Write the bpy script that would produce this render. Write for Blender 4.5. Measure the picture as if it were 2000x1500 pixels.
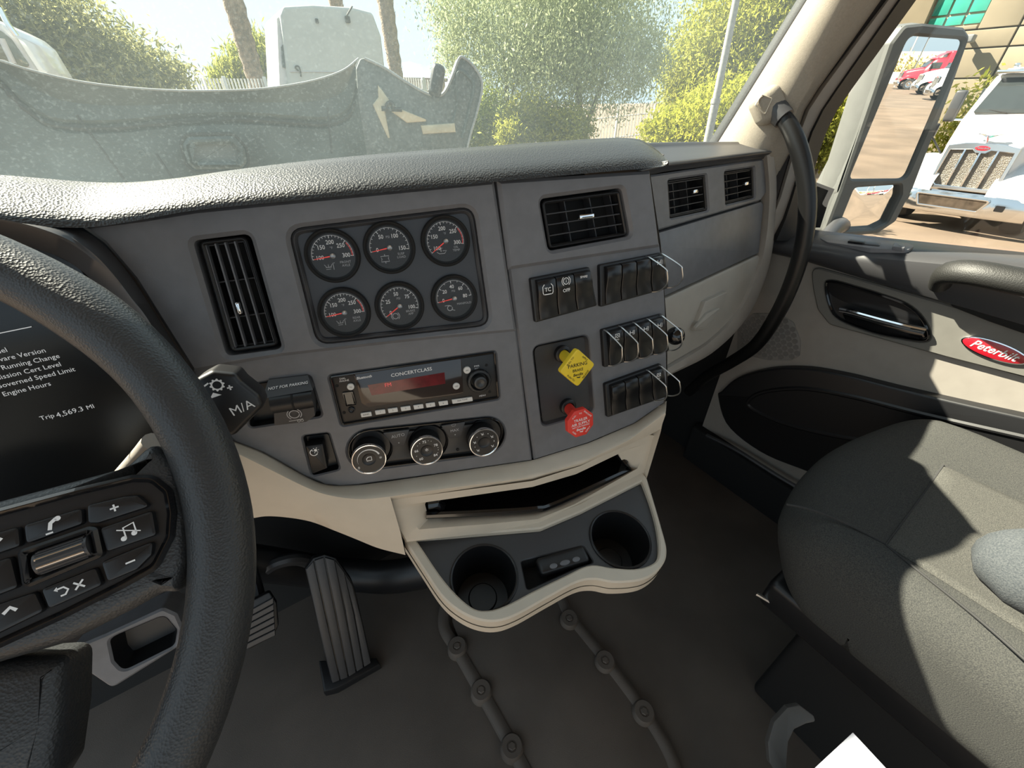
import bpy, bmesh, math, random
import numpy as np
from math import sin, cos, pi, radians, sqrt, atan2
from mathutils import Vector, Matrix
from mathutils.geometry import tessellate_polygon

for o in list(bpy.data.objects):
    bpy.data.objects.remove(o, do_unlink=True)
S = bpy.context.scene
COL = S.collection
random.seed(7)
RNG = np.random.default_rng(7)

# ------------------------------------------------------------------ camera
FPX = 801.0                       # focal length in pixels of a 2000 x 1500 frame
CAMZ = 2.40                       # eye height above the yard
_Y = np.array([-642, -558, FPX]); _Y /= np.linalg.norm(_Y)
_N = np.array([0, 1150, FPX]); _N /= np.linalg.norm(_N)
_Z = -_N
_X = np.cross(_Y, _Z); _X /= np.linalg.norm(_X)
_Y = np.cross(_Z, _X)
RM = np.array([_X, _Y, _Z])       # camera (right, down, forward) -> world
CAM = np.array([0.0, 0.0, CAMZ])
cd = bpy.data.cameras.new('camera')
cam = bpy.data.objects.new('camera', cd)
COL.objects.link(cam)
cd.sensor_width = 36.0
cd.lens = FPX / 2000.0 * 36.0
cd.clip_start = 0.01
cd.clip_end = 8000
cam.matrix_world = Matrix((
    (RM[0, 0], -RM[0, 1], -RM[0, 2], 0),
    (RM[1, 0], -RM[1, 1], -RM[1, 2], 0),
    (RM[2, 0], -RM[2, 1], -RM[2, 2], CAMZ),
    (0, 0, 0, 1)))
S.camera = cam

# ------------------------------------------------------------------ world, sun, exposure
SUN = Vector((-0.42, 0.74, 0.72)).normalized()
w = bpy.data.worlds.new('world'); S.world = w; w.use_nodes = True
nt = w.node_tree
bg = nt.nodes['Background']
sky = nt.nodes.new('ShaderNodeTexSky')
sky.sky_type = 'NISHITA'
sky.sun_disc = False
sky.sun_elevation = math.asin(SUN.z)
sky.sun_rotation = atan2(SUN.x, SUN.y)
sky.air_density = 1.0; sky.dust_density = 2.0; sky.ozone_density = 1.6
hz = nt.nodes.new('ShaderNodeMixRGB'); hz.inputs[0].default_value = 0.86      # pale desert haze over the whole sky
scl = nt.nodes.new('ShaderNodeVectorMath'); scl.operation = 'SCALE'; scl.inputs['Scale'].default_value = 0.16
nt.links.new(sky.outputs[0], scl.inputs[0]); nt.links.new(scl.outputs[0], hz.inputs[1])
hz.inputs[2].default_value = (0.56, 0.69, 0.77, 1)
nt.links.new(hz.outputs[0], bg.inputs[0])
bg.inputs[1].default_value = 1.0
sd = bpy.data.lights.new('sun', 'SUN')
sd.energy = 19.0; sd.angle = radians(0.6); sd.color = (1.0, 0.90, 0.74)
so = bpy.data.objects.new('sun', sd); COL.objects.link(so)
so.rotation_euler = SUN.to_track_quat('Z', 'Y').to_euler()
so.location = (-20, 30, 30)
S.view_settings.view_transform = 'Standard'
S.view_settings.look = 'None'
S.view_settings.gamma = 1.0
S.view_settings.use_curve_mapping = False
S.view_settings.exposure = 0.42

# ------------------------------------------------------------------ pixel helpers
def ray(u, v):
    return RM @ np.array([u - 1000.0, v - 750.0, FPX])
def onpl(u, v, p, n):
    d = ray(u, v); p = np.asarray(p, float); n = np.asarray(n, float)
    return CAM + d * (np.dot(p - CAM, n) / np.dot(d, n))
def atX(u, v, x):
    d = ray(u, v); return CAM + d * (x / d[0])
def atY(u, v, y):
    d = ray(u, v); return CAM + d * (y / d[1])
def atZ(u, v, z):                 # z relative to the eye
    d = ray(u, v); return CAM + d * (z / d[2])

class Fr:
    """a frame: origin, two in-plane axes and the normal, all in the world"""
    def __init__(s, o, ex, ey, ez):
        s.o = np.array(o, float); s.ex = np.array(ex, float); s.ey = np.array(ey, float); s.ez = np.array(ez, float)
    @staticmethod
    def facing(o, yaw, tilt):     # a panel facing -Y, turned to the driver by yaw, leaning back by tilt
        y, t = radians(yaw), radians(tilt)
        n = np.array([-sin(y) * cos(t), -cos(y) * cos(t), sin(t)])
        h = np.array([cos(y), -sin(y), 0.0])
        return Fr(o, h, np.cross(n, h), n)
    def px(s, u, v, off=0.0):
        p = onpl(u, v, s.o + s.ez * off, s.ez) - s.o
        return (float(p @ s.ex), float(p @ s.ey))
    def pxs(s, pts, off=0.0): return [s.px(u, v, off) for u, v in pts]
    def w(s, a, b, c=0.0): return s.o + s.ex * a + s.ey * b + s.ez * c
    def at(s, a, b, c=0.0): return Fr(s.w(a, b, c), s.ex, s.ey, s.ez)
    def atpx(s, u, v, off=0.0):
        a, b = s.px(u, v, off); return s.at(a, b, off)
    def rot(s, deg):
        c, k = cos(radians(deg)), sin(radians(deg))
        return Fr(s.o, s.ex * c + s.ey * k, s.ey * c - s.ex * k, s.ez)
    def tip(s, deg):              # about ex
        c, k = cos(radians(deg)), sin(radians(deg))
        return Fr(s.o, s.ex, s.ey * c + s.ez * k, s.ez * c - s.ey * k)
    def turn(s, deg):             # about ey
        c, k = cos(radians(deg)), sin(radians(deg))
        return Fr(s.o, s.ex * c - s.ez * k, s.ey, s.ez * c + s.ex * k)
    def mat(s):
        m = Matrix.Identity(4)
        for i in range(3):
            m[i][0] = s.ex[i]; m[i][1] = s.ey[i]; m[i][2] = s.ez[i]; m[i][3] = s.o[i]
        return m
WORLD = Fr((0, 0, 0), (1, 0, 0), (0, 1, 0), (0, 0, 1))

# ------------------------------------------------------------------ 2D / 3D shape helpers
def area2(p):
    return sum(p[i - 1][0] * p[i][1] - p[i][0] * p[i - 1][1] for i in range(len(p)))
def ccw(p):
    return list(p) if area2(p) > 0 else list(p)[::-1]
def inset(p, d):
    n = len(p); r = []
    for i in range(n):
        a, b, c = Vector(p[i - 1]), Vector(p[i]), Vector(p[(i + 1) % n])
        e1 = (b - a); e2 = (c - b)
        if e1.length < 1e-9: e1 = e2
        if e2.length < 1e-9: e2 = e1
        e1 = e1.normalized(); e2 = e2.normalized()
        n1 = Vector((-e1.y, e1.x)); n2 = Vector((-e2.y, e2.x))
        m = n1 + n2
        k = m.dot(n1)
        m = n1 if abs(k) < 0.25 else m / k
        r.append((b.x + m.x * d, b.y + m.y * d))
    return r
def rpoly(p, r, seg=5):
    """round every corner of a polygon; r a number or a list"""
    p = ccw(p); n = len(p); out = []
    for i in range(n):
        a, b, c = Vector(p[i - 1]), Vector(p[i]), Vector(p[(i + 1) % n])
        rr = r if not isinstance(r, (list, tuple)) else r[i]
        d1 = (a - b); d2 = (c - b); l1, l2 = d1.length, d2.length
        if rr <= 0 or l1 < 1e-9 or l2 < 1e-9:
            out.append(tuple(b)); continue
        d1.normalize(); d2.normalize()
        ang = d1.angle(d2)
        t = min(rr / max(math.tan(ang / 2), 1e-3), l1 * 0.49, l2 * 0.49)
        p1 = b + d1 * t; p2 = b + d2 * t
        for k in range(seg + 1):
            s = k / seg
            q = p1 * (1 - s) ** 2 + b * 2 * s * (1 - s) + p2 * s * s
            out.append(tuple(q))
    return out
def rrect(w, h, r, seg=5, cx=0, cy=0):
    return [(x + cx, y + cy) for x, y in rpoly([(-w / 2, -h / 2), (w / 2, -h / 2), (w / 2, h / 2), (-w / 2, h / 2)], r, seg)]
def circ(r, n=32, cx=0, cy=0, a0=0.0, ry=None):
    ry = r if ry is None else ry
    return [(cx + r * cos(a0 + 2 * pi * i / n), cy + ry * sin(a0 + 2 * pi * i / n)) for i in range(n)]
def crom(P, n, closed=False):
    """Catmull-Rom through P, n points in all"""
    P = [np.asarray(p, float) for p in P]; m = len(P); out = []
    segs = m if closed else m - 1
    for k in range(n):
        t = k * segs / (n if closed else n - 1)
        i = min(int(t), segs - 1); f = t - i
        def g(j):
            if closed: return P[j % m]
            if j < 0: return 2 * P[0] - P[1]
            if j >= m: return 2 * P[-1] - P[-2]
            return P[j]
        a, b, c, d = g(i - 1), g(i), g(i + 1), g(i + 2)
        out.append(0.5 * (2 * b + (c - a) * f + (2 * a - 5 * b + 4 * c - d) * f * f + (3 * b - 3 * c + d - a) * f ** 3))
    return out
def lerp(a, b, t): return np.asarray(a, float) * (1 - t) + np.asarray(b, float) * t

class MB:
    def __init__(s): s.V = []; s.F = []; s.M = []
    def add(s, V, F, m=0):
        k = len(s.V); s.V += [tuple(map(float, v)) for v in V]
        for f in F: s.F.append(tuple(i + k for i in f)); s.M.append(m)
        return s
    def rings(s, R, cap0=False, cap1=False, closed=True, m=0):
        n = len(R[0]); V = [v for r in R for v in r]; F = []
        for j in range(len(R) - 1):
            for i in range(n if closed else n - 1):
                a = j * n + i; b = j * n + (i + 1) % n
                F.append((a, b, b + n, a + n))
        if cap0: F.append(tuple(range(n))[::-1])
        if cap1: F.append(tuple((len(R) - 1) * n + i for i in range(n)))
        return s.add(V, F, m)
    def prism(s, p, z0, z1, bev=0.0, seg=2, back=False, m=0):
        p = ccw(p); R = [[(x, y, z0) for x, y in p]]
        if bev > 0:
            R.append([(x, y, z1 - bev) for x, y in p])
            for k in range(1, seg + 1):
                a = pi / 2 * k / seg
                R.append([(x, y, z1 - bev + bev * sin(a)) for x, y in inset(p, bev * (1 - cos(a)))])
        else: R.append([(x, y, z1) for x, y in p])
        return s.rings(R, back, True, m=m)
    def plate(s, outer, holes, z0, z1, bev=0.0, m=0):
        """front face with holes, outer wall and hole walls"""
        outer = ccw(outer); holes = [ccw(h) for h in holes]
        fo = inset(outer, bev) if bev else outer
        fh = [inset(h, -bev) if bev else h for h in holes]
        loops = [[Vector((x, y, 0)) for x, y in fo]] + [[Vector((x, y, 0)) for x, y in h[::-1]] for h in fh]
        flat = [v for l in loops for v in l]
        T = tessellate_polygon(loops)
        V = [(v.x, v.y, z1) for v in flat]; F = []
        for t in T:
            a, b, c = (flat[i] for i in t)
            F.append(tuple(t) if (b - a).cross(c - a).z > 0 else tuple(t)[::-1])
        s.add(V, F, m)
        R = [[(x, y, z0) for x, y in outer]]
        if bev: R.append([(x, y, z1 - bev) for x, y in outer])
        R.append([(x, y, z1) for x, y in fo]); s.rings(R, m=m)
        for h, g in zip(holes, fh):
            R = [[(x, y, z1) for x, y in g]]
            if bev: R.append([(x, y, z1 - bev) for x, y in h])
            R.append([(x, y, z0) for x, y in h]); s.rings(R, m=m)
        return s
    def lathe(s, prof, seg=32, m=0, cx=0, cy=0, cap0=False, cap1=False):
        R = [[(cx + r * cos(2 * pi * i / seg), cy + r * sin(2 * pi * i / seg), z) for i in range(seg)] for r, z in prof]
        return s.rings(R, cap0, cap1, m=m)
    def tube(s, path, r, seg=10, closed=False, caps=True, m=0, flat=None):
        P = [Vector(p) for p in path]; n = len(P)
        rs = r if isinstance(r, (list, tuple)) else [r] * n
        T = []
        for i in range(n):
            a = P[i - 1] if (i > 0 or closed) else P[i]
            b = P[(i + 1) % n] if (i < n - 1 or closed) else P[i]
            T.append((b - a).normalized())
        u = T[0].orthogonal().normalized() if flat is None else (Vector(flat) - T[0] * Vector(flat).dot(T[0])).normalized()
        R = []
        for i in range(n):
            u = u - T[i] * u.dot(T[i])
            u = u.normalized() if u.length > 1e-8 else T[i].orthogonal().normalized()
            v = T[i].cross(u)
            ra, rb = rs[i] if isinstance(rs[i], (list, tuple)) else (rs[i], rs[i])
            R.append([tuple(P[i] + u * (ra * cos(2 * pi * k / seg)) + v * (rb * sin(2 * pi * k / seg))) for k in range(seg)])
        if closed: R.append(R[0])
        return s.rings(R, caps and not closed, caps and not closed, m=m)
    def rbox(s, c, d, r, seg=3, m=0, deform=None, n=(1, 1, 1)):
        """rounded box: centre, size, corner radius"""
        c = np.asarray(c, float); h = np.asarray(d, float) / 2; r = min(r, min(h) * 0.999)
        def axis(hh, k):
            a = [-hh + r * (1 - cos(pi / 2 * i / seg)) for i in range(seg)]
            mid = list(np.linspace(-hh + r, hh - r, k + 1))
            return a + mid + [-q for q in a[::-1]]
        ax = [axis(h[i], n[i]) for i in range(3)]
        idx = {}; V = []
        def vid(p):
            k = tuple(round(q, 7) for q in p)
            if k not in idx:
                q = np.array(p); cl = np.clip(q, -(h - r), h - r)
                dv = q - cl; L = np.linalg.norm(dv)
                if L > 1e-9: q = cl + dv / L * r
                q = q + c
                if deform is not None: q = deform(q)
                idx[k] = len(V); V.append(tuple(q))
            return idx[k]
        F = []
        for a in range(3):
            b, e = (a + 1) % 3, (a + 2) % 3
            for sg in (-1, 1):
                for i in range(len(ax[b]) - 1):
                    for j in range(len(ax[e]) - 1):
                        q = []
                        for (x, y) in ((i, j), (i + 1, j), (i + 1, j + 1), (i, j + 1)):
                            p = [0, 0, 0]; p[a] = sg * h[a]; p[b] = ax[b][x]; p[e] = ax[e][y]; q.append(vid(p))
                        F.append(tuple(q) if sg > 0 else tuple(q[::-1]))
        return s.add(V, F, m)
    def grid(s, rows, closed=False, m=0, thick=None):
        n = len(rows[0]); V = [v for r in rows for v in r]; F = []
        for j in range(len(rows) - 1):
            for i in range(n if closed else n - 1):
                a = j * n + i; b = j * n + (i + 1) % n
                F.append((a, b, b + n, a + n))
        return s.add(V, F, m)
    def fan(s, pts, m=0): return s.add(pts, [tuple(range(len(pts)))], m)
    def text(s, body, size, x=0, y=0, z=0, align='CENTER', rot=0.0, bold=0.0, shear=0.0, m=0, sx=1.0):
        V, F = glyph(body, align, bold, shear); c, k = cos(radians(rot)), sin(radians(rot))
        W = []
        for a, b in V:
            a *= size * sx; b *= size
            W.append((x + a * c - b * k, y + a * k + b * c, z))
        return s.add(W, F, m)
    def stroke(s, pts, wd, z=0.0, m=0, closed=False):
        P = [Vector((p[0], p[1])) for p in pts]; n = len(P); L = []; Rr = []
        for i in range(n):
            a = P[i - 1] if (i > 0 or closed) else P[i]; b = P[(i + 1) % n] if (i < n - 1 or closed) else P[i]
            t = (b - a).normalized(); nn = Vector((-t.y, t.x)) * wd / 2
            L.append((P[i].x + nn.x, P[i].y + nn.y, z)); Rr.append((P[i].x - nn.x, P[i].y - nn.y, z))
        if closed: L.append(L[0]); Rr.append(Rr[0])
        return s.grid([Rr, L], m=m)
    def flat(s, p, z, m=0): return s.add([(x, y, z) for x, y in ccw(p)], [tuple(range(len(p)))], m)
    def tf(s, fr):
        for i, v in enumerate(s.V): s.V[i] = tuple(fr.w(*v))
        return s

_gl = {}
def glyph(body, align, bold, shear):
    k = (body, align, bold, shear)
    if k not in _gl:
        c = bpy.data.curves.new('t', 'FONT'); c.body = body; c.size = 1.0
        c.align_x = align; c.align_y = 'CENTER'; c.resolution_u = 2; c.fill_mode = 'FRONT'
        c.offset = bold; c.shear = shear
        o = bpy.data.objects.new('t', c)
        me = bpy.data.meshes.new_from_object(o)
        V = [(v.co.x, v.co.y) for v in me.vertices]; F = [tuple(p.vertices) for p in me.polygons]
        F = [f if sum(V[f[i - 1]][0] * V[f[i]][1] - V[f[i]][0] * V[f[i - 1]][1] for i in range(len(f))) > 0 else f[::-1] for f in F]
        bpy.data.objects.remove(o); bpy.data.curves.remove(c); bpy.data.meshes.remove(me)
        _gl[k] = (V, F)
    return _gl[k]

# ------------------------------------------------------------------ objects
MW = {}
def tag(o, label=None, cat=None, group=None, kind=None):
    if label: o['label'] = label
    if cat: o['category'] = cat
    if group: o['group'] = group
    if kind: o['kind'] = kind
    return o
def thing(name, label, cat, fr, group=None, kind=None):
    o = bpy.data.objects.new(name, None); COL.objects.link(o)
    o.empty_display_size = 0.05
    o.matrix_world = fr.mat(); MW[o] = fr.mat()
    return tag(o, label, cat, group, kind)
def build(mb, name, mats, parent=None, fr=None, sharp=35, label=None, flip=False):
    """link what a builder holds as ONE mesh object; fr: the frame its numbers are in (default the parent's)"""
    me = bpy.data.meshes.new(name)
    V = np.array(mb.V, float)
    if parent is not None:
        if fr is not None:
            m = np.array(MW[parent].inverted() @ fr.mat()); V = V @ m[:3, :3].T + m[:3, 3]
        loc = None
    else:
        if fr is not None:
            m = np.array(fr.mat()); V = V @ m[:3, :3].T + m[:3, 3]
        lo, hi = V.min(0), V.max(0)
        loc = np.array([(lo[0] + hi[0]) / 2, (lo[1] + hi[1]) / 2, lo[2]]); V = V - loc
    me.from_pydata([tuple(v) for v in V], [], mb.F)
    if not isinstance(mats, (list, tuple)): mats = [mats]
    for q in mats: me.materials.append(q)
    if len(mats) > 1: me.polygons.foreach_set('material_index', mb.M)
    me.polygons.foreach_set('use_smooth', [True] * len(me.polygons))
    me.update()
    me.set_sharp_from_angle(angle=radians(sharp))
    o = bpy.data.objects.new(name, me); COL.objects.link(o)
    if parent is not None:
        o.parent = parent; MW[o] = MW[parent]
    else:
        o.location = loc; MW[o] = Matrix.Translation(Vector(loc))
    if label: o['label'] = label
    return o
def copy_tree(o, mw, parent=None):
    c = o.copy(); COL.objects.link(c)
    if parent is None:
        c.matrix_world = mw; MW[c] = mw
    else:
        c.parent = parent; MW[c] = MW[parent]
    for ch in [q for q in CH.get(o, o.children)]:
        copy_tree(ch, mw, c)
    return c
CH = {}

# ------------------------------------------------------------------ materials
MATS = {}
def mat(name, col, rough=0.5, metal=0.0, bump=0.0, bscale=200.0, var=0.0, vscale=8.0, spec=0.5, coat=0.0, emit=None, es=1.0, kind='noise', sub=0.0, col2=None, dist=0.002, stretch=None):
    m = bpy.data.materials.new(name); m.use_nodes = True
    nt = m.node_tree; b = nt.nodes['Principled BSDF']
    b.inputs['Base Color'].default_value = (*col, 1); b.inputs['Roughness'].default_value = rough
    b.inputs['Metallic'].default_value = metal; b.inputs['Specular IOR Level'].default_value = spec
    b.inputs['Coat Weight'].default_value = coat
    if emit: b.inputs['Emission Color'].default_value = (*emit, 1); b.inputs['Emission Strength'].default_value = es
    tc = nt.nodes.new('ShaderNodeTexCoord'); src = tc.outputs['Object']
    if stretch:
        mp = nt.nodes.new('ShaderNodeMapping'); mp.inputs['Scale'].default_value = stretch
        nt.links.new(src, mp.inputs[0]); src = mp.outputs[0]
    if var > 0 or col2:
        n = nt.nodes.new('ShaderNodeTexNoise'); n.inputs['Scale'].default_value = vscale; n.inputs['Detail'].default_value = 4
        nt.links.new(src, n.inputs['Vector'])
        r = nt.nodes.new('ShaderNodeValToRGB')
        c2 = col2 if col2 else tuple(min(1, c * (1 + var)) for c in col)
        c1 = col if col2 else tuple(c * (1 - var) for c in col)
        r.color_ramp.elements[0].position = 0.35; r.color_ramp.elements[1].position = 0.65
        r.color_ramp.elements[0].color = (*c1, 1); r.color_ramp.elements[1].color = (*c2, 1)
        nt.links.new(n.outputs['Fac'], r.inputs[0]); nt.links.new(r.outputs[0], b.inputs['Base Color'])
    if bump > 0:
        if kind == 'voronoi':
            n = nt.nodes.new('ShaderNodeTexVoronoi'); n.inputs['Scale'].default_value = bscale; out = n.outputs['Distance']
        else:
            n = nt.nodes.new('ShaderNodeTexNoise'); n.inputs['Scale'].default_value = bscale; n.inputs['Detail'].default_value = 3; out = n.outputs['Fac']
        nt.links.new(src, n.inputs['Vector'])
        bp = nt.nodes.new('ShaderNodeBump'); bp.inputs['Strength'].default_value = bump; bp.inputs['Distance'].default_value = dist
        nt.links.new(out, bp.inputs['Height']); nt.links.new(bp.outputs[0], b.inputs['Normal'])
    MATS[name] = m
    return m
PAD = mat('pad_leather', (0.022, 0.022, 0.022), 0.40, bump=0.5, bscale=480, kind='voronoi', dist=0.0010, spec=0.6)
GREY = mat('charcoal_plastic', (0.148, 0.151, 0.162), 0.46, bump=0.12, bscale=900, var=0.06, vscale=60, dist=0.0006)
DGREY = mat('dark_grey_plastic', (0.044, 0.044, 0.047), 0.42, bump=0.08, bscale=900, dist=0.0005)
BLACK = mat('black_plastic', (0.010, 0.010, 0.011), 0.38, bump=0.05, bscale=900, dist=0.0004)
GLOSS = mat('gloss_black', (0.006, 0.006, 0.007), 0.12, coat=0.4)
VOID = mat('recess_black', (0.004, 0.004, 0.004), 0.8, bump=0.05, bscale=300)
BEIGE = mat('beige_plastic', (0.60, 0.53, 0.43), 0.50, bump=0.10, bscale=800, var=0.03, vscale=30, dist=0.0006)
TAUPE = mat('taupe_plastic', (0.29, 0.265, 0.235), 0.52, bump=0.10, bscale=800, var=0.04, vscale=30, dist=0.0006)
PILLAR = mat('pillar_fabric', (0.30, 0.265, 0.215), 0.85, bump=0.35, bscale=900, var=0.05, vscale=300)
SEAL = mat('black_rubber', (0.012, 0.012, 0.013), 0.6, bump=0.1, bscale=500)
CHROME = mat('chrome', (0.85, 0.86, 0.88), 0.08, metal=1.0, bump=0.01, bscale=20)
STEEL = mat('steel_wire', (0.72, 0.72, 0.70), 0.28, metal=1.0, bump=0.05, bscale=300)
SATIN = mat('satin_black', (0.007, 0.007, 0.008), 0.30, bump=0.03, bscale=600, dist=0.0003)
DOVE = mat('grey_beige_plastic', (0.36, 0.335, 0.295), 0.5, bump=0.10, bscale=800, var=0.03, vscale=30, dist=0.0006)
WHITE = mat('white_print', (0.80, 0.80, 0.80), 0.6, var=0.02)
DIMP = mat('grey_print', (0.40, 0.40, 0.41), 0.6, var=0.02)
REDP = mat('red_print', (0.75, 0.05, 0.04), 0.5, var=0.03)
MATTE = mat('floor_rubber', (0.100, 0.082, 0.068), 0.62, bump=0.25, bscale=700, var=0.18, vscale=5, dist=0.0012)
WLEATH = mat('wheel_leather', (0.028, 0.030, 0.032), 0.43, bump=0.3, bscale=700, kind='voronoi', dist=0.0010, spec=0.55)

# ================================================================== key planes of the cab
P1 = Fr.facing(CAM + ray(765, 525) * (0.47 / FPX), 15, 14)            # centre stack, turned to the driver
_a, _b = P1.px(968, 360)
P2 = Fr.facing(P1.w(_a, _b), 10, 14)                                  # switch column right of it
_d = ray(1285, 345)
P3 = Fr.facing(CAM + _d * (0.505 / _d[1]), -4, 12)                    # passenger fascia
PC = Fr.facing(P1.w(*P1.px(380, 735)) + np.array([0, 0.03, 0]), 0, 16)   # driver's display
DX = 1.12
D = Fr((DX, 0.2, CAMZ - 0.35), (0, -1, 0), (0, 0, 1), (-1, 0, 0))     # passenger door
FLZ = CAMZ - 1.05                                                     # cab floor
CLX = 0.17                                                            # truck centreline

def structure(o): o['kind'] = 'structure'; return o
def vline(a, b, v):
    t = (v - a[1]) / (b[1] - a[1]); return (a[0] + (b[0] - a[0]) * t, v)

# ================================================================== shell of the cab
mb = MB()
mb.rbox((0.1, -0.25, FLZ - 0.02), (2.1, 2.3, 0.04), 0.01)
fl = structure(build(mb, 'floor', MATTE))
tag(fl, 'dark rubber mat covering the cab floor')
mb = MB()
rows = []
for z, y in ((-1.06, 0.74), (-1.0, 0.79), (-0.85, 0.87), (-0.6, 0.92), (-0.3, 0.93), (-0.16, 0.93)):
    rows.append([(x, y, CAMZ + z) for x in np.linspace(-0.95, 1.15, 12)])
for z, y in ((-0.16, 0.99), (-1.06, 0.99)):
    rows.append([(x, y, CAMZ + z) for x in np.linspace(-0.95, 1.15, 12)])
mb.grid(rows[::-1])
structure(build(mb, 'wall_front', VOID))['label'] = 'black bulkhead behind the pedals'
mb = MB(); mb.rbox((1.165, 0.74, CAMZ - 0.68), (0.06, 0.50, 0.76), 0.01); mb.rbox((1.15, -0.30, FLZ + 0.06), (0.12, 1.7, 0.16), 0.01)
structure(build(mb, 'wall_right', VOID))['label'] = 'black kick panel ahead of the passenger door'

mb = MB(); mb.rbox((0.1, -0.42, CAMZ + 0.68), (2.1, 1.62, 0.05), 0.02)
structure(build(mb, 'ceiling_sky_block', PILLAR))['label'] = 'beige cab headliner out of view, added to block sky light'  # out of view; added so sky light from above misses seat and floor
mb = MB(); mb.rbox((0.1, -1.30, CAMZ - 0.66), (2.1, 0.06, 0.78), 0.02)
structure(build(mb, 'wall_back_light_block', TAUPE))['label'] = 'unseen taupe half wall at the cab back, added to cut reflections and fill'  # unseen, added at half height: cuts low reflections, lets sky in above
# floor tunnel cover: raised lid between two moulded ribs with bolt bosses
def floorpx(u, v, dz=0.0): return atZ(u, v, -1.05 + dz)
tun = thing('tunnel_cover', 'black moulded tunnel cover with ribbed edges on the cab floor', 'floor cover', Fr((0.27, 0.25, FLZ), (1, 0, 0), (0, 1, 0), (0, 0, 1)))
lid = [floorpx(u, v) for u, v in ((905, 1275), (960, 1365), (1030, 1500), (1065, 1570), (1345, 1570), (1290, 1450), (1245, 1370), (1172, 1270), (1108, 1190), (1040, 1140), (930, 1160), (880, 1210))]
mb = MB(); mb.prism(rpoly([(p[0], p[1]) for p in lid], 0.02), FLZ - 0.002, FLZ + 0.010, 0.006)
build(mb, 'lid', MATTE, tun, WORLD)
for pts in (((900, 1140), (872, 1180), (868, 1225), (893, 1268), (940, 1350), (1000, 1458), (1045, 1545)),
            ((1040, 1120), (1090, 1165), (1112, 1203), (1182, 1290), (1258, 1392), (1310, 1480), (1330, 1560))):
    mb = MB(); P = crom([floorpx(u, v, 0.006) for u, v in pts], 40)
    mb.tube(P, [(0.014, 0.012)] * 40, 10, flat=(1, 0, 0))
    build(mb, 'rib', MATTE, tun, WORLD)
for (u, v) in ((893, 1262), (940, 1348), (1000, 1458), (1112, 1208), (1182, 1290), (1258, 1390)):
    p = floorpx(u, v, 0.02); mb = MB()
    mb.lathe([(0.0235, FLZ), (0.0225, FLZ + 0.018), (0.019, FLZ + 0.024), (0.010, FLZ + 0.024), (0.009, FLZ + 0.022), (0, FLZ + 0.022)], 20, cx=p[0], cy=p[1])
    b = build(mb, 'bolt_boss', MATTE, tun, WORLD)
    mb = MB(); mb.lathe([(0.0075, FLZ + 0.020), (0.0075, FLZ + 0.0235), (0.006, FLZ + 0.025), (0, FLZ + 0.025)], 6, cx=p[0], cy=p[1])
    build(mb, 'bolt', MATTE, b, WORLD)

# ------------------------------------------------------------------ windscreen: one curved, dusty pane
def dusty(name, amount, speck, tint):
    m = bpy.data.materials.new(name); m.use_nodes = True; nt = m.node_tree; N = nt.nodes; L = nt.links
    N.remove(N['Principled BSDF']); out = N['Material Output']
    tr = N.new('ShaderNodeBsdfTransparent'); tr.inputs[0].default_value = (*tint, 1)
    tl = N.new('ShaderNodeBsdfTranslucent'); tl.inputs[0].default_value = (0.68, 0.83, 0.88, 1)
    df = N.new('ShaderNodeBsdfDiffuse'); df.inputs[0].default_value = (0.62, 0.68, 0.70, 1)
    a = N.new('ShaderNodeMixShader'); a.inputs[0].default_value = 0.3
    L.new(tl.outputs[0], a.inputs[1]); L.new(df.outputs[0], a.inputs[2])
    tc = N.new('ShaderNodeTexCoord')
    n1 = N.new('ShaderNodeTexNoise'); n1.inputs['Scale'].default_value = 3.0; n1.inputs['Detail'].default_value = 5
    n2 = N.new('ShaderNodeTexNoise'); n2.inputs['Scale'].default_value = 240.0; n2.inputs['Detail'].default_value = 2
    for n in (n1, n2): L.new(tc.outputs['Object'], n.inputs['Vector'])
    r1 = N.new('ShaderNodeMapRange'); r1.inputs[1].default_value = 0.3; r1.inputs[2].default_value = 0.75; r1.inputs[3].default_value = amount * 0.55; r1.inputs[4].default_value = amount * 1.35
    r2 = N.new('ShaderNodeMapRange'); r2.inputs[1].default_value = 0.58; r2.inputs[2].default_value = 0.72; r2.inputs[3].default_value = 0.0; r2.inputs[4].default_value = speck
    L.new(n1.outputs['Fac'], r1.inputs[0]); L.new(n2.outputs['Fac'], r2.inputs[0])
    ad = N.new('ShaderNodeMath'); ad.operation = 'ADD'; ad.use_clamp = True
    L.new(r1.outputs[0], ad.inputs[0]); L.new(r2.outputs[0], ad.inputs[1])
    mx = N.new('ShaderNodeMixShader'); L.new(ad.outputs[0], mx.inputs[0]); L.new(tr.outputs[0], mx.inputs[1]); L.new(a.outputs[0], mx.inputs[2])
    L.new(mx.outputs[0], out.inputs[0])
    return m
def clear_glass(name, tint=(0.97, 0.99, 0.98), gl=0.06):
    m = bpy.data.materials.new(name); m.use_nodes = True; nt = m.node_tree; N = nt.nodes; L = nt.links
    N.remove(N['Principled BSDF'])
    tr = N.new('ShaderNodeBsdfTransparent'); tr.inputs[0].default_value = (*tint, 1)
    g = N.new('ShaderNodeBsdfGlossy'); g.inputs['Roughness'].default_value = 0.02
    fz = N.new('ShaderNodeFresnel'); fz.inputs[0].default_value = 1.45
    k = N.new('ShaderNodeMath'); k.operation = 'MULTIPLY'; k.inputs[1].default_value = gl / 0.06
    L.new(fz.outputs[0], k.inputs[0])
    mx = N.new('ShaderNodeMixShader'); L.new(k.outputs[0], mx.inputs[0]); L.new(tr.outputs[0], mx.inputs[1]); L.new(g.outputs[0], mx.inputs[2])
    L.new(mx.outputs[0], N['Material Output'].inputs[0])
    return m
DUST = dusty('dusty_windscreen', 0.026, 0.02, (0.97, 0.995, 0.985))
CLEAR = clear_glass('clear_glass')
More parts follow.
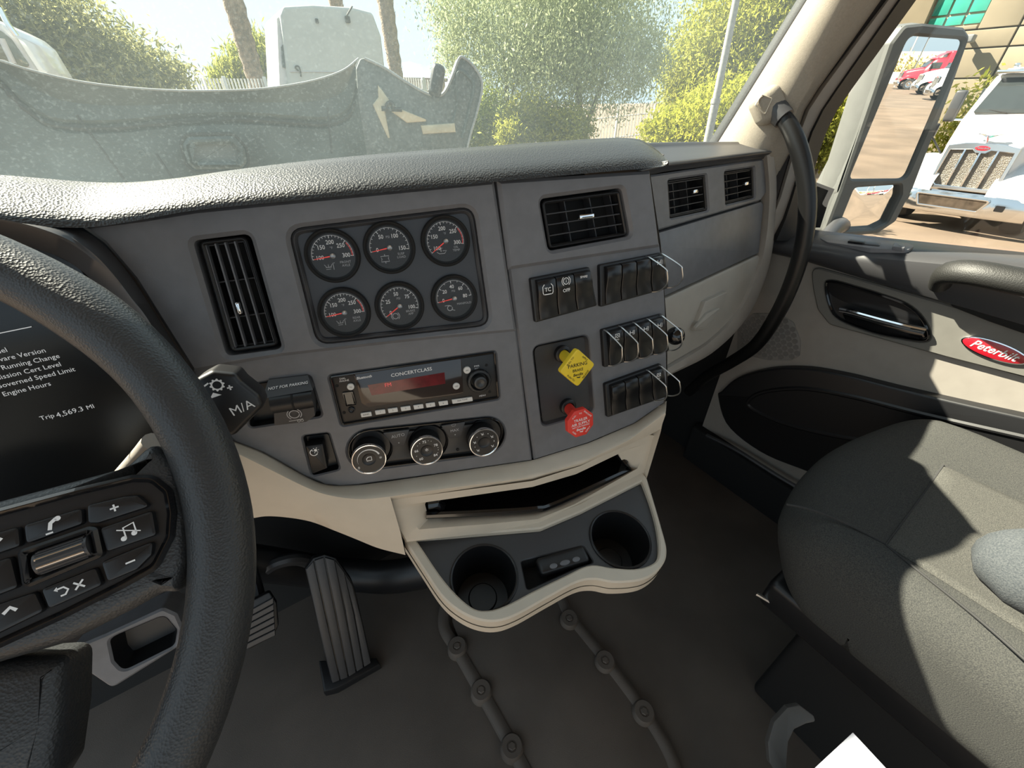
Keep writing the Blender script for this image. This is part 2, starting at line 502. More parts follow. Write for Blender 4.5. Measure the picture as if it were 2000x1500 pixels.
LENS = clear_glass('gauge_lens', (1, 1, 1), 0.022)
def wsY(x): return 0.658 + 0.20 * (1 - ((x - CLX) / 0.815) ** 2)
mb = MB(); xs = np.linspace(CLX - 0.83, CLX + 0.83, 33); rows = []
for off in (0.0, 0.006):
    rr = []
    for k in range(11):
        h = -0.10 + k * 0.075
        rr.append([(x, wsY(x) - 0.47 * (h + 0.10) + off, CAMZ + h) for x in xs])
    rows += rr if off == 0 else rr[::-1]
rows.append(rows[0])
mb.grid(rows)
tag(structure(build(mb, 'window_1', DUST, sharp=60)), 'dusty windscreen glass')

# ------------------------------------------------------------------ right pillar, seals and door frame
VS = np.linspace(470, -420, 22)
def pline(pts):                   # pixel u for every v of VS along a polyline given from low to high
    vv = [p[1] for p in pts][::-1]; uu = [p[0] for p in pts][::-1]; out = []
    for v in VS:
        if v < vv[0]: u = uu[0] + (v - vv[0]) * (uu[1] - uu[0]) / (vv[1] - vv[0])
        elif v > vv[-1]: u = uu[-1] + (v - vv[-1]) * (uu[-1] - uu[-2]) / (vv[-1] - vv[-2])
        else: u = float(np.interp(v, vv, uu))
        out.append((u, v))
    return out
def strip(name, edges, m, label=None, back=0.03):
    """edges: (pixel polyline, X) across the strip; closed behind so that it has thickness"""
    cols = [[atX(u, v, x) for u, v in pline(pts)] for pts, x in edges]
    first, last = cols[0], cols[-1]
    cols = cols + [[p + np.array([back, 0.0, 0]) for p in last], [p + np.array([back, 0.0, 0]) for p in first], first]
    mb = MB(); mb.grid([[tuple(p) for p in c] for c in cols][::-1])
    o = structure(build(mb, name, m, sharp=50))
    if label: o['label'] = label
    return o
L4 = [(1478, 470), (1512, 400), (1541, 300), (1570, 205), (1704, 30)]
L5 = [(1502, 470), (1528, 420), (1550, 350), (1572, 270), (1602, 210), (1728, 30)]
R5 = [(1538, 470), (1553, 420), (1572, 350), (1595, 270), (1624, 210), (1752, 30)]
def shift(p, d): return [(u + d, v) for u, v in p]
strip('trim_1', [([(1384, 278), (1556, 0)], 0.995), ([(1391, 278), (1563, 0)], 0.985), ([(1401, 279), (1575, 0)], 0.985)], SEAL, 'black windscreen seal along the pillar')
strip('trim_2', [([(1400, 279), (1574, 0)], 0.992), ([(1406, 279), (1580, 0)], 0.972), ([(1440, 281), (1612, 0)], 0.962), ([(1490, 283), (1650, 0)], 0.967), ([(1515, 285), (1678, 0)], 0.985), ([(1480, 400), (1528, 300), (1560, 205), (1684, 30)], 1.02)], PILLAR, 'beige fabric windscreen pillar')
strip('trim_3', [([(1480, 400), (1526, 300), (1558, 205), (1682, 30)], 1.03), (shift(L4, -8), 1.045), (shift(L4, 2), 1.05)], SEAL, 'black seal between pillar and door frame')
strip('trim_4', [(L4, 1.06), ([((a[0] * 0.6 + b[0] * 0.4), a[1]) for a, b in zip(pline(L4), pline(L5))], 1.045), (shift(L5, 2), 1.06)], TAUPE, 'taupe door frame strip beside the pillar')
strip('trim_5', [(L5, 1.07), ([((a[0] * 0.6 + b[0] * 0.4), a[1]) for a, b in zip(pline(L5), pline(R5))], 1.06), (R5, 1.09)], SEAL, 'black window seal of the passenger door')

# ------------------------------------------------------------------ passenger door
door = thing('door_1', 'passenger door with taupe panel, dark armrest and red oval badge', 'door', Fr((DX, 0.0, FLZ), (1, 0, 0), (0, 1, 0), (0, 0, 1)), kind='structure')

vsx = np.linspace(1500, 2120, 26)
def ipol(pts, x): 
    return float(np.interp(x, [p[0] for p in pts], [p[1] for p in pts])) if x <= pts[-1][0] else pts[-1][1] + (x - pts[-1][0]) * (pts[-1][1] - pts[-2][1]) / (pts[-1][0] - pts[-2][0])
top_o = [(1490, 432), (1590, 444), (2000, 490)]
top_i = [(1490, 462), (1551, 474), (1659, 492), (1847, 508), (2000, 522)]
bot = [(1490, 493), (1577, 514), (1837, 592), (2000, 640)]
R = []
for x in vsx:
    a = atX(x, ipol(top_o, x), 1.205); b = atX(x, ipol(top_i, x), 1.085); c = atX(x, ipol(bot, x), 1.095)
    y = b[1]
    a = np.array([1.205, y, np.interp(0, [0, 1], [a[2], 0])]); c = np.array([1.095, y, c[2]])
    sec = [a + np.array([0, 0, -0.05]), a, lerp(a, b, 0.5) + np.array([0, 0, 0.003]), lerp(a, b, 0.88) + np.array([0, 0, 0.002]), b + np.array([0, 0, -0.008]), lerp(b, c, 0.35) + np.array([-0.006, 0, 0]), lerp(b, c, 0.7) + np.array([-0.006, 0, 0]), c + np.array([-0.002, 0, 0.006]), c + np.array([0.01, 0, 0]), c + np.array([0.04, 0, 0])]
    R.append([tuple(p) for p in sec])
for k_ in (1, 2, 3): R.append([tuple(np.array(a) + (np.array(a) - np.array(b)) * (0.25 / abs(a[1] - b[1]))) for a, b in zip(R[25 + k_ - 1], R[24 + k_ - 1])])
mb = MB(); mb.grid(R)
mb.fan([R[0][i] for i in range(10)]); build(mb, 'armrest_ledge', DGREY, door, WORLD, sharp=40, label='dark armrest ledge under the window')
# window switch plate on the ledge
Lz = atX(1700, 478, 1.15)
LG = Fr(Lz, (0, -1, 0), (1, 0, 0.0), (0, 0, 1))
_i0, _i1 = 5, 12
_q0, _q1, _q2 = (np.array(R[_i0][4]) + np.array([0, 0, 0.008])), (np.array(R[_i1][4]) + np.array([0, 0, 0.008])), np.array(R[_i0][1])
exl = (_q1 - _q0) / np.linalg.norm(_q1 - _q0); nl = np.cross(exl, _q2 - _q0); nl /= np.linalg.norm(nl)
if nl[2] < 0: nl = -nl
LF = Fr(_q0 + nl * 0.003, exl, np.cross(nl, exl), nl)
mb = MB(); mb.prism(rpoly(LF.pxs([(1600, 468), (1612, 461), (1650, 463), (1775, 478), (1784, 484), (1772, 493), (1700, 488), (1615, 476)]), 0.012), -0.012, 0.004, 0.002)
sp = build(mb, 'switch_plate', GREY, door, LF)
mb = MB(); mb.prism(rpoly(LF.pxs([(1672, 470), (1720, 475), (1718, 481), (1666, 475)], 0.005), 0.004), 0.003, 0.006, 0.001); build(mb, 'lock_slide', DGREY, sp, LF)
mb = MB(); mb.prism(rpoly(LF.pxs([(1660, 469), (1690, 472), (1688, 477), (1655, 473)], 0.006), 0.003), 0.005, 0.0085, 0.001); build(mb, 'lock_thumb', BLACK, sp, LF)
mb = MB(); mb.prism(rpoly(LF.pxs([(1745, 478), (1767, 480), (1766, 489), (1742, 486)], 0.005), 0.003), 0.003, 0.010, 0.002); build(mb, 'window_button', GREY, sp, LF)
# dark insert, latch recess, lever
mb = MB(); hole = [tuple(p) for p in crom([np.array(p) for p in D.pxs([(1612, 556), (1626, 547), (1675, 560), (1724, 575), (1772, 593), (1803, 620), (1818, 653), (1806, 667), (1760, 661), (1707, 650), (1642, 625), (1621, 600)], 0.006)], 48, True)]
m2 = MB(); m2.plate([D.px(1512, 495), (-0.33, 0.08), (-0.33, -0.68), (1.2, -0.68), (1.2, 0.09)], [inset(ccw(hole), -0.002)], -0.05, 0.0); build(m2, 'door_panel', TAUPE, door, D)
_t = D.pxs([(1583, 518), (1837, 590), (2110, 668)], 0.006); _u = D.pxs([(2110, 765), (1850, 698), (1620, 634), (1597, 605), (1588, 565)], 0.006)
def far(a, b, x): return (x, a[1] + (a[1] - b[1]) * (x - a[0]) / (a[0] - b[0]))
mb.plate(rpoly(_t[:2] + [far(_t[2], _t[1], 0.95), far(_u[0], _u[1], 0.95)] + _u[1:], 0.02), [hole], -0.01, 0.008, 0.003)
build(mb, 'door_insert', mat('insert_plastic', (0.155, 0.150, 0.135), 0.5, bump=0.12, bscale=700, var=0.04, vscale=40, dist=0.0006), door, D, label='grey olive insert around the latch')
mb = MB(); mb.plate(hole, [inset(ccw(hole), 0.005)], -0.005, 0.013, 0.003); build(mb, 'latch_surround', GLOSS, door, D)
c0 = np.mean(np.array(hole), 0); mb = MB()
rr = [[(x, y, 0.006) for x, y in hole]] + [[(x, y, z) for x, y in inset(ccw(hole), d)] for d, z in ((0.004, 0.0), (0.012, -0.02), (0.022, -0.035))]
mb.rings([[*r] for r in rr], cap1=True); build(mb, 'latch_cup', BLACK, door, D)
def dx(u, v, off): 
    a, b = D.px(u, v, off); return (a, b, off)
mb = MB(); L = [dx(1641, 604, 0.018), dx(1665, 609, 0.022), dx(1720, 624, 0.024), dx(1775, 638, 0.022), dx(1808, 645, 0.017)]
mb.tube(crom(L, 20), 0.0055, 10); lev = build(mb, 'latch_lever', CHROME, door, D, label='chrome latch lever')
mb = MB(); mb.prism(rpoly(D.pxs([(1642, 610), (1700, 624), (1806, 648), (1808, 661), (1795, 664), (1700, 646), (1650, 625)], 0.015), 0.006), -0.01, 0.016, 0.004); build(mb, 'lever_body', GLOSS, lev, D)
# oval badge
ec = D.px(1941, 684, 0.01); BD = D.at(ec[0], ec[1], 0.008).rot(-3)
mb = MB(); mb.prism(circ(0.0475, 40, ry=0.0170), -0.002, 0.004, 0.002); bdg = build(mb, 'badge', CHROME, door, BD, label='red oval badge with script lettering')
mb = MB(); mb.prism(circ(0.0445, 40, ry=0.0145), 0.003, 0.0050, 0.001); build(mb, 'badge_field', mat('badge_red', (0.42, 0.012, 0.025), 0.25, coat=0.5, var=0.02), bdg, BD)
mb = MB(); mb.text('Peterbilt', 0.0205, 0, 0.0005, 0.0055, shear=0.35, bold=0.012, sx=0.90); build(mb, 'badge_lettering', WHITE, bdg, BD)
# pull handle
mb = MB(); mb.prism(rpoly(D.pxs([(1838, 548), (1850, 525), (1900, 520), (2110, 550), (2110, 690), (1930, 628), (1860, 600), (1842, 578)], 0.02), 0.015), 0.0, 0.024, 0.006); ph = build(mb, 'pull_cup', VOID, door, D)
mb = MB(); P = [dx(1838, 552, 0.03), dx(1850, 533, 0.055), dx(1900, 533, 0.075), dx(1980, 548, 0.08), dx(2080, 566, 0.075), dx(2130, 578, 0.055), dx(2150, 585, 0.015)]
mb.tube(crom(P, 24), [(0.022, 0.017)] * 24, 14, flat=(0, 1, 0)); build(mb, 'pull_grip', mat('grip_leather', (0.012, 0.012, 0.011), 0.55, bump=0.25, bscale=520, kind='voronoi', dist=0.0010), ph, D, label='padded pull grip')
# speaker grille with honeycomb cells
gp = rpoly(D.pxs([(1440, 640), (1470, 612), (1520, 612), (1550, 630), (1563, 665), (1562, 695), (1545, 704), (1500, 704), (1440, 690)], 0.003), 0.015)
mb = MB(); mb.prism(gp, -0.004, 0.004, 0.002); sg = build(mb, 'speaker_grille', mat('grille_taupe', (0.22, 0.208, 0.19), 0.6, var=0.03), door, D)
xs_ = [p[0] for p in gp]; ys_ = [p[1] for p in gp]; r = 0.0088; mb = MB()
poly_in = inset(ccw(gp), 0.006)
def inside(p, poly):
    c = False; n = len(poly)
    for i in range(n):
        (x1, y1), (x2, y2) = poly[i - 1], poly[i]
        if (y1 > p[1]) != (y2 > p[1]) and p[0] < (x2 - x1) * (p[1] - y1) / (y2 - y1) + x1: c = not c
    return c
jj = 0; y = min(ys_)
while y < max(ys_):
    x = min(xs_) + (jj % 2) * r * 0.9
    while x < max(xs_):
        if inside((x, y), poly_in) and y > min(ys_) + 0.02:
            mb.lathe([(r * 0.84, 0.0038), (r * 0.82, 0.0048), (0, 0.0048)], 6, cx=x, cy=y)
        x += r * 1.8
    y += r * 1.56; jj += 1
g = build(mb, 'grille_cell', mat('grille_cell', (0.165, 0.155, 0.143), 0.7, var=0.05), sg, D, sharp=20); g['kind'] = 'stuff'
# map pocket
pk = D.pxs([(1402, 775), (1408, 765), (1440, 738), (1500, 721), (1570, 719), (1650, 732), (1750, 757), (1900, 792), (2110, 838), (2400, 905), (2500, 1010), (2110, 1010), (1700, 960), (1560, 915), (1480, 880), (1420, 830)], 0.02)
pk = [tuple(p) for p in crom([np.array(p) for p in pk], 70, True)]
mb = MB(); mb.prism(pk, -0.01, 0.022, 0.006, 3); mp = build(mb, 'map_pocket', BLACK, door, D)
pk2 = D.pxs([(1455, 790), (1480, 765), (1560, 755), (1660, 770), (1800, 805), (2000, 850), (2250, 905), (2200, 940), (2000, 900), (1700, 868), (1560, 840), (1490, 815)], 0.025)
mb = MB(); q = ccw([tuple(p) for p in crom([np.array(p) for p in pk2], 60, True)]); mb.rings([[(x, y, 0.0225) for x, y in q], [(x, y, 0.026) for x, y in inset(q, 0.004)], [(x, y, 0.026) for x, y in inset(q, 0.008)], [(x, y, 0.0228) for x, y in inset(q, 0.012)]], cap1=True); build(mb, 'pocket_lip', BLACK, mp, D)
mb = MB(); mb.tube(crom([D.w(*dx(u, v, 0.03)) for u, v in ((1380, 850), (1440, 880), (1520, 930), (1640, 1000))], 20), 0.006, 8); build(mb, 'sill_edge', DGREY, door, WORLD)
# side window
mb = MB()
q = [atX(1588, 300, 1.17), atX(1500, 440, 1.17), atX(2150, 505, 1.17), atX(2300, -200, 1.17), atX(1895, -200, 1.17)]
mb.fan([tuple(p) for p in q]); mb.fan([tuple(p + np.array([0.005, 0, 0])) for p in q[::-1]])
build(mb, 'window_pane', CLEAR, door, WORLD)

# ================================================================== dashboard
dash = thing('dashboard', 'charcoal truck dashboard with grained padded top and beige lower trim', 'dashboard', Fr((0.3, 0.6, CAMZ - 0.7), (1, 0, 0), (0, 1, 0), (0, 0, 1)))
def PP(u, v, off=0.0):            # centre stack or switch column, whichever the pixel lies on
    s = (v - 360) / 540.0
    fr = P1 if u < 968 + 72 * s else P2
    a, b = fr.px(u, v, off); return fr.w(a, b, off)
YL = float(PP(190, 441)[1])
def lipw(u, v, off=0.012):
    if u >= 190: return PP(u, v, off)
    return atY(u, v, YL - 0.012 + (190 - u) * 0.00002)
# --- padded top: a cushion swept along the dash
ST = [(-220, 425, -220, 335), (-100, 428, -100, 338), (0, 432, 0, 343), (100, 439, 90, 350), (190, 440, 180, 357), (280, 426, 260, 358), (380, 408, 350, 350), (480, 398, 450, 335), (600, 387, 575, 319), (720, 376, 700, 306), (840, 365, 820, 296), (968, 353, 950, 287), (1080, 343, 1060, 279), (1180, 334, 1150, 273), (1240, 329, 1205, 271), (1275, 326, 1240, 273), (1290, 324, 1262, 283), (1298, 319, 1280, 296), (1300, 313, 1290, 306)]
sec = []
for i, (lu, lv, tu, tv) in enumerate(ST):
    Lp = lipw(lu, lv); T = atY(tu, tv, Lp[1] + 0.095)
    up = np.array([0, 0, 1.0]); back = np.array([-0.2, -0.97, 0])
    k = 1.0 if i < 15 else (0.7, 0.5, 0.35, 0.2)[i - 15]
    prof = [Lp + np.array([0.004, 0.05, -0.004]), Lp + np.array([0, 0.02, -0.004]), Lp + back * 0.004, lerp(Lp, T, 0.06) + back * 0.014 * k, lerp(Lp, T, 0.22) + back * 0.016 * k + up * 0.007 * k, lerp(Lp, T, 0.5) + up * 0.012 * k, lerp(Lp, T, 0.8) + up * 0.006 * k, T,
            T + np.array([0, 0.06, -0.020]), T + np.array([0, 0.16, -0.065]), T + np.array([0, 0.26, -0.12])]
    sec.append(crom(prof, 34))
_last = sec[-1]; zl = _last[0][2] - 0.002
sec.append([np.array([p[0] + 0.002, p[1], p[2] * 0.5 + zl * 0.5]) for p in _last]); sec.append([np.array([p[0] + 0.0025, p[1], zl]) for p in _last])
ns = 100
cols = [crom([s[j] for s in sec], ns) for j in range(34)]
mb = MB(); mb.grid([[tuple(p) for p in c] for c in cols][::-1])
build(mb, 'padded_top', PAD, dash, WORLD, sharp=80, label='grained black padded dash top')
# passenger side top
ST = [(1215, 345, 1210, 284), (1262, 335, 1255, 281), (1296, 327, 1290, 280), (1350, 320, 1345, 279), (1420, 311, 1415, 278.5), (1480, 303, 1470, 279), (1505, 300, 1492, 281), (1514, 299, 1506, 287), (1516, 297, 1513, 292)]
sec = []
for i, (lu, lv, tu, tv) in enumerate(ST):
    a, b = P3.px(lu, lv, 0.014); Lp = P3.w(a, b, 0.014); T = atY(tu, tv, Lp[1] + 0.085)
    va, vb = P3.px(lu, lv + 9, 0.003); V0 = P3.w(va, vb, 0.003)
    prof = [V0 + np.array([0, 0.01, 0]), V0, Lp + np.array([0, 0.006, -0.005]), Lp, Lp + np.array([0, 0, 0.005]), lerp(Lp, T, 0.4) + np.array([0, 0, 0.004]), lerp(Lp, T, 0.8) + np.array([0, 0, 0.003]), T, T + np.array([0, 0.1, -0.04]), T + np.array([0, 0.2, -0.1])]
    sec.append(crom(prof, 22))
cols = [crom([s[j] for s in sec], 40) for j in range(22)]
mb = MB(); mb.grid([[tuple(p) for p in c] for c in cols][::-1])
build(mb, 'side_top', DGREY, dash, WORLD, sharp=80)
# deck under the glass so that nothing is open between pad and windscreen
mb = MB(); xs = np.linspace(-0.7, 1.0, 20)
mb.grid([[(x, 0.58, CAMZ - 0.13) for x in xs], [(x, min(wsY(x) + 0.01, 0.9), CAMZ - 0.15) for x in xs], [(x, 0.97, CAMZ - 0.15) for x in xs], [(x, 0.97, CAMZ - 0.25) for x in xs]])
build(mb, 'defrost_deck', DGREY, dash, WORLD)

# --- centre stack: upper fascia proud of the lower one
hole_vent = rpoly(P1.pxs([(373, 470), (487, 456), (551, 683), (440, 698)], 0.006), 0.007)
hole_gau = rpoly(P1.pxs([(560, 447), (926, 402), (959, 637), (618, 676)], 0.006), 0.016)
crease = [(1010, 648), (800, 668), (547, 697), (447, 714), (376, 728)]
upper = P1.pxs([(150, 440), (280, 424), (380, 408), (600, 387), (966, 352)] + crease + [(320, 640), (260, 545), (200, 475)], 0.006)
mb = MB(); mb.plate(upper, [hole_vent, hole_gau], -0.03, 0.006, 0.004)
build(mb, 'upper_fascia', GREY, dash, P1, sharp=30)
hole_rad = rpoly(P1.pxs([(643, 735), (967, 687), (975, 778), (668, 831)]), 0.004)
hole_tb = rpoly(P1.pxs([(490, 752), (604, 735), (628, 812), (488, 834)]), 0.004)
hole_dim = rpoly(P1.pxs([(592, 853), (641, 847), (662, 916), (611, 928)]), 0.003)
kc = [P1.px(u, v) for u, v in ((725, 878), (837, 866), (948, 852))]
def capsule(a, b, r, n=14):
    d = Vector(b) - Vector(a); t = atan2(d.y, d.x)
    return [(b[0] + r * cos(t - pi / 2 + pi * i / n), b[1] + r * sin(t - pi / 2 + pi * i / n)) for i in range(n + 1)] + [(a[0] + r * cos(t + pi / 2 + pi * i / n), a[1] + r * sin(t + pi / 2 + pi * i / n)) for i in range(n + 1)]
hole_cl = ccw(capsule(kc[0], kc[2], 0.0285))
lower = P1.pxs([(372, 722), (447, 706), (547, 690), (800, 661), (1009, 641), (1040, 900), (849, 928), (700, 948), (665, 951), (635, 948), (594, 931), (514, 886), (457, 864), (420, 830)])
mb = MB(); mb.plate(lower, [hole_rad, hole_tb, hole_dim, hole_cl], -0.03, 0.0, 0.003)
build(mb, 'lower_fascia', GREY, dash, P1, sharp=30)
# --- switch column
hole_v2 = rpoly(P2.pxs([(1055, 388), (1217, 366), (1235, 461), (1073, 491)], 0.006), 0.008)
hole_pk = rpoly(P2.pxs([(1042, 678), (1148, 655), (1160, 803), (1060, 832)]), 0.010)
crease2 = [(1290, 482), (1296, 500), (996, 528)]
mb = MB(); mb.plate(P2.pxs([(972, 352), (1272, 333)] + [(1291, 482)] + [(994, 527)], 0.006), [hole_v2], -0.03, 0.006, 0.004)
build(mb, 'column_upper', GREY, dash, P2, sharp=30)
mb = MB(); mb.plate(P2.pxs([(993, 520), (1290, 475), (1297, 520), (1303, 640), (1304, 765), (1298, 788), (1240, 828), (1150, 866), (1044, 899)]), [hole_pk], -0.03, 0.0, 0.003)
build(mb, 'column_lower', GREY, dash, P2, sharp=30)
# dark backs behind the holes, and the flank of the column
for fr, q, z in ((P1, P1.pxs([(330, 430), (966, 360), (1036, 890), (640, 940), (440, 830)]), -0.031), (P2, P2.pxs([(975, 360), (1268, 345), (1300, 780), (1046, 890)]), -0.031)):
    mb = MB(); mb.prism(q, z - 0.01, z); build(mb, 'backing', VOID, dash, fr)
fl0 = [P2.w(*P2.px(u, v), 0.0) for u, v in ((1270, 340), (1291, 480), (1303, 640), (1304, 765), (1298, 790))]
mb = MB(); mb.grid([[tuple(p) for p in fl0], [tuple(p + np.array([0.012, 0.02, 0])) for p in fl0], [tuple(p + np.array([0.02, 0.16, 0])) for p in fl0]]); build(mb, 'column_flank', TAUPE, dash, WORLD)

# --- passenger fascia and glove box
hv3 = rpoly(P3.pxs([(1305, 352), (1380, 341), (1385, 411), (1310, 427)], 0.004), 0.005)
hv4 = rpoly(P3.pxs([(1415, 335), (1474, 326), (1476, 386), (1418, 400)], 0.004), 0.005)
mb = MB(); mb.plate(rpoly(P3.pxs([(1215, 350), (1498, 309), (1500, 372), (1486, 392), (1290, 449), (1215, 472)], 0.004), 0.004), [hv3, hv4], -0.03, 0.004, 0.003)
build(mb, 'passenger_fascia', GREY, dash, P3, sharp=30)
mb = MB(); mb.prism(P3.pxs([(1215, 347), (1500, 307), (1500, 480), (1300, 580), (1215, 615)]), -0.045, -0.031); build(mb, 'backing', VOID, dash, P3)
mb = MB(); mb.prism(rpoly(P3.pxs([(1220, 474), (1486, 394), (1490, 400), (1481, 494), (1300, 577), (1220, 614)]), 0.004), -0.03, 0.002, 0.003)
build(mb, 'glove_box_door', GREY, dash, P3, sharp=30)
def p3c(u, v, off=0.0):
    a, b = P3.px(u, v, off); return P3.w(a, b, off)
gb = P3.pxs([(1220, 618), (1478, 498), (1487, 505), (1476, 545), (1440, 612), (1380, 668), (1300, 714), (1220, 758)])
mb = MB(); mb.prism(rpoly(gb, [0, 0.012, 0.012, 0.02, 0.04, 0.05, 0.0, 0]), -0.05, 0.005, 0.006, 3)
lower_door = build(mb, 'lower_glove_door', DOVE, dash, P3, sharp=30, label='beige lower glove box door')
mb = MB(); mb.prism(rpoly(P3.pxs([(1371, 588), (1415, 568), (1403, 607), (1376, 640), (1349, 645)], 0.006), 0.004), 0.003, 0.014, 0.002); build(mb, 'latch_plate', DOVE, lower_door, P3)
mb = MB(); mb.prism(rpoly(P3.pxs([(1377, 612), (1403, 600), (1396, 618), (1372, 638), (1352, 642)], 0.015), 0.003), 0.0135, 0.0200, 0.002); build(mb, 'latch_lip', DOVE, lower_door, P3)
# side frame of the fascia
fo = [(1498, 303), (1503, 380), (1496, 470), (1478, 540), (1442, 612), (1382, 672), (1300, 722), (1215, 768)]
fi = [(1517, 299), (1521, 380), (1515, 470), (1497, 548), (1460, 625), (1395, 690), (1310, 735), (1215, 785)]
ra = crom([p3c(u, v, 0.012) for u, v in fo], 40); rb = crom([p3c(u, v, 0.012) for u, v in fi], 40)
mb = MB(); mb.grid([[tuple(p + np.array([0, 0.02, 0])) for p in ra], [tuple(p) for p in ra], [tuple(lerp(a, b, 0.5) + np.array([0, -0.004, 0])) for a, b in zip(ra, rb)], [tuple(p + np.array([0, 0.004, 0])) for p in rb], [tuple(p + np.array([0.005, 0.08, 0])) for p in rb]])
build(mb, 'fascia_frame', TAUPE, dash, WORLD, sharp=50)

# --- instrument hood over the driver's display
A = [(-150, 424), (0, 436), (80, 441), (150, 447), (200, 476), (260, 546), (320, 641), (380, 736), (440, 850), (470, 915)]
B = [(-150, 415), (0, 428), (90, 450), (155, 481), (217, 533), (260, 585), (297, 637), (345, 730), (400, 850), (430, 930)]
C = [(-150, 455), (0, 472), (90, 492), (150, 522), (205, 575), (240, 630), (270, 690), (305, 780), (340, 880), (365, 950)]
def hA(u, v):
    return PP(u, v, 0.007) if u >= 150 else lipw(u, v, 0.0) + np.array([0, 0.004, 0])
ra = crom([hA(*p) for p in A], 60)
rb = []
for (u, v), a in zip(B, [hA(*p) for p in A]): rb.append(atY(u, v, a[1] - 0.030))
rb = crom(rb, 60)
rc = crom([onpl(u, v, PC.o, PC.ez) for u, v in C], 60)
mid = [lerp(a, b, 0.5) + np.array([-0.003, -0.012, 0.004]) for a, b in zip(ra, rb)]
rb2 = [lerp(b, c, 0.06) + np.array([0, -0.003, 0]) for b, c in zip(rb, rc)]
mb = MB(); mb.grid([[tuple(p) for p in r] for r in (ra, mid, rb, rb2, rc)][::-1]); build(mb, 'instrument_hood', DGREY, dash, WORLD, sharp=50)
disp = thing('driver_display', 'dark digital instrument display showing trip text behind the steering wheel', 'display', PC.at(*PC.px(100, 700)))
mb = MB(); mb.prism(PC.pxs([(-420, 480), (0, 470), (90, 490), (150, 520), (240, 628), (300, 760), (365, 960), (300, 1000), (-420, 1110)]), -0.01, -0.001); build(mb, 'screen', mat('display_glass', (0.012, 0.013, 0.014), 0.22, var=0.05), disp, PC)
SCR = mat('display_text', (0.6, 0.6, 0.6), 0.6, emit=(0.85, 0.87, 0.88), es=0.25)
mb = MB()
def ptext(mb, fr, s, u, v, size, align='LEFT', off=0.0005, **k):
    a, b = fr.px(u, v, off); mb.text(s, size, a, b, off, align=align, **k)
for s, u, v in (('Engine Model', 14, 683), ('Firmware Version', 89, 684), ('SW Running Change', 116, 695), ('Emission Cert Level', 119, 711), ('Governed Speed Limit', 146, 721), ('Engine Hours', 99, 749)):
    mb = MB(); ptext(mb, PC, s, u, v, 0.0063, 'RIGHT'); build(mb, 'screen_line', SCR, disp, PC)
mb = MB()
ptext(mb, PC, '4,569.3', 163, 798, 0.0072, 'RIGHT'); build(mb, 'trip_value', SCR, disp, PC)
mb = MB(); ptext(mb, PC, 'Trip', 106, 811, 0.0062, 'RIGHT'); build(mb, 'trip_word', SCR, disp, PC)
mb = MB(); ptext(mb, PC, 'MI', 184, 793, 0.0062, 'RIGHT'); build(mb, 'trip_unit', SCR, disp, PC)
mb = MB(); a, b = PC.px(-60, 663), PC.px(62, 638); mb.stroke([a, b], 0.0008, 0.0005)
build(mb, 'screen_rule', SCR, disp, PC)

# --- beige lower trim
def smooth2(p, n): return [tuple(q) for q in crom([np.array(a, float) for a in p], n)]
B0 = [(330, 800), (400, 838), (457, 862), (514, 884), (594, 929), (640, 947), (700, 947), (849, 927), (1040, 899), (1150, 865), (1240, 827), (1302, 783)]
B1 = [(330, 830), (410, 862), (470, 889), (525, 916), (598, 952), (645, 968), (705, 975), (849, 956), (1040, 932), (1140, 902), (1228, 860), (1300, 806)]
B2 = [(330, 960), (400, 985), (470, 1012), (528, 1008), (600, 1017), (655, 1037), (700, 1055), (740, 1071), (792, 1084)]
def plin(pts, n):
    L = np.concatenate([[0], np.cumsum([np.linalg.norm(np.subtract(pts[i + 1], pts[i])) for i in range(len(pts) - 1)])])
    t = np.linspace(0, L[-1], n); return list(zip(np.interp(t, L, [p[0] for p in pts]), np.interp(t, L, [p[1] for p in pts])))
def trim(b0, b1, b2, tail, name):
    n = 50
    r0 = [PP(u, v, -0.004) for u, v in plin([tuple(p[:2]) for p in b0], n)]
    r1 = [PP(u, v, 0.020) for u, v in plin(b1, n)]; r2 = [PP(u, v, 0.008) for u, v in plin(b2, n)]
    lip0 = [lerp(a, b, 0.85) + np.array([0, 0, 0.002]) for a, b in zip(r0, r1)]
    r1b = [lerp(a, b, 0.10) + np.array([0, -0.001, 0]) for a, b in zip(r1, r2)]
    rows = [r0, lip0, r1, r1b]
    if tail: rows += [[lerp(a, b, 0.5) + np.array([0, -0.008, 0]) for a, b in zip(r1, r2)], r2, [p + np.array([0.0, 0.015, -0.006]) for p in r2], [p + np.array([0.0, 0.10, -0.02]) for p in r2]]
    else: rows += [r2, [p + np.array([0.0, 0.03, 0.0]) for p in r2]]
    mb = MB(); mb.grid([[tuple(p) for p in r] for r in rows]); build(mb, name, BEIGE, dash, WORLD, sharp=45, label='beige lower dash trim')
trim(smooth2(B0[:7] + [(760, 940)], 40), smooth2(B1[:7] + [(762, 970)], 40), smooth2(B2, 40), True, 'lower_trim')
trim([(760, 940), (849, 927), (1040, 899), (1150, 865), (1240, 827), (1302, 783)], [(762, 970), (849, 957), (1040, 932), (1140, 902), (1228, 860), (1300, 806)], [(762, 978), (849, 967), (1040, 941), (1133, 912), (1268, 850), (1290, 838)], False, 'upper_ledge')
mb = MB(); q0 = [PP(u, v, 0.010) for u, v in ((1300, 800), (1290, 845), (1262, 938))]; mb.grid([[tuple(p) for p in q0], [tuple(p + np.array([0.004, 0.05, 0])) for p in q0], [tuple(p + np.array([0.01, 0.16, 0])) for p in q0]]); build(mb, 'trim_flank', BEIGE, dash, WORLD)

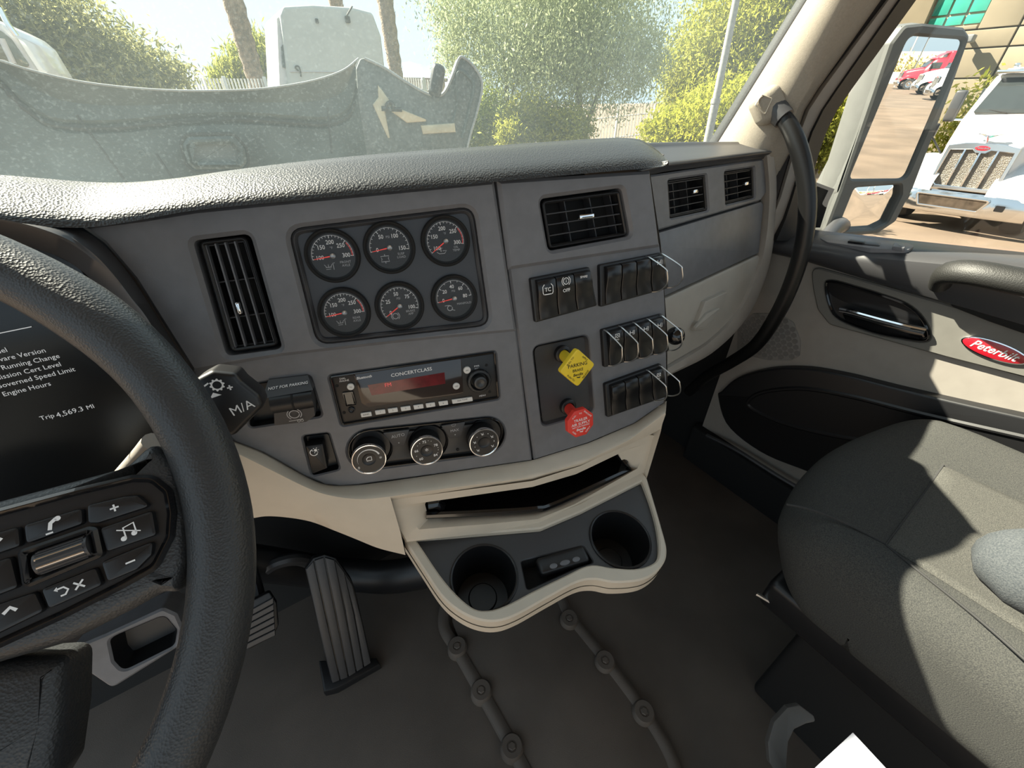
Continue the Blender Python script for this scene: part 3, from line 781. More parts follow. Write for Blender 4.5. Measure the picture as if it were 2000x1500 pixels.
# --- storage cubby
KL = Fr.facing(PP(1050, 985, 0.022), 19, 14); KR = Fr.facing(PP(1050, 985, 0.022), 4, 14)
def K(u, v, off=0.0):
    fr = KL if u < 1050 else KR
    a, b = fr.px(u, v, off); return fr.w(a, b, off)
cub = thing('storage_cubby', 'beige framed storage slot with a black bin above the cup tray', 'storage tray', Fr(K(1000, 1050), (1, 0, 0), (0, 1, 0), (0, 0, 1)))
def dense(pts, k=6):
    out = []
    for i in range(len(pts)):
        a, b = np.array(pts[i], float), np.array(pts[(i + 1) % len(pts)], float)
        for j in range(k): out.append(tuple(a + (b - a) * j / k))
    return out
KO = dense([(764, 976), (1040, 939), (1133, 910), (1268, 848), (1286, 849), (1275, 890), (1257, 938), (1133, 1000), (1055, 1034), (947, 1043), (792, 1059), (770, 1022), (748, 987)])
KI = dense([(796, 986), (1040, 951), (1125, 926), (1232, 875), (1258, 868), (1255, 890), (1245, 915), (1122, 985), (1050, 1014), (947, 1024), (818, 1034), (803, 1012), (788, 992)])
KH = dense([(832, 981), (1040, 946), (1117, 922), (1198, 887), (1206, 884), (1215, 900), (1230, 920), (1085, 988), (1042, 1000), (940, 1006), (838, 1012), (834, 1000), (830, 985)])
mb = MB(); R = [[tuple(K(u, v, -0.03)) for u, v in KO], [tuple(K(u, v, -0.002)) for u, v in KO], [tuple(K(u * 0.985 + 1020 * 0.015, v * 0.985 + 960 * 0.015, 0.001)) for u, v in KO], [tuple(K(u, v, 0.0)) for u, v in KI], [tuple(K(u, v, -0.016)) for u, v in KH], [tuple(K(u, v, -0.03) + np.array([0, 0.01, 0])) for u, v in KH]]
mb.rings(R); build(mb, 'cubby_frame', BEIGE, cub, WORLD, sharp=40)
mb = MB(); mb.rings([[tuple(K(u, v, -0.025)) for u, v in KH], [tuple(K(u, v, -0.025) + np.array([0.02, 0.12, 0.0])) for u, v in KH]], cap1=True); build(mb, 'cubby_liner', VOID, cub, WORLD)
low = [(832, 1006), (940, 1001), (1042, 994), (1085, 983), (1230, 917), (1206, 886)]
mb = MB(); mb.tube(crom([K(u, v, -0.012) for u, v in low[:5]], 24) + [K(1222, 905, -0.012), K(1205, 885, -0.03)], 0.0055, 8); 
up = [K(u, v, -0.012) for u, v in low[:5]]; dn = [K(u, v, -0.012) + np.array([0.03, 0.10, -0.035]) for u, v in low[:5]]
mb.grid([[tuple(p) for p in up], [tuple(p) for p in dn]])
mb.tube([K(836, 985, -0.008), K(850, 983, -0.008), K(862, 988, -0.02)], 0.007, 8)
build(mb, 'bin', GLOSS, cub, WORLD, label='black glossy pull-out bin')

# --- cup tray
_t = radians(8)
TR = Fr(atZ(1080, 1080, -0.55), (1, 0, 0), (0, cos(_t), sin(_t)), (0, -sin(_t), cos(_t)))
ct = thing('cup_holder_tray', 'black cup holder tray with beige wavy rim and two round wells', 'cup holder', TR)
def wavy(pts, n): return [tuple(p) for p in crom([np.array(p) for p in TR.pxs(pts)], n)]
deck = TR.pxs([(812, 1056), (1055, 1036), (1133, 1003), (1252, 943)]) + wavy([(1254, 946), (1270, 990), (1282, 1037), (1285, 1083), (1273, 1104), (1240, 1114), (1195, 1112), (1150, 1107), (1100, 1129), (1040, 1158), (990, 1184), (953, 1195), (918, 1187), (869, 1139), (816, 1062)], 70)
rim = TR.pxs([(1250, 920), (1133, 985), (1055, 1018), (800, 1040)]) + wavy([(790, 1058), (825, 1112), (860, 1164), (891, 1193), (928, 1212), (968, 1217), (1009, 1204), (1070, 1170), (1125, 1141), (1160, 1135), (1200, 1141), (1255, 1135), (1289, 1111), (1300, 1080), (1290, 1034), (1262, 938)], 80)
mb = MB(); mb.plate(rim, [deck], -0.030, 0.006, 0.0022)
rm = build(mb, 'tray_rim', BEIGE, ct, TR, sharp=40)
mb = MB(); q = ccw(rim); mb.rings([[(x, y, -0.0135) for x, y in inset(q, -0.0012)], [(x, y, -0.030) for x, y in inset(q, -0.0012)], [(x, y, -0.036) for x, y in inset(q, 0.006)], [(x, y, -0.030) for x, y in inset(q, 0.007)]]); build(mb, 'rim_skirt', BEIGE, rm, TR, sharp=40)
wells = [TR.px(946, 1125), TR.px(1212, 1050)]
slot = rpoly(TR.pxs([(1018, 1094), (1140, 1065), (1160, 1096), (1128, 1106), (1030, 1150)]), 0.004)
mb = MB(); mb.plate(inset(ccw(deck), -0.001), [circ(0.0445, 40, *wells[0]), circ(0.0445, 40, *wells[1]), slot], -0.02, -0.003, 0.002); dk = build(mb, 'deck', DGREY, ct, TR, sharp=40)
for wx, wy in wells:
    mb = MB(); mb.lathe([(0.0485, -0.004), (0.048, -0.001), (0.0465, 0.0), (0.0445, -0.001), (0.0435, -0.006), (0.041, -0.07), (0.038, -0.076), (0.022, -0.076), (0.020, -0.074), (0, -0.074)], 40, cx=wx, cy=wy); build(mb, 'cup_well', BLACK, ct, TR)
mb = MB(); mb.rings([[(x, y, -0.004) for x, y in ccw(slot)], [(x, y, -0.028) for x, y in inset(ccw(slot), 0.002)]], cap1=True); build(mb, 'slot_pocket', VOID, ct, TR)
rem = TR.at(*TR.px(1100, 1092, 0.0), -0.015)
a, b = TR.px(1052, 1108), TR.px(1148, 1080); rem = rem.rot(math.degrees(atan2(b[1] - a[1], b[0] - a[0])))
rc_ = thing('remote_control', 'small black remote with three oval buttons lying in the cup tray slot', 'remote control', rem)
mb = MB(); mb.rbox((0, 0, 0.008), (0.078, 0.026, 0.016), 0.006); build(mb, 'body', BLACK, rc_)
for k, wd in ((-0.018, 0.006), (0.0, 0.008), (0.018, 0.006)):
    mb = MB(); mb.prism(circ(wd, 18, k, -0.006, ry=0.0038), 0.012, 0.0172, 0.001); build(mb, 'button', GREY, rc_)

# ================================================================== air vents
def vent(name, label, fr, quad, vert, horz, front, tab, group=None, tabsize=(0.004, 0.012), off=0.004, z0=-0.002):
    q = fr.pxs(quad, off); cx = sum(p[0] for p in q) / 4; cy = sum(p[1] for p in q) / 4
    T = fr.at(cx, cy, 0.0); t = thing(name, label, 'air vent', T, group)
    q = [(x - cx, y - cy) for x, y in q]
    def bil(s, r): return tuple(lerp(lerp(q[0], q[1], s), lerp(q[3], q[2], s), r))
    mb = MB(); o = ccw(rpoly(q, 0.006)); mb.plate(o, [inset(o, 0.0035)], -0.028, z0 + 0.003, 0.0015); build(mb, 'frame', BLACK, t)
    mb = MB(); mb.rings([[(x, y, -0.004) for x, y in inset(o, 0.0035)], [(x, y, -0.029) for x, y in inset(o, 0.0036)]], cap1=True); build(mb, 'duct', VOID, t)
    def bar(a, b, wd, za, zb):
        a, b = Vector(a), Vector(b); d = (b - a).normalized(); nn = Vector((-d.y, d.x)) * wd / 2
        return [tuple(a + nn), tuple(a - nn), tuple(b - nn), tuple(b + nn)], za, zb
    for s in vert:
        m = MB(); p, za, zb = bar(bil(s, 0.03), bil(s, 0.97), 0.0016, *((-0.010, z0) if front == 'v' else (-0.028, -0.012)))
        m.prism(p, za, zb, 0.0004, 1); build(m, 'slat' if front == 'v' else 'vane', GREY if front == 'v' else DGREY, t)
    for r in horz:
        m = MB(); p, za, zb = bar(bil(0.03, r), bil(0.97, r), 0.0016, *((-0.010, z0) if front == 'h' else (-0.028, -0.009)))
        m.prism(p, za, zb, 0.0004, 1); build(m, 'slat' if front == 'h' else 'vane', DGREY, t)
    if tab:
        x, y = bil(*tab); m = MB(); m.rbox((x, y, z0 + 0.003), (tabsize[0], tabsize[1], 0.008), 0.0018); build(m, 'tab', CHROME, t, label='bright adjuster tab')
    return t
vent('air_vent', 'tall narrow air vent with vertical slats beside the six gauges', P1, [(386, 472), (478, 461), (543, 676), (450, 690)], (0.08, 0.29, 0.5, 0.71, 0.92), (0.04, 0.36, 0.69, 0.965), 'v', (0.42, 0.60), tabsize=(0.0042, 0.013))
vent('air_vent', 'wide black air vent above the black switch banks', P2, [(1061, 392), (1213, 372), (1229, 459), (1076, 486)], (0.06, 0.33, 0.66, 0.94), (0.05, 0.28, 0.5, 0.73, 0.95), 'h', (0.50, 0.44), tabsize=(0.022, 0.006))
gv = 'passenger air vents'
vent('air_vent', 'black air vent on the passenger fascia next to the switch column', P3, [(1306, 353), (1379, 342), (1384, 410), (1311, 426)], (0.3, 0.66), (0.08, 0.3, 0.52, 0.73, 0.93), 'h', (0.68, 0.40), gv, (0.014, 0.007))
vent('air_vent', 'black air vent at the door end of the passenger fascia', P3, [(1416, 336), (1473, 327), (1475, 385), (1419, 399)], (0.3, 0.66), (0.08, 0.3, 0.52, 0.73, 0.93), 'h', (0.72, 0.48), gv, (0.014, 0.007))

# ================================================================== gauges
mb = MB(); mb.plate(inset(ccw(hole_gau), 0.0004), [inset(ccw(hole_gau), 0.006)], -0.012, 0.0035, 0.003); build(mb, 'gauge_surround', DGREY, dash, P1)
mb = MB(); mb.prism(inset(ccw(hole_gau), 0.005), -0.02, -0.002); build(mb, 'gauge_plate', mat('gauge_plate', (0.030, 0.031, 0.037), 0.35, bump=0.05, bscale=900, dist=0.0004), dash, P1)
DIAL = mat('gauge_dial', (0.008, 0.008, 0.009), 0.45, var=0.05)
def arc(r, a0, a1, n=24): return [(r * cos(radians(a0 + (a1 - a0) * i / n)), r * sin(radians(a0 + (a1 - a0) * i / n))) for i in range(n + 1)]
def gauge(u, v, label, nums, a0, a1, minor, unit, unitpos, words, icon, needle, redfrom=None, rad=0.0285):
    T = P1.at(*P1.px(u, v, 0.002), -0.002); g = thing('gauge', label, 'gauge', T, 'round gauges in the centre panel')
    mb = MB(); mb.lathe([(rad, -0.004), (rad, 0.004), (rad * 0.985, 0.0065), (rad * 0.95, 0.0075), (rad * 0.90, 0.007), (rad * 0.84, 0.0045), (rad * 0.82, 0.003), (rad * 0.80, 0.001)], 48); build(mb, 'bezel', MATS['recess_black'], g)
    ri = rad * 0.80
    mb = MB(); mb.prism(circ(ri * 1.005, 40), -0.003, 0.0012); dl = build(mb, 'dial', DIAL, g)
    mb = MB(); mb.stroke(arc(ri * 0.93, a0, a1), 0.00035, 0.0015)
    n = (len(nums) - 1) * minor
    for i in range(n + 1):
        a = radians(a0 + (a1 - a0) * i / n); big = i % minor == 0
        r0 = ri * (0.80 if big else 0.85); r1 = ri * 0.94
        mb.stroke([(r0 * cos(a), r0 * sin(a)), (r1 * cos(a), r1 * sin(a))], 0.0007 if big else 0.00045, 0.0015)
    for i, s in enumerate(nums):
        a = radians(a0 + (a1 - a0) * i / (len(nums) - 1)); rr = ri * 0.60
        mb.text(s, 0.0062, rr * cos(a), rr * sin(a) + 0.0004, 0.0015, bold=0.01, sx=0.9)
    build(mb, 'scale', WHITE, dl)
    mb = MB(); mb.text(unit, 0.0036, unitpos[0] * ri, unitpos[1] * ri, 0.0015)
    for k, s in enumerate(words): mb.text(s, 0.0036, ri * 0.50, -ri * 0.33 - k * 0.0035, 0.0015)
    ix, iy = -ri * 0.30, -ri * 0.50
    if icon == 'axle':
        for dx_ in (-0.004, 0.0, 0.004): mb.stroke([(ix + dx_, iy + 0.003), (ix + dx_ * 0.5, iy)], 0.0005, 0.0015)
        mb.stroke([(ix - 0.003, iy), (ix + 0.003, iy)], 0.0006, 0.0015); mb.stroke([(ix + 0.005, iy - 0.003), (ix + 0.005, iy + 0.004), (ix + 0.007, iy + 0.004)], 0.0006, 0.0015); mb.stroke([(ix - 0.003, iy - 0.002), (ix + 0.002, iy - 0.002)], 0.0005, 0.0015)
    elif icon == 'bag':
        mb.stroke([(ix - 0.0045, iy + 0.003), (ix + 0.0045, iy + 0.003), (ix + 0.0035, iy), (ix + 0.0045, iy - 0.003), (ix - 0.0045, iy - 0.003), (ix - 0.0035, iy)], 0.0007, 0.0015, closed=True)
        mb.stroke([(ix, iy + 0.003), (ix, iy + 0.005)], 0.0007, 0.0015); mb.stroke([(ix, iy - 0.003), (ix, iy - 0.005)], 0.0007, 0.0015)
    elif icon == 'oil':
        mb.stroke([(ix - 0.005, iy), (ix - 0.002, iy - 0.002), (ix + 0.004, iy - 0.002), (ix + 0.0065, iy + 0.001), (ix + 0.002, iy + 0.001)], 0.0007, 0.0015); mb.stroke([(ix, iy + 0.005), (ix, iy)], 0.0010, 0.0015); mb.stroke([(ix, iy + 0.004), (ix + 0.002, iy + 0.004)], 0.0006, 0.0015)
    elif icon == 'brake':
        mb.stroke(arc(0.0032, 0, 345), 0.0008, 0.0015, closed=False); [mb.V.__setitem__(i, (x + ix, y + iy, z)) for i, (x, y, z) in list(enumerate(mb.V))[-50:]]
        for s in (1, -1):
            k = len(mb.V); mb.stroke(arc(0.0048, 90 - s * 90 - 50, 90 - s * 90 + 50), 0.0007, 0.0015); [mb.V.__setitem__(i, (mb.V[i][0] + ix, mb.V[i][1] + iy, mb.V[i][2])) for i in range(k, len(mb.V))]
    else:
        k = len(mb.V); mb.stroke(arc(0.003, 40, 380), 0.0009, 0.0015); [mb.V.__setitem__(i, (mb.V[i][0] + ix, mb.V[i][1] + iy, mb.V[i][2])) for i in range(k, len(mb.V))]
        mb.stroke([(ix - 0.006, iy + 0.0035), (ix, iy + 0.0035)], 0.0007, 0.0015); mb.stroke([(ix + 0.002, iy - 0.002), (ix + 0.006, iy - 0.0035)], 0.0007, 0.0015)
    build(mb, 'legend', DIMP, dl)
    if redfrom is not None:
        mb = MB(); mb.stroke(arc(ri * 0.88, redfrom, a1), 0.0010, 0.0017); build(mb, 'red_band', REDP, dl)
    a = radians(needle); mb = MB()
    c, k = cos(a), sin(a)
    mb.prism([(-0.0007 * -k, -0.0007 * c), (0.0007 * -k, 0.0007 * c), (ri * 0.86 * c + 0.0003 * -k, ri * 0.86 * k + 0.0003 * c), (ri * 0.86 * c - 0.0003 * -k, ri * 0.86 * k - 0.0003 * c)], 0.0022, 0.0030); build(mb, 'needle', mat('needle_red', (0.85, 0.06, 0.04), 0.4, emit=(0.9, 0.05, 0.03), es=0.15) if 'needle_red' not in MATS else MATS['needle_red'], g)
    mb = MB(); mb.lathe([(0.0032, 0.0012), (0.0032, 0.0040), (0.0027, 0.0046), (0.0021, 0.0042), (0, 0.0042)], 20); build(mb, 'hub_cap', mat('hub_ring', (0.30, 0.30, 0.30), 0.25, metal=0.7) if 'hub_ring' not in MATS else MATS['hub_ring'], g)
    mb = MB(); mb.prism(circ(rad * 0.86, 40), 0.0045, 0.0052); build(mb, 'lens', LENS, g)
    return g
gauge(650, 500, 'round front axle temperature gauge marked 100 to 300', ['100', '150', '200', '250', '300'], 186, -4, 5, '°F', (0, 0.36), ['FRONT', 'AXLE'], 'axle', 186, redfrom=38)
gauge(761, 484, 'round suspension load pressure gauge marked 0 to 150', ['0', '50', '100', '150'], 188, -8, 5, 'PSI', (0, 0.50), ['SUSP', 'LOAD'], 'bag', 188)
gauge(871, 471, 'round oil temperature gauge marked 100 to 300', ['100', '150', '200', '250', '300'], 214, -12, 5, '°F', (0, 0.36), ['OIL', 'TEMP'], 'oil', 214, redfrom=40)
gauge(673, 611, 'round rear axle temperature gauge marked 100 to 300', ['100', '150', '200', '250', '300'], 186, -4, 5, '°F', (0, 0.36), ['REAR', 'AXLE'], 'axle', 186, redfrom=38)
gauge(781, 598, 'round brake application pressure gauge marked 0 to 100', ['0', '25', '50', '75', '100'], 212, -14, 5, 'PSI', (0, 0.38), ['BRAKE', 'APP'], 'brake', 212)
gauge(888, 583, 'round manifold pressure gauge marked 0 to 80', ['0', '20', '40', '60', '80'], 188, 4, 2, 'PSI', (0, 0.38), ['MANIFOLD'], 'turbo', 188)

# ================================================================== radio
RD = P1.at(*P1.px(808, 757), 0.0)
rad = thing('car_radio', 'black car radio with red-lit display and a row of white buttons', 'radio', RD)
mb = MB(); mb.prism(inset(ccw(hole_rad), 0.0006), -0.028, -0.001, 0.001); face = build(mb, 'faceplate', BLACK, rad, P1)
mb = MB(); o = ccw(hole_rad); mb.plate(o, [inset(o, 0.0022)], -0.01, 0.002, 0.001); build(mb, 'trim_ring', GLOSS, rad, P1)
dq = rpoly(P1.pxs([(690, 730), (901, 700), (905, 768), (893, 771), (718, 795), (706, 787)]), 0.003)
mb = MB(); mb.prism(dq, -0.002, 0.0005, 0.0005); ds = build(mb, 'display', mat('radio_display', (0.025, 0.016, 0.014), 0.10, coat=0.5, var=0.1), rad, P1)
mb = MB(); mb.flat(P1.pxs([(718, 752), (868, 727), (870, 749), (726, 772)]), 0.0007); build(mb, 'lit_window', mat('display_red', (0.06, 0.006, 0.008), 0.10, emit=(0.40, 0.02, 0.035), es=0.06, var=0.5, vscale=60), ds, P1)
mb = MB(); ptext(mb, P1, 'ConcertClass'.upper(), 804, 727, 0.0062, 'CENTER', 0.0008, bold=0.01, sx=1.1); build(mb, 'maker_name', WHITE, ds, P1)
mb = MB(); ptext(mb, P1, 'Bluetooth', 711, 737, 0.0045, 'CENTER', 0.0008, bold=0.015, shear=0.2); build(mb, 'wireless_mark', WHITE, ds, P1)
mb = MB(); ptext(mb, P1, 'FM', 758, 752, 0.0068, 'CENTER', 0.0009); build(mb, 'readout', mat('readout_red', (0.3, 0.02, 0.02), 0.4, emit=(0.8, 0.10, 0.10), es=0.5), ds, P1)
BTN = mat('white_button', (0.66, 0.65, 0.62), 0.4, var=0.03)
def pxrad(fr, u, v, r, off=0.0):
    a = fr.px(u - r, v, off); b = fr.px(u + r, v, off); return sqrt((a[0] - b[0]) ** 2 + (a[1] - b[1]) ** 2) / 2
for i, (x0, y0, x1) in enumerate(((704, 807, 725), (732, 802, 752), (757, 798.5, 776), (782, 795, 801), (807, 791.5, 826), (831, 788, 849), (856, 784.5, 874), (882, 780.5, 922))):
    s = -0.142; q = P1.pxs([(x0, y0), (x1, y0 + s * (x1 - x0)), (x1 + 1.5, y0 + s * (x1 - x0) + 8), (x0 + 2, y0 + 8)])
    mb = MB(); mb.prism(rpoly(q, 0.0008, 2), -0.002, 0.0012, 0.0005, 1); bt = build(mb, 'preset_button', BTN, rad, P1)
    mb = MB(); cx = (q[0][0] + q[1][0]) / 2; cy = (q[0][1] + q[3][1]) / 2
    mb.text(['BAND', '1', '2', '3', '4', '5', '6', 'SEEK TUNE'][i], 0.0028, cx, cy, 0.00135); build(mb, 'button_print', BLACK, bt, P1)
for u, v, r, s in ((685, 755, 7.2, 'TEL'), (912, 722.5, 7.0, 'SRC'), (891, 753.5, 6.8, 'DISP')):
    a, b = P1.px(u, v); rr = pxrad(P1, u, v, r); mb = MB(); mb.lathe([(rr, -0.001), (rr, 0.0015), (rr * 0.85, 0.0022), (0, 0.0022)], 24, cx=a, cy=b); bt = build(mb, 'round_button', BTN, rad, P1)
    mb = MB(); mb.text(s, 0.0022, a, b, 0.0024); build(mb, 'button_print', BLACK, bt, P1)
a, b = P1.px(935, 743)
rr = pxrad(P1, 934, 745, 23); mb = MB(); mb.lathe([(rr, -0.001), (rr, 0.004), (rr * 0.95, 0.0052), (rr * 0.78, 0.0055), (rr * 0.70, 0.004), (rr * 0.68, 0.0005)], 40, cx=a, cy=b)
for i in range(12):
    t = 2 * pi * i / 12; mb.rbox((a + rr * 0.93 * cos(t), b + rr * 0.93 * sin(t), 0.003), (0.0022, 0.0022, 0.005), 0.0008)
kn = build(mb, 'volume_knob', BLACK, rad, P1)
mb = MB(); mb.lathe([(rr * 0.55, 0.0), (rr * 0.55, 0.010), (rr * 0.52, 0.0115), (rr * 0.45, 0.0120), (rr * 0.25, 0.0115), (0, 0.0110)], 32, cx=a, cy=b); build(mb, 'knob_cap', mat('knob_cap_grey', (0.05, 0.05, 0.05), 0.3, metal=0.5), kn, P1)
q = P1.pxs([(668, 767), (689, 764), (696, 790), (676, 793)]); mb = MB(); mb.plate(rpoly(q, 0.001), [inset(ccw(rpoly(q, 0.001)), 0.002)], -0.001, 0.001, 0.0003); u_ = build(mb, 'usb_port', GLOSS, rad, P1)
q = P1.pxs([(675, 770), (686, 768), (691, 786), (680, 788)]); mb = MB(); mb.prism(q, -0.001, 0.0006, 0.0002); build(mb, 'usb_tongue', DGREY, u_, P1)
a, b = P1.px(686, 801.5); mb = MB(); mb.lathe([(0.0042, -0.001), (0.0042, 0.0008), (0.0030, 0.0012), (0.0022, 0.0), (0, -0.0005)], 20, cx=a, cy=b); build(mb, 'aux_socket', BLACK, rad, P1)
for u, v in ((658, 754), (672, 806.5), (950.5, 713.5), (957, 765.5)):
    a, b = P1.px(u, v); mb = MB(); mb.lathe([(0.0020, -0.0009), (0.0018, -0.0006), (0.0016, -0.0006), (0, -0.0008)], 14, cx=a, cy=b); build(mb, 'screw_hole', VOID, rad, P1)
mb = MB(); ptext(mb, P1, 'DIAL', 663, 740.5, 0.0033, 'LEFT', -0.0007); ptext(mb, P1, 'PHONE', 663, 745.5, 0.0033, 'LEFT', -0.0007); ptext(mb, P1, 'PWR', 926, 716, 0.0033, 'LEFT', -0.0007); ptext(mb, P1, 'ESC', 927, 721, 0.0033, 'LEFT', -0.0007); ptext(mb, P1, 'MENU', 936, 774, 0.0033, 'LEFT', -0.0007)
build(mb, 'legend', WHITE, rad, P1)

# ================================================================== climate controls
CL = P1.at(*P1.px(837, 866), 0)
cl = thing('climate_panel', 'black climate control panel with three chrome-ringed knobs', 'climate control', CL)
mb = MB(); mb.prism(inset(ccw(hole_cl), 0.0005), -0.028, -0.006); build(mb, 'base', BLACK, cl, P1)
strip_ = P1.pxs([(738, 850), (940, 822), (945, 885), (742, 912)])
hs = [ccw(circ(0.0265, 36, *c)) for c in kc]
o = ccw(hole_cl); mb = MB(); mb.plate(o, [inset(o, 0.0015)], -0.01, 0.0015, 0.001); build(mb, 'rim', GLOSS, cl, P1)
mb = MB()
for i in range(2):
    a, b = Vector(kc[i]), Vector(kc[i + 1]); d = (b - a).normalized(); nn = Vector((-d.y, d.x))
    p = []
    for s in range(9):
        t = radians(50 - 100 * s / 8); p.append(tuple(a + d * 0.0268 * cos(t) + nn * 0.0268 * sin(t)))
    for s in range(9):
        t = radians(-50 + 100 * s / 8); p.append(tuple(b - d * 0.0268 * cos(t) + nn * 0.0268 * sin(t)))
    mb.prism(p, -0.008, -0.0005, 0.0008)
build(mb, 'face', mat('climate_face', (0.020, 0.020, 0.021), 0.42, bump=0.05, bscale=900, dist=0.0004), cl, P1)
for q, lab, ic in (([(747, 845), (800, 838), (790, 870), (769, 872)], 'AUTO', None), ([(861, 831), (909, 823), (899, 853), (879, 856)], 'MAX', 'dfr')):
    mb = MB(); mb.prism(rpoly(P1.pxs(q), 0.0015), -0.003, 0.0012, 0.0008); bt = build(mb, 'button', DGREY, cl, P1)
    mb = MB(); ptext(mb, P1, lab, sum(p[0] for p in q) / 4 + 1, sum(p[1] for p in q) / 4 + (-5 if not ic else 0), 0.0062 if not ic else 0.0055, 'CENTER', 0.0014)
    if ic:
        a, b = P1.px(886, 831, 0.0014); mb.stroke([(a - 0.003, b + 0.0015), (a, b + 0.0022), (a + 0.003, b + 0.0015), (a + 0.002, b - 0.001), (a - 0.002, b - 0.001)], 0.0004, 0.0014, closed=True)
    a, b = P1.px(*( (779, 865) if not ic else (889, 849)), 0.0014); mb.flat(circ(0.0009, 8, a, b), 0.0014)
    build(mb, 'button_print', DIMP if not ic else DIMP, bt, P1)
a, b = P1.px(894, 878); mb = MB(); mb.lathe([(0.0022, -0.001), (0.0022, 0.0004), (0.0014, 0.0), (0, -0.0006)], 14, cx=a, cy=b); build(mb, 'sensor_hole', VOID, cl, P1)
def projpx(p):
    c = RM.T @ (np.asarray(p) - CAM); return (1000 + FPX * c[0] / c[2], 750 + FPX * c[1] / c[2])
KH_ = 0.019
for i, (c, (fu, fv)) in enumerate(zip(kc, ((721, 898), (834, 881), (946, 865)))):
    fx, fy = P1.px(fu, fv, KH_); r = 0.0212
    mb = MB(); mb.lathe([(0.0262, -0.006), (0.0255, -0.004), (0.024, -0.0055)], 36, cx=c[0], cy=c[1]); build(mb, 'knob_well', BLACK, cl, P1)
    mb = MB(); mb.lathe([(r * 0.97, -0.008), (r * 0.97, KH_ - 0.006)], 40, cx=fx, cy=fy); k = build(mb, 'knob', BLACK, cl, P1)
    mb = MB(); mb.lathe([(r * 0.98, KH_ - 0.0065), (r, KH_ - 0.006), (r * 1.0, KH_ - 0.001), (r * 0.97, KH_ + 0.0002), (r * 0.93, KH_ + 0.0003), (r * 0.90, KH_ - 0.0008)], 44, cx=fx, cy=fy); build(mb, 'chrome_ring', CHROME, k, P1)
    mb = MB(); mb.lathe([(r * 0.90, KH_ - 0.0008), (r * 0.40, KH_ - 0.0008), (r * 0.36, KH_ - 0.0014), (r * 0.2, KH_ - 0.0018), (0, KH_ - 0.0018)], 40, cx=fx, cy=fy); build(mb, 'knob_face', BLACK, k, P1)
    mb = MB(); z = KH_ - 0.0005
    if i == 0:
        A0 = [(fx + x, fy + y) for x, y in arc(r * 0.66, 200, 20)]
        B0_ = [(fx + x, fy + y) for x, y in arc(r * 0.70, 200, 20)]; C0 = [(fx + x, fy + y) for x, y in arc(r * 0.60, 200, 20)]
        n_ = len(B0_); mb.grid([[(lerp(B0_[j], A0[j], 1 - j / n_)[0], lerp(B0_[j], A0[j], 1 - j / n_)[1], z) for j in range(n_)], [(lerp(C0[j], A0[j], 1 - j / n_)[0], lerp(C0[j], A0[j], 1 - j / n_)[1], z) for j in range(n_)]])
        mb.text('0', 0.005, fx - r * 0.66, fy - r * 0.42, z); mb.text('*', 0.008, fx + r * 0.66, fy - r * 0.1, z)
        mb.stroke([(fx - 0.003, fy - 0.002), (fx - 0.003, fy + 0.001), (fx - 0.001, fy + 0.003), (fx + 0.003, fy + 0.003), (fx + 0.003, fy - 0.002)], 0.0010, z - 0.001, closed=True)
    elif i == 1:
        for s, a in (('60', 228), ('66', 168), ('72', 96), ('78', 24), ('84', -42)): mb.text(s, 0.0052, fx + r * 0.64 * cos(radians(a)), fy + r * 0.64 * sin(radians(a)), z, bold=0.01)
        for a in (198, 182 - 45, 60, 75, 120, -8, -25, 0 + 5): mb.flat(circ(0.0005, 6, fx + r * 0.70 * cos(radians(a)), fy + r * 0.70 * sin(radians(a))), z)
        mb.text('*', 0.011, fx, fy - 0.001, z - 0.0008)
    else:
        for a in (225, 165, 95, 30, -35):
            px_, py_ = fx + r * 0.64 * cos(radians(a)), fy + r * 0.64 * sin(radians(a))
            mb.stroke([(px_ - 0.002, py_ + 0.0015), (px_, py_ - 0.001), (px_ + 0.002, py_ - 0.0012)], 0.0007, z); mb.stroke([(px_ - 0.001, py_ - 0.002), (px_ + 0.0016, py_ + 0.0014)], 0.0006, z)
        for a in (195, 130, 62, 0, -5): mb.flat(circ(0.0006, 6, fx + r * 0.66 * cos(radians(a)), fy + r * 0.66 * sin(radians(a))), z)
    build(mb, 'knob_print', WHITE, k, P1)

# ================================================================== dimmer rocker and trailer brake lever
dm = thing('dimmer_switch', 'black panel dimmer rocker with lamp symbol left of the climate knobs', 'switch', P1.at(*P1.px(627, 887), 0))
mb = MB(); o = ccw(hole_dim); mb.rings([[(x, y, 0.0005) for x, y in o], [(x, y, -0.012) for x, y in inset(o, 0.001)]], cap1=True); build(mb, 'socket', BLACK, dm, P1)
q = P1.pxs([(597, 871), (631, 866), (640, 914), (610, 926)], 0.006); mb = MB(); mb.prism(rpoly(q, 0.002), -0.008, 0.007, 0.002); rk = build(mb, 'rocker', BLACK, dm, P1)
mb = MB(); a, b = P1.px(613, 884, 0.0075); mb.stroke([(a + x, b + y) for x, y in arc(0.0042, 100, 330)], 0.0010, 0.0073); mb.flat(circ(0.0018, 12, a + 0.0025, b + 0.0025), 0.0073)
for t in range(6): mb.stroke([(a + 0.0025 + 0.0026 * cos(t * 1.05), b + 0.0025 + 0.0026 * sin(t * 1.05)), (a + 0.0025 + 0.0040 * cos(t * 1.05), b + 0.0025 + 0.0040 * sin(t * 1.05))], 0.0007, 0.0073)
build(mb, 'symbol', WHITE, rk, P1)
tb = thing('trailer_brake_lever', 'black trailer brake hand lever marked not for parking', 'lever', P1.at(*P1.px(560, 785), 0))
mb = MB(); o = ccw(hole_tb); mb.rings([[(x, y, 0.0005) for x, y in o], [(x, y, -0.014) for x, y in inset(o, 0.001)]], cap1=True); build(mb, 'socket', BLACK, tb, P1)
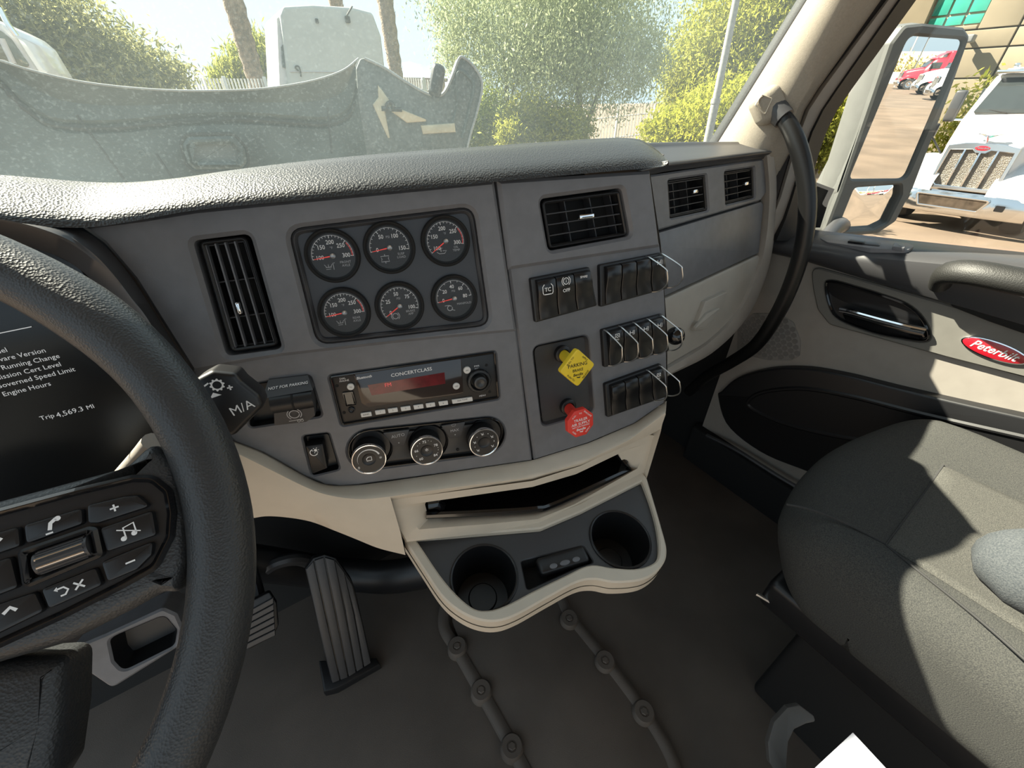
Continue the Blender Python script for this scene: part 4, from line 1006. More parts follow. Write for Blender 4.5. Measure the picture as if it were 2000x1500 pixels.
# upper cap with lettering
def q3(fr, pts, zs): return [tuple([*fr.px(u, v, z), z]) for (u, v), z in zip(pts, zs)]
up4 = q3(P1, [(524, 742), (601, 733), (611, 762), (512, 779)], (0.004, 0.004, 0.020, 0.020)); mb = MB()
dn4 = [(x, y, -0.01) for x, y, z in up4]; mb.add(up4 + dn4, [(3, 2, 1, 0)[::-1], (0, 1, 5, 4), (1, 2, 6, 5), (2, 3, 7, 6), (3, 0, 4, 7)]); cap_ = build(mb, 'cap', DGREY, tb, P1)
TF = P1.at(*P1.px(563, 754, 0.0125), 0.0125).tip(math.degrees(math.atan2(0.016, 0.020)) * -1)
mb = MB(); mb.text('NOT FOR PARKING', 0.0047, 0, 0, 0.0011, shear=0.2, bold=0.01); build(mb, 'lettering', WHITE, cap_, TF)
mb = MB(); A_, B_ = P1.px(530, 791, 0.018), P1.px(612, 779, 0.018)
mb.tube([(A_[0], A_[1], 0.014), (B_[0], B_[1], 0.014)], 0.0115, 20); gr_ = build(mb, 'grip', BLACK, tb, P1)
m_ = lerp((*A_, 0.014), (*B_, 0.014), 0.5); d_ = lerp((*A_, 0.014), (*B_, 0.014), 0.55)
mb = MB(); mb.tube([tuple(m_), tuple(d_)], 0.0119, 20); build(mb, 'grip_band', VOID, gr_, P1)
lo4 = q3(P1, [(535, 800), (612, 787), (615, 812), (598, 824), (536, 831)], (0.022, 0.022, 0.016, 0.012, 0.012)); mb = MB()
dn4 = [(x, y, -0.01) for x, y, z in lo4]; mb.add(lo4 + dn4, [(4, 3, 2, 1, 0)[::-1]] + [(i, (i + 1) % 5, 5 + (i + 1) % 5, 5 + i) for i in range(5)]); lw = build(mb, 'lower_face', DGREY, tb, P1)
TF2 = P1.at(*P1.px(575, 808, 0.0185), 0.0185).tip(14)
mb = MB(); mb.stroke(arc(0.0052, 0, 350), 0.0010, 0.0012)
for s in (0, 180): mb.stroke(arc(0.0074, s - 50, s + 50), 0.0009, 0.0012)
mb.stroke([(-0.008, -0.0085), (0.007, -0.0085)], 0.0008, 0.0012)
for x in (0.002, 0.0055): mb.stroke([(x + p, -0.0105 + q) for p, q in arc(0.0014, 0, 350)], 0.0006, 0.0012)
build(mb, 'symbol', DIMP, lw, TF2)

# ================================================================== rocker switch banks
def bank(label, quad, n, guards, prints, group='rocker switch banks'):
    q = P2.pxs(quad); cx = sum(p[0] for p in q) / 4; cy = sum(p[1] for p in q) / 4
    T = P2.at(cx, cy, 0); t = thing('switch_bank', label, 'switch', T, group)
    q = [(x - cx, y - cy) for x, y in q]
    def bil(s, r): return lerp(lerp(q[0], q[1], s), lerp(q[3], q[2], s), r)
    mb = MB(); mb.prism(rpoly(q, 0.003), -0.004, 0.0065, 0.002); build(mb, 'housing', BLACK, t)
    for i in range(n):
        s0, s1 = 0.055 + 0.90 * i / n + 0.008, 0.055 + 0.90 * (i + 1) / n - 0.008
        # rocker: high at the top third, hollow below
        prof = [(0.05, 0.004), (0.06, 0.013), (0.10, 0.0155), (0.34, 0.0150), (0.52, 0.0118), (0.70, 0.0098), (0.86, 0.0100), (0.94, 0.0098), (0.955, 0.004)]
        rows = []
        for s, dz in ((s0, -0.006), (s0, -0.0008), (s0 + 0.012, 0.0), (s1 - 0.012, 0.0), (s1, -0.0008), (s1, -0.006)):
            rows.append([(*bil(s, r), max(z + dz, 0.003)) for r, z in prof])
        mb = MB(); mb.grid(rows); rk = build(mb, 'rocker', SATIN, t, sharp=50)
        pr = prints[i] if i < len(prints) else None
        if pr:
            mb = MB(); c = bil((s0 + s1) / 2, 0.20 if pr != 'SPARE' else 0.17); z = 0.0160
            if pr == 'TC':
                mb.text('TC', 0.0070, c[0], c[1] - 0.005, z, bold=0.02); c = (c[0], c[1] - 0.005)
                for sg in (-1, 1): mb.stroke([(c[0] + sg * 0.0046, c[1] + 0.0070), (c[0] + sg * 0.0072, c[1] + 0.004), (c[0] + sg * 0.0072, c[1] - 0.0035), (c[0] + sg * 0.0058, c[1] - 0.006)], 0.0011, z)
                mb.stroke([(c[0] - 0.005, c[1] - 0.0058), (c[0] + 0.005, c[1] - 0.0058)], 0.0012, z)
            elif pr == 'OFF':
                mb.text('OFF', 0.0062, c[0], c[1] - 0.0110, z, bold=0.015)
                mb.stroke([(c[0] + x, c[1] + y + 0.001) for x, y in arc(0.0040, 0, 350)], 0.0010, z); mb.text('2', 0.0050, c[0], c[1] + 0.001, z)
                for s in (0, 180): mb.stroke([(c[0] + x, c[1] + y + 0.001) for x, y in arc(0.0062, s - 55, s + 55)], 0.0009, z)
            elif pr == 'SPARE': mb.text('SPARE', 0.0040, c[0], c[1], z, bold=0.015)
            elif pr == 'PTO':
                mb.stroke([(c[0] - 0.0035, c[1] - 0.002), (c[0] - 0.0035, c[1] + 0.0035), (c[0] + 0.0035, c[1] + 0.0035), (c[0] + 0.0035, c[1] - 0.002)], 0.0011, z); mb.stroke([(c[0] + x, c[1] + y) for x, y in arc(0.0017, 0, 350)], 0.0009, z); mb.text('PTO', 0.0032, c[0], c[1] - 0.005, z, bold=0.02)
            else:
                mb.stroke([(c[0] - 0.004, c[1]), (c[0] + 0.003, c[1])], 0.0011, z); mb.stroke([(c[0] - 0.003, c[1] - 0.003), (c[0] - 0.003, c[1] + 0.003)], 0.0013, z); mb.stroke([(c[0] + 0.002, c[1] - 0.003), (c[0] + 0.002, c[1] + 0.003), (c[0] + 0.0045, c[1] + 0.003), (c[0] + 0.0045, c[1] - 0.003)], 0.0009, z, closed=True)
            build(mb, 'rocker_print', WHITE, rk)
    for s in guards:
        a = bil(s, 0.02); b = bil(s + 0.02, 0.98); sx_ = 0.006
        P = [(a[0], a[1], 0.004), (a[0] + 0.001, a[1] - 0.001, 0.012), (*lerp(a, b, 0.30), 0.034), (*lerp(a, b, 0.42), 0.037), (*lerp(a, b, 0.72), 0.033), (*lerp(a, b, 0.95), 0.016), (b[0], b[1], 0.004)]
        P = [(p[0] + (sx_ if 1 < k < 6 else 0), p[1], p[2]) for k, p in enumerate(P)]
        mb = MB(); mb.tube(crom(P, 26), 0.0010, 8); build(mb, 'wire_guard', STEEL, t)
    return t
bank('three black rocker switches marked TC, OFF and SPARE', [(1032, 543), (1147, 521), (1162, 596), (1042, 629)], 3, [], ['TC', 'OFF', 'SPARE'])
bank('four black rocker switches below the wide vent, last one wire guarded', [(1166, 517), (1289, 493), (1301, 562), (1168, 599)], 4, (0.72, 0.95), [None, None, None, 'LCK'])
bank('middle bank of four rocker switches with a wire guard over every gap', [(1171, 643), (1289, 612), (1303, 684), (1176, 716)], 4, (0.03, 0.265, 0.49, 0.72, 0.95), ['PTO', 'LCK', 'LCK', 'LCK'])
bank('lowest bank of four rocker switches, last one wire guarded', [(1177, 748), (1287, 709), (1302, 771), (1182, 813)], 4, (0.72, 0.95), [None, None, None, 'PTO'])
bk = thing('hand_valve_knob', 'black ball knob sticking out behind the middle switch bank', 'knob', P2.at(*P2.px(1319, 656, 0.0), 0.0))
mb = MB(); mb.lathe([(0.0145 * sin(pi * i / 14), -0.0145 * cos(pi * i / 14)) for i in range(15)], 24); build(mb, 'ball', GLOSS, bk)
mb = MB(); mb.tube([(-0.045, 0.0, -0.02), (0, 0, -0.004)], 0.005, 12); build(mb, 'stem', BLACK, bk)

# ================================================================== air valve knobs
vp = thing('valve_panel', 'recessed dark plate behind the two air valve knobs', 'valve panel', P2.at(*P2.px(1100, 742), 0))
mb = MB(); o = ccw(hole_pk); mb.rings([[(x, y, 0.0) for x, y in o], [(x, y, -0.005) for x, y in inset(o, 0.003)]], cap1=True); build(mb, 'plate', DGREY, vp, P2)
YEL = mat('valve_yellow', (0.83, 0.60, 0.03), 0.38, var=0.03); RED = mat('valve_red', (0.72, 0.045, 0.03), 0.38, var=0.03)
def valve(name, label, base, facepx, n, m, lines, ang, R_):
    H = 0.045; bx_, by_ = P2.px(*base, 0.0); fx, fy = P2.px(*facepx, H)
    T = P2.at(bx_, by_, 0); t = thing(name, label, 'valve knob', T); dxy = (fx - bx_, fy - by_)
    mb = MB(); mb.lathe([(0.0125, -0.006), (0.0125, 0.002), (0.0095, 0.004), (0.008, 0.004), (0.008, -0.004)], 24); build(mb, 'bushing', BLACK, t)
    P = [(0, 0, -0.004), (dxy[0] * 0.4, dxy[1] * 0.4, H * 0.4), (dxy[0] * 0.8, dxy[1] * 0.8, H * 0.82), (dxy[0], dxy[1], H)]
    mb = MB(); mb.tube(P, [0.0075, 0.008, 0.011, 0.014], 20); build(mb, 'stem', m, t)
    FR = T.at(dxy[0], dxy[1], H)
    pts = [(R_ * cos(radians(ang + 360 * i / n)), R_ * sin(radians(ang + 360 * i / n))) for i in range(n)]
    mb = MB(); mb.prism(rpoly(pts, 0.0045 if n == 4 else 0.0015), -0.003, 0.0045, 0.0012, back=True); hd = build(mb, 'knob_head', m, t, FR)
    mb = MB()
    for s, sz, x, y, r in lines: mb.text(s, sz, x, y, 0.0047, rot=r, bold=0.01)
    k = 0.0105 if n == 4 else 0.009
    mb.text('Bendix', 0.0054, 0.0, -0.0092, 0.0047, bold=0.02, shear=0.2); mb.stroke([(-0.002, -0.0128), (0.002, -0.0138), (0.003, -0.0123)], 0.0014, 0.0047)
    build(mb, 'lettering', BLACK if n == 4 else WHITE, hd, FR)
valve('parking_brake_knob', 'yellow diamond parking brake knob', (1100, 692), (1125, 717), 4, YEL, [('PARKING', 0.0070, 0, 0.0043, 0), ('BRAKE', 0.0054, 0, -0.0030, 0), ('PULL TO', 0.0036, -0.0105, 0.0115, 45), ('APPLY', 0.0036, 0.011, 0.0110, -45), ('PUSH TO', 0.0036, -0.011, -0.0120, -45), ('RELEASE', 0.0036, 0.0115, -0.0115, 45)], -2, 0.0268)
valve('trailer_air_knob', 'red octagonal trailer air supply knob', (1110, 795), (1131, 824), 8, RED, [('TRAILER', 0.0058, 0, 0.0052, 0), ('AIR SUPPLY', 0.0058, 0, -0.0006, 0), ('NOT FOR PARKING', 0.0031, 0, -0.0048, 0), ('PULL', 0.0032, -0.0100, 0.0120, 45), ('TO', 0.0032, 0, 0.0150, 0), ('EVACUATE', 0.0032, 0.0115, 0.0115, -45), ('PUSH', 0.0032, -0.0110, -0.0125, -45), ('SUPPLY', 0.0032, 0.0110, -0.0125, 45)], 22.5, 0.0222)

# ================================================================== steering wheel
_a = 0.784
W = Fr(CAM + np.array([-0.287, 0.268, -0.196]), (1, 0, 0), (0, cos(_a), sin(_a)), (0, -sin(_a), cos(_a)))
sw = thing('steering_wheel', 'black leather steering wheel with button pod on its spoke', 'steering wheel', W)
mb = MB(); n = 120; path = []; rs = []
for i in range(n):
    t = 2 * pi * i / n; path.append((0.225 * cos(t), 0.225 * sin(t), 0))
    g = 0.0012 * (math.exp(-((t - 0.55) / 0.16) ** 2) + math.exp(-((t - (pi - 0.55)) / 0.16) ** 2))
    rs.append((0.0180 + g, 0.0180 + g))
mb.tube(path, rs, 20, closed=True, flat=(1, 0, 0)); build(mb, 'rim', WLEATH, sw, sharp=80)
# right spoke
sp_out = W.pxs([(-330, 1075), (-150, 1022), (0, 978), (150, 938), (247, 912), (300, 862), (352, 905), (372, 1000), (372, 1090), (352, 1158), (320, 1156), (260, 1190), (130, 1256), (0, 1294), (-330, 1400)], 0.0)
mb = MB(); mb.prism(rpoly(sp_out, 0.006, 3), -0.022, 0.006, 0.009, 4); spk = build(mb, 'spoke', WLEATH, sw, sharp=60)
pod = W.pxs([(-330, 1085), (0, 993), (150, 953), (262, 927), (305, 928), (338, 955), (346, 1000), (343, 1048), (312, 1110), (243, 1149), (130, 1206), (0, 1266), (-330, 1420)], 0.006)
mb = MB(); o = ccw(rpoly(pod, 0.010)); mb.plate(o, [inset(o, 0.0045)], -0.002, 0.0095, 0.002); build(mb, 'pod_ring', GLOSS, sw)
mb = MB(); mb.prism(inset(o, 0.004), -0.002, 0.0065); pb = build(mb, 'pod_base', BLACK, sw)
SYM = WHITE
def wbtn(pts, draw=None):
    q = W.pxs(pts, 0.010); mb = MB(); mb.prism(rpoly(inset(ccw(q), 0.0005), 0.0022), 0.005, 0.0105, 0.0016); b = build(mb, 'wheel_button', BLACK, sw)
    if draw:
        m = MB(); draw(m, sum(p[0] for p in q) / len(q), sum(p[1] for p in q) / len(q)); build(m, 'symbol', WHITE, b)
z = 0.0107
def d_plus(m, x, y): m.stroke([(x - 0.002, y), (x + 0.002, y)], 0.0009, z); m.stroke([(x, y - 0.002), (x, y + 0.002)], 0.0009, z)
def d_minus(m, x, y): m.stroke([(x - 0.0022, y), (x + 0.0022, y)], 0.0009, z)
def d_note(m, x, y):
    m.stroke([(x - 0.002, y - 0.003), (x - 0.002, y + 0.003), (x + 0.003, y + 0.004), (x + 0.003, y - 0.002)], 0.0008, z)
    m.flat(circ(0.0014, 10, x - 0.003, y - 0.003), z); m.flat(circ(0.0014, 10, x + 0.002, y - 0.002), z); m.stroke([(x - 0.005, y + 0.003), (x + 0.005, y - 0.002)], 0.0006, z)
def d_phone(m, x, y):
    m.stroke([(x - 0.002, y - 0.002), (x - 0.001, y + 0.0015), (x + 0.0015, y + 0.003)], 0.0018, z); m.flat(circ(0.0014, 8, x + 0.0022, y + 0.0028), z); m.stroke([(x - 0.004, y - 0.0036), (x - 0.001, y - 0.0036)], 0.0009, z)
def d_back(m, x, y):
    m.stroke([(x - 0.006, y + 0.002), (x - 0.003, y + 0.002), (x - 0.0015, y), (x - 0.003, y - 0.002), (x - 0.005, y - 0.002)], 0.0009, z); m.flat([(x - 0.007, y + 0.002), (x - 0.0055, y + 0.0033), (x - 0.0055, y + 0.0007)], z)
    m.stroke([(x + 0.001, y + 0.002), (x + 0.005, y - 0.002)], 0.0009, z); m.stroke([(x + 0.001, y - 0.002), (x + 0.005, y + 0.002)], 0.0009, z)
def d_dots(m, x, y):
    m.stroke([(x + 0.002, y + 0.001), (x + 0.005, y + 0.003), (x + 0.007, y + 0.0005)], 0.0016, z); m.flat(circ(0.0012, 8, x - 0.001, y - 0.001), z)
wbtn([(167, 985), (243, 967), (270, 965), (299, 989), (191, 1024), (169, 1024)], d_plus)
wbtn([(191, 1031), (300, 994), (309, 1046), (206, 1081)], d_note)
wbtn([(194, 1097), (303, 1053), (299, 1084), (269, 1114), (208, 1140)], d_minus)
wbtn([(43, 1024), (163, 989), (165, 1024), (48, 1066)], d_phone)
wbtn([(76, 1150), (189, 1105), (204, 1143), (93, 1193)], d_back)
wbtn([(-110, 1068), (39, 1025), (44, 1067), (-105, 1118)], d_dots)
wbtn([(-105, 1125), (24, 1084), (40, 1148), (-95, 1200)], d_minus)
wbtn([(-95, 1208), (71, 1153), (90, 1194), (-85, 1280)], d_dots)
q = W.pxs([(33, 1076), (173, 1028), (190, 1030), (202, 1086), (57, 1147), (43, 1143)], 0.011); mb = MB(); o = ccw(rpoly(q, 0.003)); mb.plate(o, [inset(o, 0.0032)], 0.005, 0.0125, 0.0015); hs_ = build(mb, 'roller_housing', BLACK, sw)
A_, B_ = W.px(70, 1103, 0.011), W.px(175, 1066, 0.011)
mb = MB(); mb.tube([(*A_, 0.0085), (*B_, 0.0085)], 0.0062, 24); rl = build(mb, 'roller', DGREY, sw)
d = np.array([B_[0] - A_[0], B_[1] - A_[1]]); 
for k in range(9):
    t = pi * (k + 0.5) / 9; nn = np.array([-d[1], d[0]]) / np.linalg.norm(d)
    off = nn * 0.0063 * cos(t); zz = 0.0085 + 0.0063 * sin(t); mb = MB()
    mb.tube([(A_[0] + off[0] + d[0] * 0.06, A_[1] + off[1] + d[1] * 0.06, zz), (B_[0] + off[0] - d[0] * 0.06, B_[1] + off[1] - d[1] * 0.06, zz)], 0.0006, 6); build(mb, 'roller_ridge', CHROME if k in (3, 5) else DGREY, rl)
mb = MB(); mb.rbox((0, 0.01, -0.005), (0.16, 0.15, 0.05), 0.024, 4); build(mb, 'hub_pad', DGREY, sw)
mb = MB(); mb.rbox((-0.13, -0.005, -0.008), (0.15, 0.07, 0.026), 0.010); build(mb, 'spoke', WLEATH, sw)
mb = MB(); mb.prism(rpoly(W.pxs([(-140, 1300), (0, 1292), (132, 1282), (128, 1400), (110, 1520), (60, 1600), (-200, 1600)], -0.008), 0.008), -0.035, -0.004, 0.009, 3); build(mb, 'lower_spoke', WLEATH, sw)
mb = MB(); mb.tube([(0, 0, -0.02), (0, 0, -0.08), (0, -0.02, -0.25)], [0.055, 0.060, 0.075], 24); col = build(mb, 'column_shroud', DGREY, sw)

# gear selector stalk
SK = Fr.facing(atY(450, 785, 0.355), 8, 18)
st = thing('gear_selector_stalk', 'black gear selector stalk with gear symbol behind the steering wheel', 'lever', SK)
body = SK.pxs([(372, 748), (390, 736), (413, 724), (460, 729), (473, 745), (507, 772), (516, 794), (457, 853), (425, 850), (395, 800)], 0.01)
mb = MB(); mb.prism(rpoly(body, 0.006, 4), -0.018, 0.010, 0.004, 3, back=True); bd = build(mb, 'paddle', BLACK, st, SK)
mb = MB(); mb.tube([SK.w(*SK.px(430, 800), -0.008), CAM + np.array([-0.235, 0.42, -0.36])], 0.014, 14); build(mb, 'arm', BLACK, st, WORLD)
mb = MB(); a, b = SK.px(424, 752, 0.0102); zz = 0.0103
g = []
for i in range(40):
    r = 0.0052 if (i // 2) % 2 == 0 else 0.0042; g.append((a + r * cos(2 * pi * i / 40), b + r * sin(2 * pi * i / 40)))
i_ = [(a + 0.0031 * cos(2 * pi * i / 40), b + 0.0031 * sin(2 * pi * i / 40)) for i in range(40)]
mb.grid([[(*p, zz) for p in g], [(*p, zz) for p in i_]], closed=True)
ptext(mb, SK, 'M/A', 473, 797, 0.0105, 'CENTER', zz, rot=12)
for (u, v), k in (((402, 752), 'm'), ((449, 757), 'x')):
    x, y = SK.px(u, v, zz)
    if k == 'm': mb.stroke([(x - 0.002, y - 0.001), (x + 0.002, y + 0.001)], 0.0012, zz)
    else: d_plus_ = [mb.stroke([(x - 0.002, y), (x + 0.002, y)], 0.0012, zz), mb.stroke([(x, y - 0.002), (x, y + 0.002)], 0.0012, zz)]
mb.flat(SK.pxs([(410, 779), (416, 767), (433, 771)], zz), zz)
build(mb, 'symbol', WHITE, bd, SK)
# second stalk tip left of the rim
mb = MB(); p = [CAM + np.array([-0.235, 0.37, -0.33]), atY(254, 914, 0.37), atY(298, 862, 0.35)]; mb.tube(crom(p, 10), [0.007] * 10, 12)
tag(build(mb, 'wiper_stalk', TAUPE), 'grey column stalk tip behind the wheel spoke', 'lever')

# knee panel with recess under the column
KN = Fr.facing(atY(280, 1262, 0.50), 4, 25)
kp = thing('knee_panel', 'grey lower column panel with dark rectangular recess', 'panel', KN)
o = ccw(rpoly(KN.pxs([(60, 1300), (205, 1240), (318, 1188), (345, 1200), (356, 1225), (352, 1262), (218, 1346), (150, 1300), (90, 1420)]), 0.008))
h = ccw(rpoly(KN.pxs([(213, 1250), (232, 1240), (320, 1203), (345, 1232), (340, 1262), (240, 1312), (222, 1292)]), 0.010))
mb = MB(); mb.plate(o, [h], -0.05, 0.0, 0.003); build(mb, 'panel', GREY, kp, KN)
mb = MB(); mb.rings([[(x, y, -0.002) for x, y in h], [(x, y, -0.03) for x, y in inset(h, 0.006)]], cap1=True); build(mb, 'recess', BLACK, kp, KN)
kb = KN.w(*KN.px(100, 1325, -0.03), -0.03)      # hanger from the panel's left end up to the column shroud
mb = MB(); mb.tube([tuple(kb), tuple(CAM + np.array([-0.287, 0.44, -0.41]))], 0.016, 12); build(mb, 'hanger', DGREY, kp, WORLD)

# ================================================================== pedals and heater duct
def plane_frame(b, t):
    ey = (t - b) / np.linalg.norm(t - b); ex = np.array([1.0, 0, 0]); ex = ex - ey * (ex @ ey); ex /= np.linalg.norm(ex)
    return Fr((b + t) / 2, ex, ey, np.cross(ex, ey))
PA = plane_frame(atZ(690, 1318, -1.035), atZ(625, 1085, -0.785))
ap = thing('accelerator_pedal', 'long black accelerator pedal with ribbed rubber face', 'pedal', Fr(floorpx(690, 1320), (1, 0, 0), (0, 1, 0), (0, 0, 1)))
lef = [(596, 1112), (611, 1177), (630, 1262), (648, 1333)]; rig = [(676, 1118), (690, 1142), (706, 1205), (728, 1304)]
le = crom([PA.px(*p) for p in lef], 20); ri_ = crom([PA.px(*p) for p in rig], 20)
o = [tuple(p) for p in le] + [tuple(p) for p in ri_[::-1]] + [PA.px(656, 1090), PA.px(634, 1083), PA.px(612, 1090)]
mb = MB(); mb.prism(rpoly(o, 0.003, 2), -0.014, 0.0, 0.003, back=True); build(mb, 'pedal_plate', BLACK, ap, PA)
tt = [(597, 1112), (613, 1094), (633, 1087), (654, 1093), (673, 1118), (688, 1142)]; mm = [(621, 1220), (638, 1208), (656, 1200), (674, 1196), (692, 1202), (705, 1205)]; bb = [(648, 1332), (664, 1326), (680, 1320), (696, 1314), (711, 1308), (727, 1303)]
for k in range(5):
    def side(i, d): return [tuple(lerp(PA.px(*c[i]), PA.px(*c[i + 1 if d > 0 else i - 1]), 0.07)) for c in (tt, mm, bb)]
    a, b = side(k, 1), side(k + 1, -1)
    mb = MB(); mb.prism(a + b[::-1], -0.002, 0.0045, 0.0012, 2); build(mb, 'tread_rib', DGREY, ap, PA)
q = [floorpx(u, v, 0.004) for u, v in ((626, 1296), (636, 1358), (660, 1352), (744, 1304), (738, 1290))]
mb = MB(); mb.prism([(p[0], p[1]) for p in q], FLZ - 0.002, FLZ + 0.022, 0.005); build(mb, 'hinge_base', BLACK, ap, WORLD)
PB = plane_frame(atZ(512, 1262, -0.90), atY(520, 1158, float(atZ(512, 1262, -0.90)[1]) + 0.05))
bp = thing('brake_pedal', 'square grooved rubber brake pedal beside the accelerator', 'pedal', PB)
mb = MB(); o = ccw(rpoly(PB.pxs([(478, 1180), (503, 1168), (526, 1156), (540, 1178), (544, 1222), (534, 1244), (487, 1269), (455, 1262)]), 0.006)); mb.prism(o, -0.012, 0.0, 0.003, back=True); pb_ = build(mb, 'pedal_plate', BLACK, bp, PB)
for k in range(6):
    q = []
    for s in (k / 6 + 0.012, (k + 1) / 6 - 0.012):
        q.append((lerp(PB.px(470, 1200), PB.px(480, 1268), s), lerp(PB.px(534, 1165), PB.px(538, 1240), s)))
    mb = MB(); mb.prism([tuple(q[0][0]), tuple(q[0][1]), tuple(q[1][1]), tuple(q[1][0])], -0.001, 0.004, 0.001, 1); build(mb, 'tread_rib', DGREY, bp, PB)
mb = MB(); pb0 = PB.w(0, 0, -0.01); mb.tube(crom([pb0, pb0 + np.array([0, 0.10, 0.05]), pb0 + np.array([0.0, 0.16, 0.25]), pb0 + np.array([0.0, 0.31, 0.32])], 16), 0.011, 10); build(mb, 'pedal_arm', BLACK, bp, WORLD)
dc = thing('heater_duct', 'black moulded heater duct behind the pedals', 'duct', Fr(atY(700, 1150, 0.66), (1, 0, 0), (0, 1, 0), (0, 0, 1)))
P = [atY(u, v, y) for u, v, y in ((430, 1090, 0.755), (540, 1105, 0.75), (620, 1116, 0.742), (700, 1124, 0.69), (770, 1126, 0.63), (870, 1108, 0.56), (990, 1096, 0.48))]
mb = MB(); mb.tube(crom(P, 40), [(0.034, 0.042)] * 40, 18, flat=(0, 1, 0)); build(mb, 'duct_body', BLACK, dc, WORLD)
P = [atY(u, v, y) for u, v, y in ((512, 1118, 0.735), (545, 1098, 0.725), (592, 1094, 0.725), (645, 1122, 0.735))]; mb = MB(); mb.tube(crom(P, 16), 0.014, 10); build(mb, 'pipe', DGREY, dc, WORLD)

# ================================================================== grab handle
gh = thing('grab_handle', 'long black bowed grab handle on the beige pillar', 'grab handle', Fr(atX(1510, 205, 0.97), (1, 0, 0), (0, 1, 0), (0, 0, 1)))
mq = [(1470, 196), (1478, 180), (1500, 160), (1520, 163), (1549, 192), (1540, 214), (1524, 245), (1500, 238), (1472, 222), (1464, 208)]
nrm = np.array([-0.72, -0.69, 0.12]); nrm /= np.linalg.norm(nrm); hx = np.array([0.69, -0.72, 0.0]); hx /= np.linalg.norm(hx); hx = hx - nrm * (hx @ nrm); hx /= np.linalg.norm(hx)
MF = Fr(atX(1505, 205, 0.945), hx, np.cross(nrm, hx), nrm)
MR = MF.atpx(1506, 204).rot(-52); mb = MB(); mb.rbox((0, 0, -0.022), (0.060, 0.052, 0.056), 0.017, 5); mt = build(mb, 'mount', PILLAR, gh, MR, sharp=80)
o = ccw(rpoly(MF.pxs([(1474, 205), (1488, 184), (1509, 192), (1494, 225)], 0.006), 0.003)); mb = MB(); mb.plate(o, [inset(o, 0.0014)], 0.003, 0.0072, 0.0005); build(mb, 'cover_edge', BEIGE, mt, MF)
def gx(u, v, x): return atX(u, v, x)
hp = [gx(1515, 214, 0.962), gx(1532, 232, 0.962), gx(1552, 268, 0.965), (gx(1570, 330, 0.97)), gx(1577, 400, 0.975), gx(1570, 470, 0.98), gx(1551, 540, 0.985), gx(1520, 610, 0.99), gx(1478, 672, 1.0), gx(1430, 706, 1.03), gx(1380, 735, 1.06), gx(1345, 765, 1.08)]
mb = MB(); mb.tube(crom(hp, 60), [0.0125 + 0.0035 * min(1, k / 12) for k in range(60)], 16); build(mb, 'grip', mat('handle_rubber', (0.005, 0.005, 0.005), 0.40, bump=0.05, bscale=300), gh, WORLD)
mb = MB(); mb.tube([hp[0] + (hp[0] - hp[1]) * 0.4, hp[1]], [0.021, 0.018], 16); build(mb, 'collar', DGREY, gh, WORLD)

# ================================================================== passenger seat
def fabric(name, c1, c2):
    return mat(name, c1, 0.95, bump=0.5, bscale=800, col2=c2, vscale=750, spec=0.2, dist=0.0012)
FAB = fabric('seat_fabric', (0.034, 0.035, 0.035), (0.066, 0.066, 0.060))
FAB2 = fabric('seat_fabric_inset', (0.048, 0.048, 0.045), (0.092, 0.090, 0.080))
SX0, SX1, SYF, SZ = 0.555, 1.075, 0.150, CAMZ - 0.52
seat = thing('passenger_seat', 'dark grey cloth passenger seat with sunlit cushion', 'seat', Fr(((SX0 + SX1) / 2, -0.15, FLZ), (1, 0, 0), (0, 1, 0), (0, 0, 1)))
def bol(x, y):
    s = (x - (SX0 + SX1) / 2) / ((SX1 - SX0) / 2)
    r = 0.022 * max(0, abs(s) - 0.45) ** 1.3 * 2.0
    return r - 0.02 * max(0, (y - 0.02) / 0.13) ** 2
def sdef(q):
    x, y, z = q; s = (x - (SX0 + SX1) / 2) / ((SX1 - SX0) / 2)
    f = max(0, (z - (SZ - 0.10)) / 0.10)
    z2 = z + bol(x, y) * f
    y2 = y - 0.055 * s * s * (1 if y > -0.2 else 0) * max(0, (y + 0.2) / 0.35)
    # front waterfall: lower part of the nose tucks back
    if y > 0.0: y2 -= 0.06 * max(0, (SZ - 0.07 - z) / 0.12)
    return np.array([x, y2, z2])
mb = MB(); mb.rbox(((SX0 + SX1) / 2, -0.20, SZ - 0.09), (SX1 - SX0, 0.70, 0.18), 0.062, 6, deform=sdef, n=(14, 18, 2)); build(mb, 'cushion', FAB, seat, WORLD, sharp=80)
def stop(x, y): return float(SZ + bol(x, y))
_f0, _f1 = atZ(1730, 1066, -0.512), atZ(1846, 905, -0.512)
ins = [_f0, _f1, np.array([_f1[0] + 0.02, -0.52, 0]), np.array([_f0[0] - 0.0, -0.52, 0])]
ipoly = ccw([(p[0], p[1]) for p in ins]); mb = MB()
_d = []
for _i in range(4):
    for _k in range(12): _d.append(tuple(lerp(ipoly[_i], ipoly[(_i + 1) % 4], _k / 12)))
ip = _d
from mathutils import geometry as _g
cxp = (sum(p[0] for p in ip) / len(ip), sum(p[1] for p in ip) / len(ip))
rings_ = []
for s in (1.0, 0.98, 0.9, 0.8, 0.65, 0.5, 0.35, 0.2): rings_.append([(cxp[0] + (x - cxp[0]) * s, cxp[1] + (y - cxp[1]) * s, stop(cxp[0] + (x - cxp[0]) * s, cxp[1] + (y - cxp[1]) * s) + (0.0005 if s == 1.0 else 0.005)) for x, y in ip])
mb.rings(rings_, cap1=True); build(mb, 'seat_inset', FAB2, seat, WORLD, sharp=80)
SEAM = mat('seam_thread', (0.03, 0.03, 0.03), 0.9, var=0.1)
